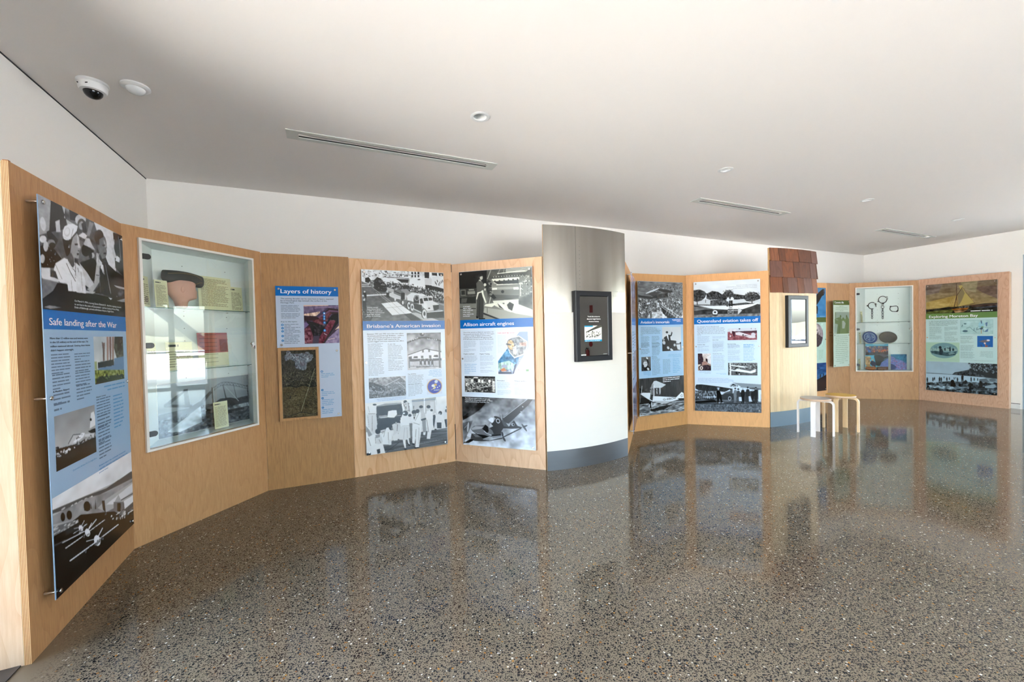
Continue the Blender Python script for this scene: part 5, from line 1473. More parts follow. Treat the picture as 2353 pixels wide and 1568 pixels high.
M['ground']=plain('sunlit_concrete',(200,196,188),.9,vary=.05,bscale=.6)
# ---------------------------------------------------------------- room
HC=3.13
O=Vector((-3.549,4.017,0)); ex=Vector((.9094,.4159,0)); ey=Vector((.4159,-.9094,0)); AR=math.atan2(.4159,.9094)
def rw(a,b,z=0): return O+ex*a+ey*b+Vector((0,0,z))
P_BL=Vector((-3.549,4.017,0)); P_BR=Vector((8.086,9.338,0)); LD=Vector((.4126,-.911,0)).normalized(); RD=Vector((.3387,-.941,0)).normalized()
LEN=12.0
def wallbox(name,A,d,t0,t1,z0,z1,nrm,th=.15,mat='wall',mb=None,mi=0):
    a=A+d*t0;b=A+d*t1;m=mb or MB(); q=[a,b,b+nrm*th,a+nrm*th]
    m.add([(*p.xy,z0) for p in q]+[(*p.xy,z1) for p in q],[(0,1,2,3),(4,5,6,7),(0,1,5,4),(1,2,6,5),(2,3,7,6),(3,0,4,7)],mi)
    if mb is None: return tag(m.build(name,M[mat]),kind='structure')
NL=Vector((-.911,-.4126,0)); NR=Vector((.941,.3387,0)); NB=Vector((-.4159,.9094,0))
BD=(P_BR-P_BL).normalized()
wallbox('wall_back',P_BL-BD*.15,BD,0,(P_BR-P_BL).length+.3,0,HC,NB)
LW0=2.40; LW1=9.4; HEAD=2.72
m=MB(); wallbox('',P_BL,LD,0,LW0,0,HC,NL,mb=m); wallbox('',P_BL,LD,LW0,LW1,HEAD,HC,NL,mb=m); wallbox('',P_BL,LD,LW1,LEN+.15,0,HC,NL,mb=m); tag(m.build('wall_left',M['wall']),kind='structure')
RW0=2.39; RW1=5.95
m=MB(); wallbox('',P_BR,RD,0,RW0,0,HC,NR,mb=m); wallbox('',P_BR,RD,RW0,RW1,2.70,HC,NR,mb=m); wallbox('',P_BR,RD,RW1,LEN+.15,0,HC,NR,mb=m); tag(m.build('wall_right',M['wall']),kind='structure')
FL=P_BL+LD*LEN; FRR=P_BR+RD*LEN; FD=(FRR-FL).normalized(); NF=Vector((.4159,-.9094,0)); FW0=2.6; FW1=8.2
m=MB(); wallbox('',FL,FD,-.15,FW0,0,HC,NF,mb=m); wallbox('',FL,FD,FW0,FW1,2.72,HC,NF,mb=m); wallbox('',FL,FD,FW1,(FRR-FL).length+.15,0,HC,NF,mb=m); tag(m.build('wall_front',M['wall']),kind='structure')
def glaze(A,d,nrm,t0,t1,head,muls,name0,door=None):
    # mullioned glazing: every bay is a window of its own
    ts=sorted(set([t0]+muls+[t1])); rz=math.atan2(d.y,d.x)
    for i,(a,b) in enumerate(zip(ts,ts[1:])):
        isd=door is not None and i in door
        nm=('door_%d'%(i+1)) if isd else 'window_%d'%(name0+i)
        w_=empty(nm,A+d*a+nrm*.06,rz); w_['kind']='structure'; L=b-a; t=.055 if not isd else .09
        f=MB(); f.box(0,-.04,0,t,.04,head);f.box(L-t,-.04,0,L,.04,head);f.box(t,-.04,head-t,L-t,.04,head);f.box(t,-.04,0,L-t,.04,t)
        if isd: f.box(t,-.04,.95,L-t,.04,1.03)
        f.build('door_frame' if isd else 'window_frame',M['steel'],w_)
        g=MB(); g.add([(t,0,t),(L-t,0,t),(L-t,0,head-t),(t,0,head-t)],[(0,1,2,3)]); g.build('pane',M['winglass'],w_)
glaze(P_BL,LD,NL,LW0,LW1,HEAD,[3.8,5.2,6.6,8.0],1)
glaze(P_BR,RD,NR,RW0,RW1,2.70,[3.35,4.3,5.1],11,door=[0])
m=MB()
q=[P_BL+NL*2.2-BD*0+NB*.6,P_BR+NR*4.5+NB*.6,P_BR+RD*(LEN+1)+NR*4.5,P_BL+LD*(LEN+1)+NL*2.2]
m.add([(*p.xy,HC+.35) for p in q]+[(*p.xy,HC+.6) for p in q],[(0,1,2,3),(4,5,6,7),(0,1,5,4),(1,2,6,5),(2,3,7,6),(3,0,4,7)]); tag(m.build('shading_roof',M['trim']),kind='structure')  # unseen roof, overhangs added to keep sun out and shade the right side
glaze(FL,FD,NF,FW0,FW1,2.72,[4.0,5.4,6.8],21)  # front windows invented behind the camera to give fill light
# ceiling with holes for fittings, in the room's own axes
def loc2(p): v=Vector((*p,0))-O; return v.dot(ex),v.dot(ey)
DL=[(-.198,3.018),(2.182,4.121),(4.563,5.221),(6.899,6.294)]
VN=[((-1.683,3.104),(-.163,4.013)),((2.319,4.965),(3.865,5.856)),((6.202,6.769),(7.763,7.614))]
holes=[]
for p in DL: a,b=loc2(p); holes.append((a-.052,b-.052,a+.052,b+.052))
VC=[]
for p,q in VN:
    (a,b),(c,d)=loc2(p),loc2(q); ca,cb=(a+c)/2,(b+d)/2; VC.append((ca,cb)); holes.append((ca-.80,cb-.035,ca+.80,cb+.035))
xs=sorted({-.6,14.2}|{h[0] for h in holes}|{h[2] for h in holes}); ys=sorted({-.6,13.2}|{h[1] for h in holes}|{h[3] for h in holes})
m=MB()
for i in range(len(xs)-1):
    for j in range(len(ys)-1):
        cx,cy=(xs[i]+xs[i+1])/2,(ys[j]+ys[j+1])/2
        if any(h[0]<cx<h[2] and h[1]<cy<h[3] for h in holes): continue
        m.add([rw(xs[i],ys[j],HC),rw(xs[i+1],ys[j],HC),rw(xs[i+1],ys[j+1],HC),rw(xs[i],ys[j+1],HC)],[(0,1,2,3)])
m.add([rw(-.6,-.6,HC+.3),rw(14.2,-.6,HC+.3),rw(14.2,13.2,HC+.3),rw(-.6,13.2,HC+.3)],[(0,1,2,3)])
tag(m.build('ceiling',M['ceil']),kind='structure')
m=MB(); m.add([rw(-.2,-.2),rw(14,-.2),rw(14,12.3),rw(-.2,12.3),rw(-.2,-.2,-.05),rw(14,-.2,-.05),rw(14,12.3,-.05),rw(-.2,12.3,-.05)],[(0,1,2,3),(4,5,6,7),(0,1,5,4),(1,2,6,5),(2,3,7,6),(3,0,4,7)]); tag(m.build('floor',M['floor']),kind='structure')
m=MB(); m.add([(-70,-70,-.06),(80,-70,-.06),(80,80,-.06),(-70,80,-.06)],[(0,1,2,3)]); tag(m.build('outdoor_paving',M['ground']),kind='structure')
m=MB(); wallbox('',P_BL,LD,0,LW0,HC-.009,HC-.001,-NL,th=.003,mb=m); tag(m.build('shadow_line',M['gap']),kind='structure')  # dark strip standing in for the shade line where wall meets ceiling
m=MB(); wallbox('',P_BL,LD,LW0-.05,4.2,0.001,.006,-NL,th=.20,mb=m); tag(m.build('trim_2',M['skirt']),kind='structure')
m=MB(); wallbox('',P_BR,RD,.05,RW0-.02,0,.085,-NR,th=.012,mb=m); wallbox('',P_BR,RD,.05,RW0-.02,.085,.094,-NR,th=.004,mb=m,mi=1); tag(m.build('baseboard_right',[M['trim'],M['gap']]),kind='structure')
# ---------------------------------------------------------------- ceiling fittings
M['ventframe']=plain('grey_white_enamel',(206,209,202),.4)
for i,((a,b),wd) in enumerate(zip([loc2(p) for p in DL],('nearest the long slot vent over the parade poster','second from the front, above the curved aluminium screen','third along, between the two far slot vents','farthest, near the right wall'))):
    t=empty('downlight',rw(a,b,HC),AR,'white recessed ceiling downlight, '+wd,'light','recessed downlights in the ceiling')
    MB().lathe([(.046,0),(.046,.05),(.050,.052),(.050,.0),(.070,-.001),(.072,-.004),(.066,-.007),(.048,-.005),(.046,0)],32,cap=False).build('trim_ring',M['trim'],t,smooth='auto')
    MB().lathe([(.05,.051),(.044,.046)],24).build('lamp_lens',M['ventframe'],t)
VL=('longest-looking white slot vent in the ceiling, above the parade poster','white slot vent above the Queensland aviation poster','far white slot vent, near the back right corner')
for (a,b),lb in zip(VC,VL):
    t=empty('slot_vent',rw(a,b,HC),AR,lb,'vent','slot vents in the ceiling')
    f=MB()
    for x0,y0,x1,y1 in ((-.875,-.078,.875,-.034),(-.875,.034,.875,.078),(-.875,-.034,-.79,.034),(.79,-.034,.875,.034)): f.box(x0,y0,-.006,x1,y1,0)
    f.build('frame',M['ventframe'],t)
    MB().box(-.79,-.006,-.004,.79,.006,.001).build('divider',M['cabframe'],t)
    for s in (-1,1): MB().box(-.79,s*.0205-.002,.012,.79,s*.0205+.002,.03).build('deflector_blade',M['cabframe'],t)
    MB().box(-.80,-.036,.055,.80,.036,.06).box(-.80,-.036,.0,.80,-.034,.055).box(-.80,.034,.0,.80,.036,.055).build('duct',M['black'],t)
t=empty('security_camera',(-2.537,2.53,HC),0,'white dome security camera with black bubble near the left ceiling edge','camera')
MB().lathe([(.0,0),(.074,0),(.075,-.012),(.068,-.016),(.066,-.045),(.06,-.055),(.045,-.058),(.0,-.058)],32,cap=False).build('housing',M['trim'],t,smooth='auto')
MB().sphere((0,0,-.056),.046,.046,.042,20,12).build('dome',plain('smoked_dome',(8,9,12),.06),t,smooth=True)
MB().box(.02,-.0665,-.04,.035,-.0655,-.034).build('slot',M['black'],t); MB().box(-.03,-.066,-.035,-.025,-.06,-.03).build('screw',M['black'],t)
t=empty('motion_sensor',(-2.316,2.575,HC),0,'round white ceiling motion sensor beside the dome camera','sensor')
MB().lathe([(0,0),(.072,0),(.074,-.008),(.066,-.014),(.055,-.017),(0,-.017)],32,cap=False).build('base',M['trim'],t,smooth='auto')
MB().sphere((0,0,-.014),.05,.05,.036,20,12).build('lens',plain('frosted_lens',(222,224,222),.25),t,smooth=True)
# ---------------------------------------------------------------- partition panels
def panel(name_a,name_b,h,mat,label,hole=None,x0=0,x1=0,th=.024,seed=0):
    f=fr(name_a,name_b); L=f.L
    o=f.empty('plywood_panel',0,0,0,label,'panel','plywood panels of the folding display wall')
    b=MB()
    if hole:
        hx0,hz0,hx1,hz1=hole; 
        for q in ((x0,0,0,hx0,th,h),(hx1,0,0,L-x1,th,h),(hx0,0,0,hx1,th,hz0),(hx0,0,hz1,hx1,th,h)): b.box(*q)
    else: b.box(x0,0,0,L-x1,th,h)
    b.build('sheet',M[mat],o); return f,o
g='plywood panels of the folding display wall'
fP1,o=panel('J0','J1',2.397,'ply1','golden plywood panel at the far left, carrying the tall airport poster',x0=.0,x1=.001)
e_=MB()
for i in range(9): e_.box(-.0015,.0005+i*.0026,0,.0,.0005+(i+1)*.0026,2.397,i%2)
e_.build('ply_edge',[M['plyedge_l'],M['plyedge_d']],o,label='striped laminated edge')
MB().box(0,.026,0,.02,.225,2.39).build('side_return',M['pale'],o,label='pale pine side return')
MB().box(.0,.001,2.398,.018,.02,2.402).build('edge_cap',M['plyedge_d'],o)
panel('J1','J2',2.40,'ply2','golden plywood panel around the larger glass cabinet on the left',hole=(.112,.71,1.034,2.30),x0=.0,x1=.002)
panel('J2','J3',2.392,'ply3','narrow streaky brown plywood panel behind the layers of history sign',x1=.002)
panel('J3','J4',2.382,'ply4','light honey plywood panel behind the American invasion poster',x1=.001)
panel('J4','J5',2.372,'ply5','palest pinkish plywood panel behind the aircraft engines poster',x0=.001)
panel('K1','J6',2.385,'ply7','plywood panel seen edge-on behind the curved aluminium screen',x0=.03)
panel('J6','J7',2.392,'ply7','amber plywood panel behind the crowd and biplane poster',x0=.002)
panel('J7','J8',2.397,'ply8','orange plywood panel behind the Queensland aviation poster',x0=.002)
panel('L1','J11',2.40,'ply9','plywood panel hidden behind the shingled column',x0=.03)
panel('J11','J12',2.402,'ply8','plywood strip behind the eagle poster',x1=.001)
panel('J12','J13',2.405,'ply9','brown plywood panel behind the narrow green convict sign',x0=.001)
panel('J13','J14',2.416,'ply9','brown plywood panel around the far glass cabinet with shackles',hole=(.114,.59,1.06,2.30),x1=.003,x0=.002)
fP11,o=panel('J14','J15',2.422,'ply11','pinkish figured plywood panel at the far right, behind the bay poster')
MB().box(fP11.L-.02,.026,0,fP11.L,.112,2.415).build('side_return',M['pale'],o,label='pale pine side return')
# hinges between panels 4 and 5
f=fr('J4','J5'); o=f.empty('panel_hinge',0,-.001,0,'dark strip hinge in the joint left of the aircraft engines poster','hinge'); 
for z0,z1 in ((2.28,2.37),(.02,.45)): MB().box(-.004,-.002,z0,.004,.001,z1).build('leaf',M['black'],o)
# ---------------------------------------------------------------- posters
BGC={'P1':((158,190,224),(190,208,232)),'P3':((186,200,222),)*2,'P4':((218,233,250),)*2,'P5':((224,236,250),)*2,'P6':((170,185,220),)*2,'P7':((160,200,232),(176,208,232)),'P8':((204,226,248),)*2,'P9':((180,208,196),)*2,'P10':((190,208,194),)*2,'P11':((182,214,216),)*2}
for P in ART.values():
    for t in P['t']:
        if t[0]=='T': want(t[5],t[7])
EXTRA=[('Touch the screen to',1),('discover Eagle Farm’s',1),('Aviation history',1),('Eagle Farm: Brisbane’s First Airport',1),('Heritage Park',1),('EXIT',1)]
for s,b in EXTRA: want(s,b)
make_texts()
STD=None
def standoff(parent,x,z,off,first=[None],r=.011):
    if first[0] is None or abs(first[0]['off']-off)>.001:
        b=MB(); b.lathe([(r*.75,0),(r*.75,off)],12,(0,0,0),'Y'); b.lathe([(r*.8,-.010),(r,-.008),(r,-.004),(r*.9,-.0035)],14,(0,0,0),'Y'); o=b.build('standoff',M['chrome'],parent,smooth='auto'); o['off']=off; o['label']='chrome standoff'; first[0]=o
    else: o=first[0].copy(); C.objects.link(o); o.parent=parent
    o.location=(x,-.004,z) ; o.data=o.data; return o
def poster(key,f,x0,z0,x1,z1,off,label,name='poster_board',studs=None,outline=None,th=.004,dx=0,cat='poster',vr=(0,1),part=None,group='posters on the plywood panels'):
    A_=ART[key]; W,H=x1-x0,z1-z0; o=f.empty(name,x0,-off,z0,label,cat,group)
    va,vb=vr; Hf=H/(vb-va)                      # height of the whole printed layout
    zf=lambda v:H-(v-va)*Hf
    b=MB(); pts=outline or [(0,0),(W,0),(W,H),(0,H)]
    n=len(pts); b.add([(x,-th,z) for x,z in pts]+[(x,0,z) for x,z in pts],[tuple(range(n))]+[tuple(range(n,2*n))[::-1]]+[(i,(i+1)%n,n+(i+1)%n,n+i) for i in range(n)])
    bd=b.build('board',plain('board_'+key.lower(),BGC[key][0],.22),o)
    y=-th-.0008
    seen=0
    for i,(nm,r,tint,cell,ops) in enumerate(A_['p']):
        u0,v0,u1,v1=[min(1,max(0,t)) for t in r]
        if v1<va or v0>vb: continue
        nx=max(8,int((u1-u0)*W/cell)); nz=max(8,int((v1-v0)*Hf/cell)); im=paint(ops,nx,nz,hash_(key)+i,1); 
        if tint!=(255,255,255):
            gmax=im.max(-1,keepdims=True); im=np.clip(im*1.2-24,0,255)/255*np.clip(np.array(tint)*1.04,0,255)
        grid_print(nm,u0*W,zf(v0),u1*W,zf(v1),y,im,M['print'],o) if False else grid_print(nm,u0*W,zf(v1),u1*W,zf(v0),y,im,M['print'],o)
    ink=Ink()
    for (u0,v0,u1,v1,c) in A_['r']:
        if v1<=va or v0>=vb: continue
        bb=Ink(); bb.rect(u0*W,zf(v1),u1*W,zf(v0),y,COLS[c]); bb.build('title_band',M['print'],o)
    tt=Ink(); rs=np.random.RandomState(hash_(key)); bgc=BGC[key][0]
    for t in A_['t']:
        if not (va-.01<=t[2]<=vb+.01): continue
        if t[0]=='T':
            _,u0,v,u1,hh,s,c,bo=t; big=hh>.0125 and bo
            if big: tt=Ink(); tt.text(s,bo,u0*W,u1*W,zf(v),hh*Hf,y-.0008,COLS[c]); tt.build('title_lettering',M['print'],o,kind='stuff')
            else: ink.text(s,bo,u0*W,u1*W,zf(v),hh*Hf,y-.0008,COLS[c])
        elif t[0]=='O': ink.disc(t[1]*W,zf(t[2]),t[3]*W*.9,y-.0004,COLS[t[4]])
        else:
            _,u0,v0,u1,v1,n,c,d,al=t; pitch=(v1-v0)*Hf/n; cc=mixc(bgc,COLS[c],.46*d) if c!='white' else COLS[c]
            for k in range(n):
                zt=zf(v0)-pitch*(k+.25); L=(u1-u0)*W*((.85+.15*rs.rand()) if k<n-1 else .35+.5*rs.rand()); xx=u0*W if al=='l' else u1*W-L; xe=xx+L
                while xx<xe-.004:
                    wl=min(xe-xx,pitch*(1.2+rs.rand()*3.2)); ink.rect(xx,zt-pitch*.36,xx+wl,zt,y-.0006,cc); xx+=wl+pitch*.32
    ink.build('body_text',M['print'],o,kind='stuff')
    for (x,z) in (studs if studs is not None else [(.03,.03),(W-.03,.03),(.025,H*.5),(W-.025,H*.5),(.03,H-.03),(W-.03,H-.03)]): standoff(o,x,z,off-.001)
    return o
def hash_(s): return sum(ord(c)*(i+7) for i,c in enumerate(s))
poster('P1',fP1,.077,.247,1.0,2.275,.055,'tall poster titled Safe landing after the War, a woman in a white hat on top')
f=fr('J2','J3'); W3,H3=.579,1.369
poster('P3',f,.124,.692,.703,2.061,.035,'smaller L-shaped sign titled Layers of history, with a trench photograph',name='information_sign',outline=[(.376,0),(W3,0),(W3,H3),(0,H3),(0,.746),(.376,.746)],studs=[(.03,H3-.03),(W3-.03,H3-.03),(.04,.775),(W3-.03,.7),(W3-.03,.03)],cat='sign',group=None)
poster('P4',fr('J3','J4'),.12,.234,1.033,2.262,.04,'poster titled Brisbane’s American invasion, a truck parade on top')
poster('P5',fr('J4','J5'),.122,.222,1.026,2.267,.035,'poster titled Allison aircraft engines, a mechanic and engine on top')
poster('P6',fr('K1','J6'),.12,.235,1.03,2.265,.06,'poster seen almost edge-on just right of the curved aluminium screen')
poster('P7',fr('J6','J7'),.073,.235,.963,2.27,.05,'poster titled Aviation’s immortals, a crowd around a plane on top')
poster('P8',fr('J7','J8'),.11,.229,1.041,2.276,.035,'poster titled Queensland aviation takes off, trees behind a monoplane on top')
f12=fr('J11','J12'); poster('P9',f12,.095,.235,1.015,2.298,.03,'eagle poster partly hidden behind the shingled column')
f13=fr('J12','J13'); 
for vr,zz,lb in (((0,.5035),(1.371,2.048),'upper plate of the green convict life sign, with pale silhouettes'),((.5035,1),(.70,1.369),'lower text plate of the narrow green convict life sign')):
    H=zz[1]-zz[0]; poster('P10',f13,.036,zz[0],.547,zz[1],.09,lb,name='sign_plate',vr=vr,studs=[(.03,.03),(.48,.03),(.03,H-.03),(.48,H-.03)],cat='sign',group='plates of the convict sign')
poster('P11',fP11,.114,.222,1.05,2.30,.035,'poster titled Exploring Moreton Bay, a sailing ship painting on top')
# ---------------------------------------------------------------- core sample box beside the layers sign
f=fr('J2','J3'); o=f.empty('soil_core_box',.129,-.001,.695,'shallow timber box with a glazed soil core, under the layers sign','display box')
w_,h_,d_=.371,.741,.06; b=MB(); t=.028
b.box(0,-d_,0,t,0,h_,bev=.002).box(w_-t,-d_,0,w_,0,h_,bev=.002).box(t,-d_,0,w_-t,0,t,bev=.002).box(t,-d_,h_-t,w_-t,0,h_,bev=.002); b.build('frame',M['ply3'],o)
def soil():
    nx,nz=110,230; rs=np.random.RandomState(5); X,Z=np.meshgrid(np.linspace(0,1,nx),np.linspace(0,1,nz)) # Z=0 top
    n=lambda a,b:vnoise(rs,a,b,X,Z)
    col=np.zeros((nz,nx,3)); dep=np.zeros((nz,nx))
    fine=n(46,90); med=n(14,28); big=n(4,8)
    z1,z2,z3=.545+.02*n(5,2),.76+.02*n(5,2),.95
    A_=np.array((52,46,34.));B_=np.array((96,80,46.));D_=np.array((92,76,44.))
    col[:]=A_; m2=Z>z1; col[m2]=B_; m3=Z>z2; col[m3]=D_
    col+= (fine*34+med*16+big*8)[...,None]
    sp=(n(60,120)>.55)&(Z>.33)&(Z<.56); col[sp]=(150,142,112)
    crack=np.abs(Z-z1)<.008+.004*fine; col[crack]=(12,10,8)
    cr2=(np.abs(med)<.05)&(Z>.62)&(Z<.75); col[cr2]=(26,20,10); cr3=np.abs(Z-(.955+.02*np.sin(X*9)))<.005; col[cr3]=(20,16,10)
    dep=.006*fine+.006*med; dep[crack]-=.012; dep[cr2]-=.008
    return X,Z,col,dep,rs
X,Z,col,dep,rs=soil(); nz,nx=X.shape
def wp(co):
    q=co.reshape(nz,nx,3); q[...,1]-=dep; return q.reshape(-1,3)
grid_print('soil_core',t,t,w_-t,h_-t,-.024,col,M['matte'],o,warp=wp)
# crumpled clear plastic bag
def bag():
    nx2,nz2=70,80; rs=np.random.RandomState(9); U,V=np.meshgrid(np.linspace(0,1,nx2),np.linspace(0,1,nz2)); b=MB()
    def lobe(cx,cz,rx,rz,ang,ph):
        a=U*2-1;c=V*2-1; r2=a*a+c*c; y=-.012*np.sqrt(np.clip(1-np.minimum(r2,1),0,1))-.002; n=vnoise(rs,26,10,U,V)*.6+vnoise(rs,44,30,U,V)*.4
        th=np.arctan2(c,a); rr=np.sqrt(np.maximum(np.abs(a),np.abs(c))**2); k=np.where(r2>0,rr/np.maximum(np.sqrt(r2),1e-6),1); a2=a*k;c2=c*k; rad=np.sqrt(a2*a2+c2*c2)
        w_b=1+.20*np.sin(3*th+ph)+.11*np.sin(5*th+ph*2); a2=a2*w_b;c2=c2*w_b
        y=-.014*np.sqrt(np.clip(1-rad**2,0,1))-.003*n; x=cx+(a2*rx)*math.cos(ang)-(c2*rz)*math.sin(ang)+.004*n; z=cz+(a2*rx)*math.sin(ang)+(c2*rz)*math.cos(ang)
        im=np.zeros((nz2,nx2,3)); im[:]=(120,124,140); im+=(n*120)[...,None]; m=vnoise(rs,9,9,U,V)>.35; im[m]=im[m]*.7+np.array((90,50,60))*.3
        def w2(co): return np.stack([x,y-.036,z],-1).reshape(-1,3)
        grid_print('plastic_bag',0,0,1,1,0,np.clip(im,20,235),M['print'],o,warp=w2,label='crumpled clear plastic bag')
    lobe(.205,.605,.082,.088,.25,1.0); lobe(.095,.655,.042,.046,-.2,2.2); lobe(.265,.65,.05,.035,.1,3.0)
bag()
MB().tube([(.19,-.05,.085),(.33,-.05,.52)],.0012,5).build('string',M['paper'],o,label='thin white string')
g=MB(); g.add([(t,-.055,t),(w_-t,-.055,t),(w_-t,-.055,h_-t),(t,-.055,h_-t)],[(0,1,2,3)]); g.build('cover_glass',M['glass'],o)
# ---------------------------------------------------------------- curved columns
def arc(L,s,n=24,th=0):   # points across the chord bulging towards -y
    Rr=(L*L/4+s*s)/(2*s); cy=Rr-s; out=[]
    half=math.asin(L/2/Rr)
    for i in range(n+1):
        a=-half+2*half*i/n; out.append((L/2+(Rr+th)*math.sin(a),cy-(Rr+th)*math.cos(a)))
    return out
def shell(L,s,z0,z1,th,t0=0,n=24):
    b=MB(); a=arc(L,s,n,t0+th); c=arc(L,s,n,t0); k=n+1
    vs=[(x,y,z0) for x,y in a]+[(x,y,z1) for x,y in a]+[(x,y,z0) for x,y in c]+[(x,y,z1) for x,y in c]; fs=[]
    for i in range(n): fs+=[(i,i+1,k+i+1,k+i),(2*k+i,3*k+i,3*k+i+1,2*k+i+1),(k+i,k+i+1,3*k+i+1,3*k+i),(i,2*k+i,2*k+i+1,i+1)]
    fs+=[(0,k,3*k,2*k),(n,2*k+n,3*k+n,k+n)]; return b.add(vs,fs)
f=Fr(J['K0'],(1.395,4.976)); L=1.15; sg=.075
o=f.empty('curved_screen_wall',0,0,0,'tall curved column clad in aluminium above and cream canvas below','screen wall')
shell(L,sg,0,2.715,.02,-.02).build('core',M['plyedge_l'],o,smooth='auto')
shell(L,sg,1.753,2.715,.003,.001,32).build('aluminium_sheet',M['alu'],o,smooth='auto',label='scratched aluminium sheet')
shell(L,sg,.217,1.752,.004,.001,32).build('canvas_panel',M['canvas'],o,smooth='auto',label='cream canvas cladding with faint seams')
shell(L,sg,0,.216,.003,.001,32).build('skirting',M['skirt'],o,smooth='auto',label='brushed steel kick plate')
sm=MB()
for z in (.52,.84,1.13,1.42):
    a=arc(L,sg,24,.0056); 
    for p,q in zip(a,a[1:]): sm.add([(p[0],p[1],z),(q[0],q[1],z),(q[0],q[1],z+.004),(p[0],p[1],z+.004)],[(0,1,2,3)])
sm.build('canvas_seam',plain('canvas_seam',(229,225,217),.9),o,kind='stuff')
rv=MB(); rs=random.Random(3); A_=arc(L,sg,200,.0045)
for z in np.arange(1.95,2.5,.045): p=A_[int(200*.375)]; rv.sphere((p[0],p[1],z),.0035,.0025,.0035,6,4)
for z in (1.95,2.0):
    for i in range(6): p=A_[int(200*(.80+.032*i))]; rv.sphere((p[0],p[1],z),.0035,.0025,.0035,6,4)
rv.build('rivet',M['skirt'],o,kind='stuff')
p=arc(L,sg,24,.0045)
sp=MB(); 
for i in (8,): sp.box(p[i][0]-.0006,p[i][1]-.0006,1.755,p[i][0]+.0006,p[i][1],2.714)
sp.build('sheet_seam',M['gap'],o)
def monitor(f,x0,z0,x1,z1,off,label,bright,name='touch_screen'):
    W,H=x1-x0,z1-z0; o=f.empty(name,x0,-off,z0,label,'screen','touch screens on the curved columns')
    t=.062; b=MB()
    prof=[(0,.045),(0,0),(.006,-.006),(t-.008,-.006),(t,.004)]
    # mitred frame: profile swept round the rectangle
    rect=lambda d:[(d,d),(W-d,d),(W-d,H-d),(d,H-d)]
    rings=[[(x,y,z) for x,z in rect(d)] for d,y in prof]; vs=[v for r_ in rings for v in r_]; fs=[]
    for j in range(len(rings)-1):
        for i in range(4): fs.append((j*4+i,j*4+(i+1)%4,(j+1)*4+(i+1)%4,(j+1)*4+i))
    b.add(vs,fs); b.build('bezel',plain('black_bezel',(12,16,24),.4,spec=.45),o)
    MB().box(.01,.006,.01,W-.01,.045,H-.01).build('casing',M['black'],o)
    m_,nt,bb=new_mat('dark_display_glass'); bb.inputs['Base Color'].default_value=(.006,.007,.007,1); bb.inputs['Roughness'].default_value=.015; bb.inputs['IOR'].default_value=1.8 ; bb.inputs['Specular IOR Level'].default_value=.75
    MB().box(t-.002,.004,t-.002,W-t+.002,.006,H-t+.002).build('display',m_,o)
    y=.0032; k=Ink(); sc=min(1,(W-2*t)/.38)
    cx=W/2-.005
    zz=[.50,.472,.444]; 
    if bright: zz=[.155,.132,.11]
    for (s,wd),z in zip((('Touch the screen to',.17),('discover Eagle Farm’s',.19),('Aviation history',.14)),zz): k.text(s,1,cx-wd/2,cx+wd/2,z*H/.795,.014,y,(245,245,245))
    k.build('screen_text',M['screen'],o,kind='stuff'); k=Ink()
    if not bright:
        k.rect(.118,.222,.358,.402,y+.0006,(222,226,214)); k.rect(.118,.222,.358,.242,y,(20,140,180)); k.rect(.118,.389,.235,.402,y,(20,140,180)); k.text('Eagle Farm: Brisbane’s First Airport',1,.128,.33,.227,.009,y-.0004,(240,250,255))
        k.put([(.13,y,.33),(.30,y,.402),(.358,y,.402),(.358,y,.385),(.14,y,.325)],[(0,1,2,3,4)],(70,70,62))
        r_=np.random.RandomState(4)
        for _ in range(70): x=.13+r_.rand()*.21; z=.265+r_.rand()*.065; k.rect(x,z,x+.005+r_.rand()*.01,z+.004+r_.rand()*.012,y-.0002,(40,42,38) if r_.rand()<.6 else (170,170,160))
        k.build('screen_picture',M['screen'],o,kind='stuff'); k=Ink()
        for i in range(5): k.rect(.068+i*.014,.068,.077+i*.014,.08,y,(235,240,240))
        for i in range(4): k.rect(W-.13+i*.014,.072,W-.12+i*.014,.078,y,(170,180,180))
    k.build('screen_icons',M['screen'],o,kind='stuff'); return o
monitor(f,.336,1.197,.843,1.991,.115,'black framed touch screen on the cream canvas column',False)
# shingled column
f=fr('L0','L1'); L=f.L; sg2=.045
o=f.empty('shingled_column',0,0,0,'pale timber column topped with three rows of cedar shingles','column')
shell(L,sg2,0,2.745,.02,-.02).build('core',M['plyedge_l'],o,smooth='auto')
n=18; A_=arc(L,sg2,n,.001); B2=arc(L,sg2,n,.007)
M['stave']=wood('silver_ash_stave',(236,210,168),(214,182,134),.1,seed=14,grain=.7)
M['skirt2']=plain('blue_grey_skirting',(118,136,148),.5)
for i in range(n):
    (x0,y0),(x1,y1)=A_[i],A_[i+1];(X0,Y0),(X1,Y1)=B2[i],B2[i+1]; e=.0012
    q=MB(); q.add([(x0+e,y0,.23),(x1,y1,.23),(X1,Y1,.23),(X0+e,Y0,.23),(x0+e,y0,2.10),(x1,y1,2.10),(X1,Y1,2.10),(X0+e,Y0,2.10)],[(0,1,2,3),(4,5,6,7),(0,1,5,4),(1,2,6,5),(2,3,7,6),(3,0,4,7)]); q.build('stave',M['stave'],o)
shell(L,sg2,0,.229,.006,.001,18).build('skirting',M['skirt2'],o,smooth='auto',label='blue-grey kick plate')
rs=random.Random(8)
rows=[(2.062,2.33,[0,.21,.31,.50,.64,.855,1.0]),(2.30,2.56,[0,.21,.42,.545,.80,.97,1.0]),(2.545,2.748,[0,.145,.265,.525,.65,.83,1.0])]
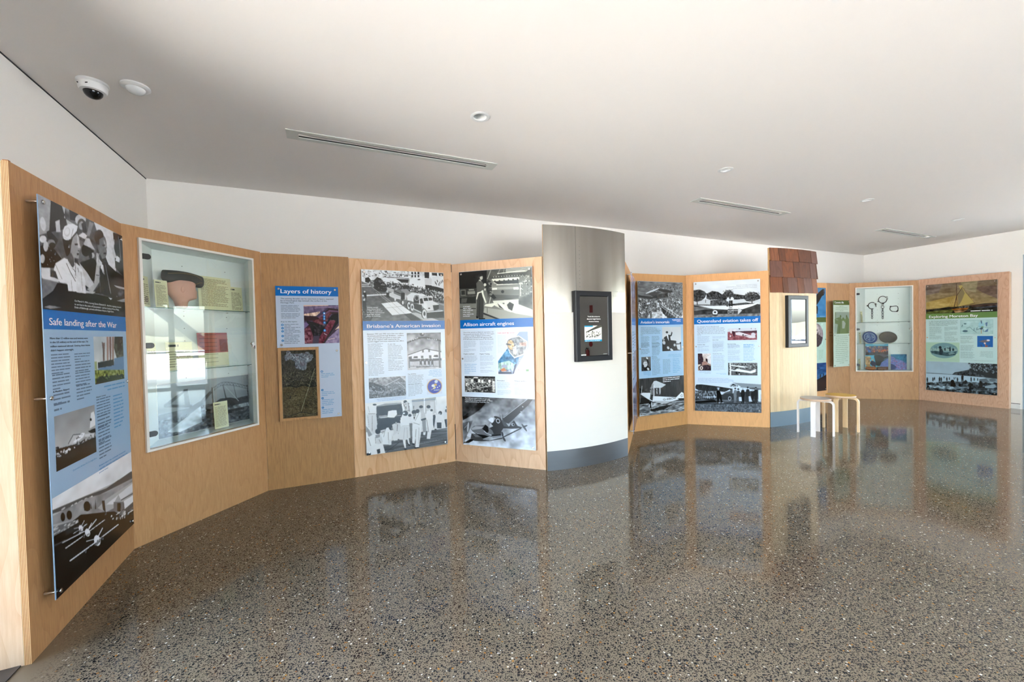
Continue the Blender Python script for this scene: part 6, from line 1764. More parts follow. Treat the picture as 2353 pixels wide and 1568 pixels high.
for r_i,(z0,z1,cs) in enumerate(rows):
    for a,b_ in zip(cs,cs[1:]):
        if b_-a<.02: continue
        xa,xb=a*L,b_*L; ya,yb=[ -4*sg2*(u*(1-u)) for u in (a,b_)]; t0=.012+rs.random()*.006; zt=z0+rs.uniform(-.004,.004); e=.002; out_=.03+rs.random()*.008
        q=MB(); q.add([(xa+e,ya-out_,zt),(xb-e,yb-out_,zt),(xb-e,yb-out_+t0,zt),(xa+e,ya-out_+t0,zt),(xa+e,ya-.010,z1),(xb-e,yb-.010,z1),(xb-e,yb-.006,z1),(xa+e,ya-.006,z1)],[(0,1,2,3),(4,5,6,7),(0,1,5,4),(1,2,6,5),(2,3,7,6),(3,0,4,7)])
        mt=M['sh'+str(rs.randrange(4))] if 'sh0' in M else None
        if mt is None:
            for k,(c1,c2) in enumerate((((132,72,34),(84,42,18)),((108,58,28),(64,32,16)),((150,92,58),(102,58,36)),((116,76,62),(80,48,38)))): M['sh%d'%k]=wood('cedar_shingle_%d'%k,c1,c2,.4,seed=20+k,rough=.6,grain=.45)
            mt=M['sh'+str(rs.randrange(4))]
        q.build('shingle',mt,o)
monitor(f,.303,1.213,.795,2.02,.085,'grey framed touch screen on the shingled column',True)
# ---------------------------------------------------------------- glass cabinets
def cabinet(f,x0,z0,x1,z1,depth,bx0,bx1,shelves,label,hinges,lockz,door_rot=0):
    o=f.empty('display_cabinet',0,0,0,label,'cabinet','recessed glass display cabinets')
    t=.018; b=MB()
    for q in ((x0,-.02,z0,x0+t,.03,z1),(x1-t,-.02,z0,x1,.03,z1),(x0+t,-.02,z0,x1-t,.03,z0+t),(x0+t,-.02,z1-t,x1-t,.03,z1)): b.box(*q)
    b.build('frame',M['cabframe'],o)
    X0,X1,Z0,Z1=x0+t,x1-t,z0+t,z1-t; b=MB()
    b.add([(X0,.025,Z0),(X1,.025,Z0),(bx1,depth,Z0),(bx0,depth,Z0),(X0,.025,Z1),(X1,.025,Z1),(bx1,depth,Z1),(bx0,depth,Z1)],[(0,1,2,3),(4,7,6,5),(0,3,7,4),(1,5,6,2),(3,2,6,7)])
    b.build('carcass',M['cabin'],o)
    ph=MB(); 
    for px in (.28,.75):
        for k in range(int((Z1-Z0)/.11)): xx=bx0+(bx1-bx0)*px; ph.box(xx-.003,depth-.0015,Z0+.05+k*.11,xx+.003,depth-.0005,Z0+.056+k*.11)
    ph.build('pin_hole',M['black'],o,kind='stuff')
    for z in shelves:
        lx=lambda y:X0+(bx0-X0)*(y-.025)/(depth-.025); rx=lambda y:X1+(bx1-X1)*(y-.025)/(depth-.025)
        y0,y1=.04,depth-.01; s=empty('shelf',(0,0,z),0) ; s.parent=o
        g=MB(); g.add([(lx(y0)+.002,y0,.003),(rx(y0)-.002,y0,.003),(rx(y1)-.002,y1,.003),(lx(y1)+.002,y1,.003)],[(0,1,2,3)]); g.build('shelf_glass',M['shelfglass'],s)
        MB().box(lx(y0)+.002,y0-.001,-.003,rx(y0)-.002,y0+.001,.003).build('glass_edge',M['shelfedge'],s)
        pn=MB()
        for xx in (lx(y0)+.012,rx(y0)-.02): pn.lathe([(.005,-.012),(.005,.012)],8,(xx,y0+.02,-.008),'X')
        for px in (.28,.75): pn.lathe([(.004,depth-.02),(.004,depth)],8,(bx0+(bx1-bx0)*px,0,-.008),'Y')
        pn.build('shelf_pin',M['chrome'],s,kind='stuff')
    d=empty('glass_door',(X0+.004,-.012,0),door_rot); d.parent=o; wd=X1-X0-.008
    g=MB(); g.add([(0,0,Z0+.004),(wd,0,Z0+.004),(wd,0,Z1-.004),(0,0,Z1-.004)],[(0,1,2,3)]); g.build('door_pane',M['glass'],d)
    for hz in hinges: MB().box(.0,-.007,hz-.021,.034,.007,hz+.021,bev=.003).lathe([(.021,-.0065),(.021,.0065)],16,(.034,0,hz),'Y').build('hinge',M['black'],d,label='black rounded hinge')
    MB().lathe([(.014,-.016),(.016,-.012),(.016,.004)],16,(wd-.03,0,lockz),'Y').box(wd-.035,-.012,lockz-.032,wd-.022,-.004,lockz-.012).build('lock',M['chrome'],d,smooth='auto'); MB().box(wd-.014,-.014,lockz-.05,wd-.006,-.006,lockz-.02).build('key',M['chrome'],d)
    return o
f1=fr('J1','J2'); cabinet(f1,.096,.69,1.050,2.317,.26,.348,1.18,[1.80,1.285],'larger white framed glass cabinet at left with a cap on a head',[2.182,1.502,.823],1.49,door_rot=R(DOORROT))
f2=fr('J13','J14'); cabinet(f2,.098,.57,1.076,2.317,.25,.388,1.165,[1.588,1.143],'far white framed glass cabinet holding iron shackles and plates',[2.182,1.447,.709],1.441)
# contents of the first cabinet
def card(f,x0,x1,z0,z1,y0,y1,label,name='label_card',lines=12,mat='paper',tilt=.05,title=True,cat='card',group=None,col=(158,152,118)):
    # y0,y1: depth of left and right edges
    W=math.hypot(x1-x0,y1-y0); a=math.atan2(y1-y0,x1-x0); o=empty(name,f.w(x0,y0,z0),f.a+a,label,cat,group); H=z1-z0
    o.rotation_euler[0]=0
    MB().add([(0,0,0),(W,0,0),(W,tilt*H,H),(0,tilt*H,H),(0,.002,0),(W,.002,0),(W,tilt*H+.002,H),(0,tilt*H+.002,H)],[(0,1,2,3),(4,7,6,5),(0,4,5,1),(1,5,6,2),(2,6,7,3),(3,7,4,0)]).build('sheet',M[mat],o)
    if lines:
        k=Ink(); rs=np.random.RandomState(hash_(label)); p=H*.88/(lines+2)
        for i in range(lines):
            zt=H*.94-p*(i+(2 if (title and i>0) else .3)); L=W*(.84 if rs.rand()>.12 else .5)*(.85+.15*rs.rand()); xx=W*.08; xe=xx+L if not(i==0 and title) else xx+W*.4; 
            while xx<xe-.003:
                wl=min(xe-xx,p*(1.5+rs.rand()*3)); zb=zt-p*(.5 if not(i==0 and title) else .9); k.put([(xx,tilt*zb-.0009,zb),(xx+wl,tilt*zb-.0009,zb),(xx+wl,tilt*zt-.0009,zt),(xx,tilt*zt-.0009,zt)],[(0,1,2,3)],col if not(i==0 and title) else (50,50,45)); xx+=wl+p*.4
        k.build('text_lines',M['matte'],o,kind='stuff')
    return o
card(f1,.255,.362,1.804,2.028,.08,.10,'cream label card left of the mannequin head, on the top shelf',lines=20)
e1=card(f1,.150,.235,1.804,2.045,.05,.11,'narrow cream label with a small oval emblem at the left edge of the top shelf',lines=12)
k=Ink(); k.disc(.045,.06,.024,-.003,(90,70,60)); k.disc(.045,.06,.017,-.0036,(190,180,150)); k.disc(.045,.06,.009,-.004,(90,70,60)); k.build('emblem',M['matte'],e1)
card(f1,.655,.965,1.806,2.118,.17,.17,'large folded cream record sheet behind the cap on the top shelf',name='record_sheet',lines=26,cat='paper',title=False,col=(150,138,96))
card(f1,.955,1.095,1.806,2.048,.20,.19,'small cream caption card right of the record sheet',lines=14)
card(f1,.17,.262,1.29,1.516,.05,.10,'small cream card at the left end of the middle shelf',lines=12)
pl=card(f1,.325,.545,1.29,1.522,.09,.11,'pale typed notice at the left of the middle shelf',name='typed_notice',lines=8,cat='paper')
nw=card(f1,.62,.945,1.29,1.60,.15,.21,'cream page with a brick red top half, middle shelf',name='printed_page',lines=0,cat='paper')
k=Ink(); W=.33;H=.31
for a,b_,c_ in ((.40,1.0,(176,96,84)),): k.put([(0,.05*H*a-.0009,H*a),(W,.05*H*a-.0009,H*a),(W,.05*H*b_-.0009,H*b_),(0,.05*H*b_-.0009,H*b_)],[(0,1,2,3)],c_)
k.put([(W*.72,.05*H*.42-.0014,H*.42),(W*.97,.05*H*.42-.0014,H*.42),(W*.97,.05*H*.8-.0014,H*.8),(W*.72,.05*H*.8-.0014,H*.8)],[(0,1,2,3)],(130,50,40))
rs_=np.random.RandomState(2)
for i in range(16):
    z=H*(.95-i*.058)
    if z<.02: break
    if i%2==0: k.put([(W*.06,.05*z-.0018,z-.005),(W*(.6+.08*rs_.rand()),.05*z-.0018,z-.005),(W*(.6+.08*rs_.rand()),.05*z-.0018,z),(W*.06,.05*z-.0018,z)],[(0,1,2,3)],(110,60,55) if z>H*.4 else (165,158,120))
k.build('red_print',M['matte'],nw)
# panorama photograph of a truss bridge
def bridge():
    ops=['G 175 140','N 10 6 4 ']
    def P(c,*p): ops.append('P %s '%c+' '.join('%d %d'%q for q in p))
    P(60,(0,560),(1000,470),(1000,1000),(0,1000)); ops.append('N 60 30 22 0 560 1000 470 1000 1000 0 1000'); P(22,(560,520),(640,440),(760,450),(840,500),(1000,540),(1000,620),(560,620)); ops.append('N 20 20 6 560 520 1000 540 1000 620 560 620')
    P(205,(80,900),(420,520),(430,840),(200,950)); ops.append('N 40 14 14 80 900 420 520 430 840 200 950'); P(150,(720,640),(1000,620),(1000,700),(720,700)); ops.append('N 90 40 8 720 640 1000 620 1000 700 720 700'); P(30,(720,700),(1000,720),(1000,760),(720,760)); P(40,(740,800),(1000,790),(1000,830),(740,850))
    P(45,(60,380),(260,160),(300,150),(110,400)); P(45,(250,150),(290,150),(310,480),(260,480)); P(50,(60,380),(330,470),(330,520),(60,430)); P(55,(0,560),(300,520),(420,420),(520,260),(560,270),(440,480),(330,620),(0,640))
    import math as m_
    pr=None
    for i in range(30):
        x=440+i*19; y=430-int(330*m_.sin(min(1,i/13)*m_.pi/2)) if i<13 else 100+int((i-13)**1.5*2.6)
        if pr:
            ops.append('P 60 %d %d %d %d %d %d %d %d'%(pr[0],pr[1],x,y,x,y+9,pr[0],pr[1]+9)); ops.append('P 60 %d %d %d %d %d %d %d %d'%(pr[0],pr[1]+62,x,y+62,x,y+70,pr[0],pr[1]+70)); q=(0,62) if i%2 else (62,0); ops.append('P 70 %d %d %d %d %d %d %d %d'%(pr[0],pr[1]+q[0],x,y+q[1],x+4,y+q[1],pr[0]+4,pr[1]+q[0]))
        pr=(x,y)
    P(40,(672,150),(680,150),(720,500),(708,500)); P(215,(700,190),(706,190),(870,560),(860,560)); P(215,(560,200),(570,200),(580,800),(570,800)); P(45,(545,180),(556,180),(566,800),(555,800)); P(50,(975,230),(985,230),(1000,560),(988,560)); P(60,(800,160),(806,160),(840,480),(834,480))
    return '\n'.join(ops)
o=f1.empty('photograph',.335,.245,.712,'wide black and white photograph of a steel truss bridge at the bottom of the cabinet','photograph')
MB().box(0,0,0,.835,.004,.46).build('backing',M['cabframe'],o); im=paint(bridge(),200,110,11,1); grid_print('photo_print',.003,.003,.832,.457,-.0009,np.clip(im,0,255)/255*np.array((222,232,240)),M['print'],o)
card(f1,.725,.858,.712,.958,.13,.13,'cream label card in front of the bridge photograph',lines=20)
# mannequin head + cap
def head_mesh():
    prof=[(.0,.030,-.035,.050),(.03,.030,-.038,.050),(.055,.034,-.044,.052),(.075,.044,-.052,.056),(.085,.086,-.058,.060),(.095,.098,-.066,.064),(.11,.1,-.078,.068),(.125,.098,-.088,.071),(.145,.097,-.096,.074),(.165,.096,-.100,.076),(.19,.094,-.102,.078),(.215,.096,-.100,.078),(.24,.092,-.096,.075),(.27,.078,-.084,.066),(.295,.05,-.06,.048),(.31,.015,-.02,.016)]
    seg=36; vs=[];fs=[]
    for z,fx,bx,hw in prof:
        cx=(fx+bx)/2; rx=(fx-bx)/2
        for i in range(seg):
            a=2*math.pi*i/seg; ca,sa=math.cos(a),math.sin(a); x=cx+rx*math.copysign(abs(ca)**.85,ca); y=hw*math.copysign(abs(sa)**.9,sa)
            fa=math.exp(-(min(a,2*math.pi-a)/.16)**2); fm=math.exp(-(min(a,2*math.pi-a)/.45)**2)
            nose=math.exp(-((z-.148)/.012)**2)*.024+math.exp(-((z-.165)/.02)**2)*.012; lips=math.exp(-((z-.122)/.006)**2)*.006+math.exp(-((z-.110)/.005)**2)*.006; chin=math.exp(-((z-.09)/.01)**2)*.006; eye=-math.exp(-((z-.182)/.012)**2)*.012*math.exp(-((min(a,2*math.pi-a)-.38)/.2)**2)
            x+=fa*nose+fm*(lips+chin)+eye; vs.append((x,y,z))
    n=len(prof)
    for j in range(n-1):
        for i in range(seg): fs.append((j*seg+i,j*seg+(i+1)%seg,(j+1)*seg+(i+1)%seg,(j+1)*seg+i))
    fs.append(tuple(range(seg))[::-1]); fs.append(tuple(range((n-1)*seg,n*seg))); b=MB(); b.add(vs,fs)
    for s in (-1,1): b.sphere((-.03,s*.077,.16),.013,.007,.026,10,8)
    return b
o=f1.empty('mannequin_head',.478,.125,1.803,'pink mannequin head facing right, wearing a dark cap','head'); o.rotation_euler[2]+=R(-4); o.scale=(1.1,1,1)
h_=head_mesh(); ho=h_.build('head',plain('pink_plastic_skin',(214,160,140),.45),o,smooth=True); ss=ho.modifiers.new('s','SUBSURF'); ss.levels=1; ss.render_levels=1
o=f1.empty('garrison_cap',.49,.125,2.0,'dark olive folded military cap with gold piping, on the mannequin head','cap')
def cap_mesh():
    n=28; vs=[];fs=[]; seg=16
    for i in range(n+1):
        t=i/n; x=-.155+t*.325; wdt=.078*math.sin(math.pi*min(1,max(0,t*.97+.015)))**.55+.004
        zb=.012-.0*t+(-.02*max(0,(t-.65)/.35)) ; zt=.118+.012*math.sin(t*math.pi)-.02*t*t; zb+= .03*max(0,(.12-t)/.12)
        if t>.93: zb+=.03*(t-.93)/.07
        for k in range(seg):
            a=2*math.pi*k/seg; s=math.sin(a);c=math.cos(a); zz=(zb+zt)/2+(zt-zb)/2*math.copysign(abs(s)**.6,s); yy=wdt*math.copysign(abs(c)**.7,c)*(1-.55*max(0,s)); vs.append((x+.02*(zz-zb)*t*6*.2,yy,zz))
    for i in range(n):
        for k in range(seg): fs.append((i*seg+k,i*seg+(k+1)%seg,(i+1)*seg+(k+1)%seg,(i+1)*seg+k))
    fs.append(tuple(range(seg))[::-1]); fs.append(tuple(range(n*seg,(n+1)*seg))); return MB().add(vs,fs)
c_=cap_mesh().build('cap_body',plain('dark_olive_wool',(34,36,28),.9,bump=.4,bscale=300),o,smooth=True); ss=c_.modifiers.new('s','SUBSURF'); ss.levels=1; ss.render_levels=1
MB().tube([(-.14,-.045,.088),(-.08,-.077,.096),(0,-.081,.098),(.06,-.077,.092),(.11,-.06,.07),(.155,-.03,.045)],.0016,6).tube([(.05,-.08,.012),(.09,-.074,.032),(.13,-.05,.038),(.165,-.02,.036)],.0016,6).build('piping',plain('gold_piping',(150,120,60),.6),o,smooth=True)
# contents of the far cabinet
M['iron']=plain('rusty_black_iron',(44,36,32),.6,.4,vary=.2,bscale=80)
def ringpts(cx,cz,r,a0,a1,n=22,sq=1): return [(cx+r*math.cos(R(a0+(a1-a0)*i/n)),0,cz+r*sq*math.sin(R(a0+(a1-a0)*i/n))) for i in range(n+1)]
def link(b,cx,cz,rx,rz,flat=False):
    b.tube([(cx+rx*math.cos(a*math.pi/8),(.004 if flat else 0)*math.sin(a),cz+rz*math.sin(a*math.pi/8)) for a in range(16)],.0042,6,closed=True)
for kx,kz,lb,links,op in ((.508,1.943,'open iron leg shackle with a short chain, left of the three',((0,-.092,.010,.028),(0,-.142,.013,.030),(0,-.198,.012,.032),(0,-.252,.011,.028)),'l'),(.694,2.06,'iron shackle with the longest chain, hanging in the middle',((0,-.104,.012,.030),(0,-.156,.024,.026),(0,-.208,.007,.032),(0,-.264,.014,.034),(0,-.324,.013,.034),(0,-.378,.012,.028)),'m'),(.890,1.862,'closed squarish iron shackle without a chain, right of the three',(),'r')):
    o=f2.empty('iron_shackle',kx,.236,kz,lb,'shackle','convict shackles on the cabinet back'); b=MB()
    if op=='l':
        b.tube(ringpts(0,0,.068,55,290),.0065,8); b.tube([(.052,0,.045),(.064,0,.02),(.070,0,-.03)],[.008,.010,.005],8); b.sphere((.062,0,.03),.018,.008,.016,8,6); b.tube([(-.068,0,0),(-.095,0,0)],[.014,.006],8)
    elif op=='m':
        b.tube(ringpts(0,0,.072,40,360-2),.0065,8); b.tube(ringpts(.072,.062-.012,.013,0,360,12),.004,6); b.tube(ringpts(.078,.014,.012,0,360,12),.004,6); b.tube([(-.065,0,-.03),(-.09,0,-.034)],[.013,.006],8); b.sphere((.012,0,-.078),.016,.008,.012,8,6)
    else:
        pts=[(-.06,0,.05),(-.03,0,.052),(.04,0,.058),(.062,0,.045),(.07,0,.0),(.064,0,-.045),(.03,0,-.06),(-.03,0,-.056),(-.066,0,-.025),(-.072,0,.005)]
        b.tube(pts,.0065,8,closed=True); b.sphere((-.058,0,.05),.016,.008,.013,8,6); b.sphere((.05,0,-.056),.018,.008,.013,8,6); b.tube(ringpts(.064,-.038,.01,0,360,10),.004,6)
    b.build('cuff',M['iron'],o,smooth=True)
    for (x,z,rx,rz) in links: q=MB(); link(q,x,z,rx,rz); q.build('chain_link',M['iron'],o,smooth=True)
# plate: oval, leaning
def oval_plate(loc,rx,rz,lean,yaw,pic,label,name,cat,rimmat):
    o=f2.empty(name,*loc,label,cat); o.rotation_euler[2]+=yaw; n=36; b=MB(); rings=((1,-.0),(.99,-.006),(.78,.002),(.74,.010),(.3,.013),(.01,.013)); vs=[];fs=[]
    for r_,y in rings:
        for i in range(n): a=2*math.pi*i/n; z=rz*r_*math.sin(a)+rz; vs.append((rx*r_*math.cos(a),y+lean*z,z))
    for j in range(len(rings)-1):
        for i in range(n): fs.append((j*n+i,j*n+(i+1)%n,(j+1)*n+(i+1)%n,(j+1)*n+i))
    me=bpy.data.meshes.new('dish'); me.from_pydata(vs,[],fs)
    b.v=vs;b.f=fs;b.mi=[0]*len(fs); b.build('dish',rimmat,o,smooth=True); return o
o=oval_plate((.428,.12,1.148),.137,.127,.22,R(8),None,'blue and white patterned oval platter leaning on the middle shelf','platter','platter',plain('cobalt_glaze',(24,62,130),.15))
k=Ink(); rs_=np.random.RandomState(6)
def onp(x,z,y=-.001): return (x,y+.22*z,z)
for r0,r1,c_ in ((.70,.76,(205,220,238)),(.995,.97,(30,50,100))):
    n=40; vs=[]; 
    for i in range(n):
        a=2*math.pi*i/n
        for r_ in (r0,r1): z=.127+.127*r_*math.sin(a); vs.append(onp(.137*r_*math.cos(a),z,.0065 if r0<.9 else -.008))
    k.put(vs,[(2*i,2*i+1,(2*i+3)%(2*n),(2*i+2)%(2*n)) for i in range(n)],c_)
for _ in range(60):
    a=rs_.rand()*6.28; r_=.62*math.sqrt(rs_.rand()); x=.137*r_*math.cos(a); z=.127+.127*r_*math.sin(a); w0=.004+rs_.rand()*.008; h0=.003+rs_.rand()*.006; k.put([onp(x-w0,z,.0085),onp(x,z-h0,.0085),onp(x+w0,z,.0085),onp(x,z+h0,.0085)],[(0,1,2,3)],(150,175,215) if rs_.rand()<.7 else (215,228,245))
k.build('glaze_pattern',M['print'],o,kind='stuff')
oval_plate((.738,.12,1.148),.158,.121,.22,0,None,'dark pewter oval dish right of the blue platter','oval_dish','dish',plain('tarnished_pewter',(72,66,60),.6,.05,vary=.2,bscale=14))
def art2():
    a=['G 1090180210 1090180210']
    def P(c,*p): a.append('P %d '%(1000000000+c[0]*1000000+c[1]*1000+c[2])+' '.join('%d %d'%q for q in p))
    P((150,205,225),(300,0),(900,0),(800,60),(350,50)); P((40,40,70),(0,90),(1000,90),(1000,330),(0,330)); a.append('S 60 30 45 1040060120 1192140100 0 100 1000 100 1000 300 0 300'); a.append('S 30 22 30 1200060050 1230160090 300 220 980 220 980 330 300 330'); P((215,225,225),(60,80),(160,80),(170,110),(50,110)); P((60,110,180),(100,220),(230,250),(240,330),(120,330)); P((30,24,34),(0,330),(1000,320),(1000,430),(0,440)); a.append('N 30 16 10 0 320 1000 320 1000 430 0 440')
    P((70,70,80),(400,420),(700,380),(920,420),(1000,470),(900,520),(640,500),(420,470)); P((12,22,24),(400,430),(620,430),(800,520),(1000,480),(1000,560),(760,680),(620,860),(480,840),(420,640),(380,500)); P((60,90,110),(760,640),(840,560),(990,520),(960,600),(860,640)); P((120,135,200),(620,900),(700,720),(1000,560),(1000,950),(620,950)); a.append('N 16 20 20 620 900 700 720 1000 560 1000 950 620 950')
    P((190,150,100),(0,480),(200,480),(260,560),(180,640),(240,700),(200,830),(300,900),(60,900),(0,760)); a.append('N 40 12 12 0 480 260 480 260 900 0 900'); P((40,42,70),(260,640),(400,680),(480,760),(440,900),(300,860),(200,760)); P((205,160,110),(280,600),(340,590),(370,640),(310,660)); P((150,90,50),(0,880),(420,880),(460,960),(400,1000),(0,1000)); P((215,150,130),(240,840),(380,860),(460,960),(400,900)); P((110,70,50),(500,880),(1000,880),(1000,1000),(480,1000)); a.append('B 1'); return '\n'.join(a)
o=f2.empty('painting',.355,.17,.59,'colourful painting of a dark figure and crowd, bottom left of the far cabinet','painting')
MB().box(0,0,0,.40,.004,.545).build('backing',M['cabframe'],o); grid_print('painting_print',.002,.002,.398,.543,-.0009,paint(art2(),90,122,3,1),M['print'],o)
a='G 1040120160 1040120160\nN 30 14 10 \nP 1120130190 0 100 240 220 300 300 700 400 1000 580 1000 1000 0 1000\nN 40 20 20 0 100 300 300 1000 580 1000 1000 0 1000\nS 90 26 16 1180080120 1210110150 0 160 240 260 1000 640 1000 1000 0 1000\nS 60 26 12 1090140200 1140180230 0 160 240 260 1000 640 1000 1000 0 1000\nP 1060070110 0 600 200 680 340 800 300 950 0 1000\nB 1'
o=f2.empty('painting',.80,.18,.59,'small blue and pink painting, bottom right of the far cabinet','painting')
MB().box(0,0,0,.275,.004,.325).build('backing',M['cabframe'],o); grid_print('painting_print',.002,.002,.273,.323,-.0009,paint(a,64,74,5,1),M['print'],o)
def bowl(x,w,d,h,c,label):
    o=f2.empty('wooden_dish',x,.09,.59,label,'dish','wooden dishes at the cabinet bottom'); n=28; vs=[];fs=[]
    for r_,z in ((.5,.0),(.9,h*.35),(1,h*.95),(.97,h),(.88,h*.8),(.4,h*.3),(.02,h*.28)):
        for i in range(n): a_=2*math.pi*i/n; vs.append((w*r_*math.cos(a_),d*r_*math.sin(a_),z))
    for j in range(6):
        for i in range(n): fs.append((j*n+i,j*n+(i+1)%n,(j+1)*n+(i+1)%n,(j+1)*n+i))
    fs.append(tuple(range(n))[::-1]); b=MB(); b.add(vs,fs); b.build('bowl',wood('dish_wood_%d'%int(w*1000),c,tuple(v*.6 for v in c),.3,seed=x*9),o,smooth=True)
bowl(.415,.095,.05,.06,(196,120,64),'light brown oval wooden dish before the crowd painting'); bowl(.60,.075,.04,.045,(140,92,66),'darker brown shallow wooden dish beside the light brown one')
card(f2,.235,.295,1.592,1.822,.07,.13,'cream label standing on the upper glass shelf beside the shackles',lines=12); card(f2,.205,.265,1.147,1.385,.06,.12,'cream label standing left of the blue platter',lines=12); card(f2,.19,.25,.592,.83,.05,.11,'cream label standing at the lower left of the far cabinet',lines=12)
card(f2,.66,.70,1.147,1.158,.05,.05,'tiny clear caption strip before the pewter dish',lines=0,mat='cabframe')
# ---------------------------------------------------------------- stools
def stool(c,rot,seat_c,leg_c,label,zt=.518):
    o=empty('round_stool',(*c,0),rot,label,'stool','bentwood stools by the shingled column')
    MB().lathe([(.0,zt-.026),(.176,zt-.026),(.180,zt-.022),(.180,zt-.004),(.177,zt),(.0,zt)],48,cap=False).build('seat',[plain('birch_seat_edge_%d'%seat_c[0],(206,170,140),.5)],o,smooth='auto')
    MB().lathe([(0,zt+.0002),(.1765,zt+.0002),(.177,zt+.0012),(0,zt+.0012)],48,cap=False).build('seat_top',plain('seat_lino_%d'%seat_c[0],seat_c,.35),o,smooth='auto',label='coloured linoleum top')
    w=.056; th=.022; r0=.216
    path=[(r0,0)]; 
    rb=.062; zc=zt-.028-rb
    path=[(r0,0),(r0,zc*.5),(r0,zc)]+[(r0-rb+rb*math.cos(R(a)),zc+rb*math.sin(R(a))) for a in range(10,91,10)]+[(.07,zt-.028)]
    inner=[]
    for i,(x,z) in enumerate(path):
        a=path[max(0,i-1)];b=path[min(len(path)-1,i+1)]; dx,dz=b[0]-a[0],b[1]-a[1]; L=math.hypot(dx,dz); inner.append((x-dz/L*th,z+dx/L*th))
    for k in range(4):
        m=MB(); n=len(path); vs=[]
        for (x,z),(X_,Z_) in zip(path,inner): vs+=[(x,-w/2,z),(x,w/2,z),(X_,w/2,Z_),(X_,-w/2,Z_)]
        fs=[(0,1,2,3),(4*(n-1)+3,4*(n-1)+2,4*(n-1)+1,4*(n-1))]
        for i in range(n-1):
            for q in range(4): fs.append((4*i+q,4*i+(q+1)%4,4*i+4+(q+1)%4,4*i+4+q))
        m.add(vs,fs); l=m.build('leg',leg_c,o,smooth='auto'); l.rotation_euler[2]=R(45+90*k)
    return o
M['legwhite']=wood('whitewashed_birch',(240,228,220),(224,208,198),.1,seed=31,grain=.5); M['legbirch']=wood('natural_birch',(232,198,152),(206,166,118),.2,seed=32,grain=.5)
stool((4.293,5.765),R(1),(176,168,164),M['legwhite'],'round stool with a grey top and whitewashed bent legs, nearer the camera')
stool((4.825,5.98),R(36-45+0.),(226,170,30),M['legbirch'],'round stool with a yellow top and natural birch legs, behind the grey one')
# ---------------------------------------------------------------- things the glass reflects: right wall and outdoors
def rwp(t,z,off=0): p=P_BR+RD*t-NR*off; return (p.x,p.y,z)
RA=math.atan2(RD.y,RD.x)
t=empty('exit_sign',rwp(2.86,2.60-.0,.25),RA,'green hanging exit sign with a white arrow by the right doors','sign')
MB().box(-.17,-.012,0,.17,.012,.13).build('sign_box',plain('exit_green',(20,130,70),.4,emit=.03),t)
MB().box(-.10,.013,.055,-.02,.014,.075).add([(-.10,.014,.065),(-.14,.014,.065),(-.10,.014,.1),(-.10,.014,.03)],[(0,2,1),(0,1,3)]).build('arrow',plain('sign_white',(240,240,240),.5,emit=.03),t)
MB().box(-.12,-.003,.13,-.115,.003,.53).box(.115,-.003,.13,.12,.003,.53).build('hanger',M['chrome'],t)
t=empty('fire_extinguisher',rwp(11.0,.35,.10),RA,'red fire extinguisher on the right wall, mirrored in the black touch screen','extinguisher')
MB().lathe([(0,0),(.07,.0),(.075,.02),(.075,.36),(.06,.41),(.025,.43),(.025,.46),(0,.46)],24,cap=False).build('cylinder',plain('extinguisher_red',(190,25,28),.3),t,smooth='auto')
MB().tube([(.0,0,.44),(.08,.02,.50),(.15,.03,.42),(.14,.03,.2),(.10,.03,.1)],.012,8).build('hose',M['black'],t,smooth=True)
MB().box(-.05,-.012,.46,.07,.012,.485).build('handle',M['black'],t)
t=empty('extinguisher_sign',rwp(10.85,2.28,.006),RA,'red and white rectangular extinguisher sign high on the right wall','sign'); MB().box(-.09,-.004,0,.09,.004,.30).build('plate',plain('sign_red',(185,30,34),.5),t); MB().box(-.03,.004,.06,.03,.006,.24).build('symbol',M['trim'],t)
t=empty('round_sign',rwp(10.9,1.0,.006),RA,'red round sign above the extinguisher','sign'); MB().lathe([(0,-.004),(.11,-.004),(.11,.004),(0,.004)],28,(0,0,0),'Y',cap=False).build('disc',plain('sign_red2',(185,30,34),.5),t)
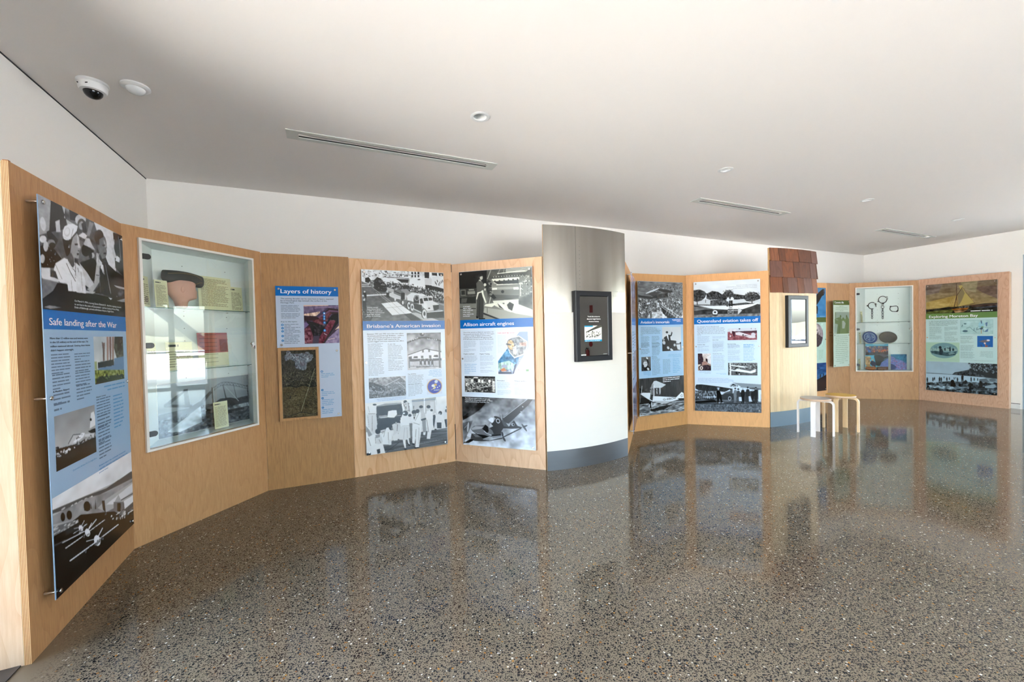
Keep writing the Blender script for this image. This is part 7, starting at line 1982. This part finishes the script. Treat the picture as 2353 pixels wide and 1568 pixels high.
# exterior
def beam(a,b,w,h,name,label,mat='steel',cat='beam'):
    A=Vector(a);B=Vector(b); d=(B-A); o=bpy.data.objects.new(name,None); C.objects.link(o); o.location=A; o.rotation_euler=d.to_track_quat('X','Z').to_euler(); tag(o,label,cat); m=MB()
    m.box(0,-w/2,-h/2,d.length,w/2,-h/2+.025).box(0,-w/2,h/2-.025,d.length,w/2,h/2).box(0,-.012,-h/2,d.length,.012,h/2); m.build('steel_section',M[mat],o); return o
def ow(t,dist,z): p=P_BR+RD*t+NR*dist; return (p.x,p.y,z)
beam(ow(5.4,1.6,4.2),ow(1.2,2.2,-.05),.3,.34,'raking_beam','grey raking steel column outside the right windows')
beam(ow(9.5,1.8,4.2),ow(5.6,2.4,-.05),.3,.34,'raking_beam','second grey raking steel column farther along outside')
t=empty('handrail',ow(4.2,3.6,0),RA,'steel balustrade outside the right windows','railing')
for i in range(9): MB().box(-2.4+i*.9-.02,-.02,-.05,-2.4+i*.9+.02,.02,1.05).build('post',M['steel'],t)
MB().tube([(-2.6,0,1.07),(5.0,0,1.07)],.03,8).build('top_rail',M['steel'],t,smooth=True)
for i,(tt,dd,l) in enumerate(((1.0,52,'red shipping container outdoors, left one'),(-5.0,54,'red shipping container outdoors, right one'))):
    t=empty('shipping_container',ow(tt,dd,-.05),RA+.1,l,'container'); b=MB(); b.box(-3,-1.2,0,3,1.2,2.6); 
    for k in range(24): b.box(-2.95+k*.25,-1.24,.1,-2.83+k*.25,-1.2,2.5)
    b.build('body',plain('container_red_%d'%i,(200,50,45),.5),t)
m,nt,b=new_mat('distant_scrub'); nz=N(nt,'ShaderNodeTexNoise',Scale=.4,Detail=6.0); g_=N(nt,'ShaderNodeNewGeometry'); nt.links.new(g_.outputs['Position'],nz.inputs[0]); mx=N(nt,'ShaderNodeMix',data_type='RGBA'); mx.inputs['A'].default_value=(*lin((84,92,70)),1); mx.inputs['B'].default_value=(*lin((138,138,118)),1); nt.links.new(nz.outputs[0],mx.inputs['Factor']); nt.links.new(mx.outputs['Result'],b.inputs['Base Color']); M['scrub']=m
m_=MB(); rs=random.Random(5); n=60; vs=[];fs=[]
for i in range(n+1):
    a=R(-60+i*120/n)+math.atan2(NR.y,NR.x); h0=1.9+.7*rs.random(); vs+=[(74*math.cos(a),74*math.sin(a),-.06),(76*math.cos(a),76*math.sin(a),h0),(80*math.cos(a),80*math.sin(a),h0*.8)]
for i in range(n): fs+=[(3*i,3*i+3,3*i+4,3*i+1),(3*i+1,3*i+4,3*i+5,3*i+2)]
m_.add(vs,fs); tag(m_.build('distant_treeline',M['scrub']),'low green treeline on the outdoor horizon','trees',kind='stuff')
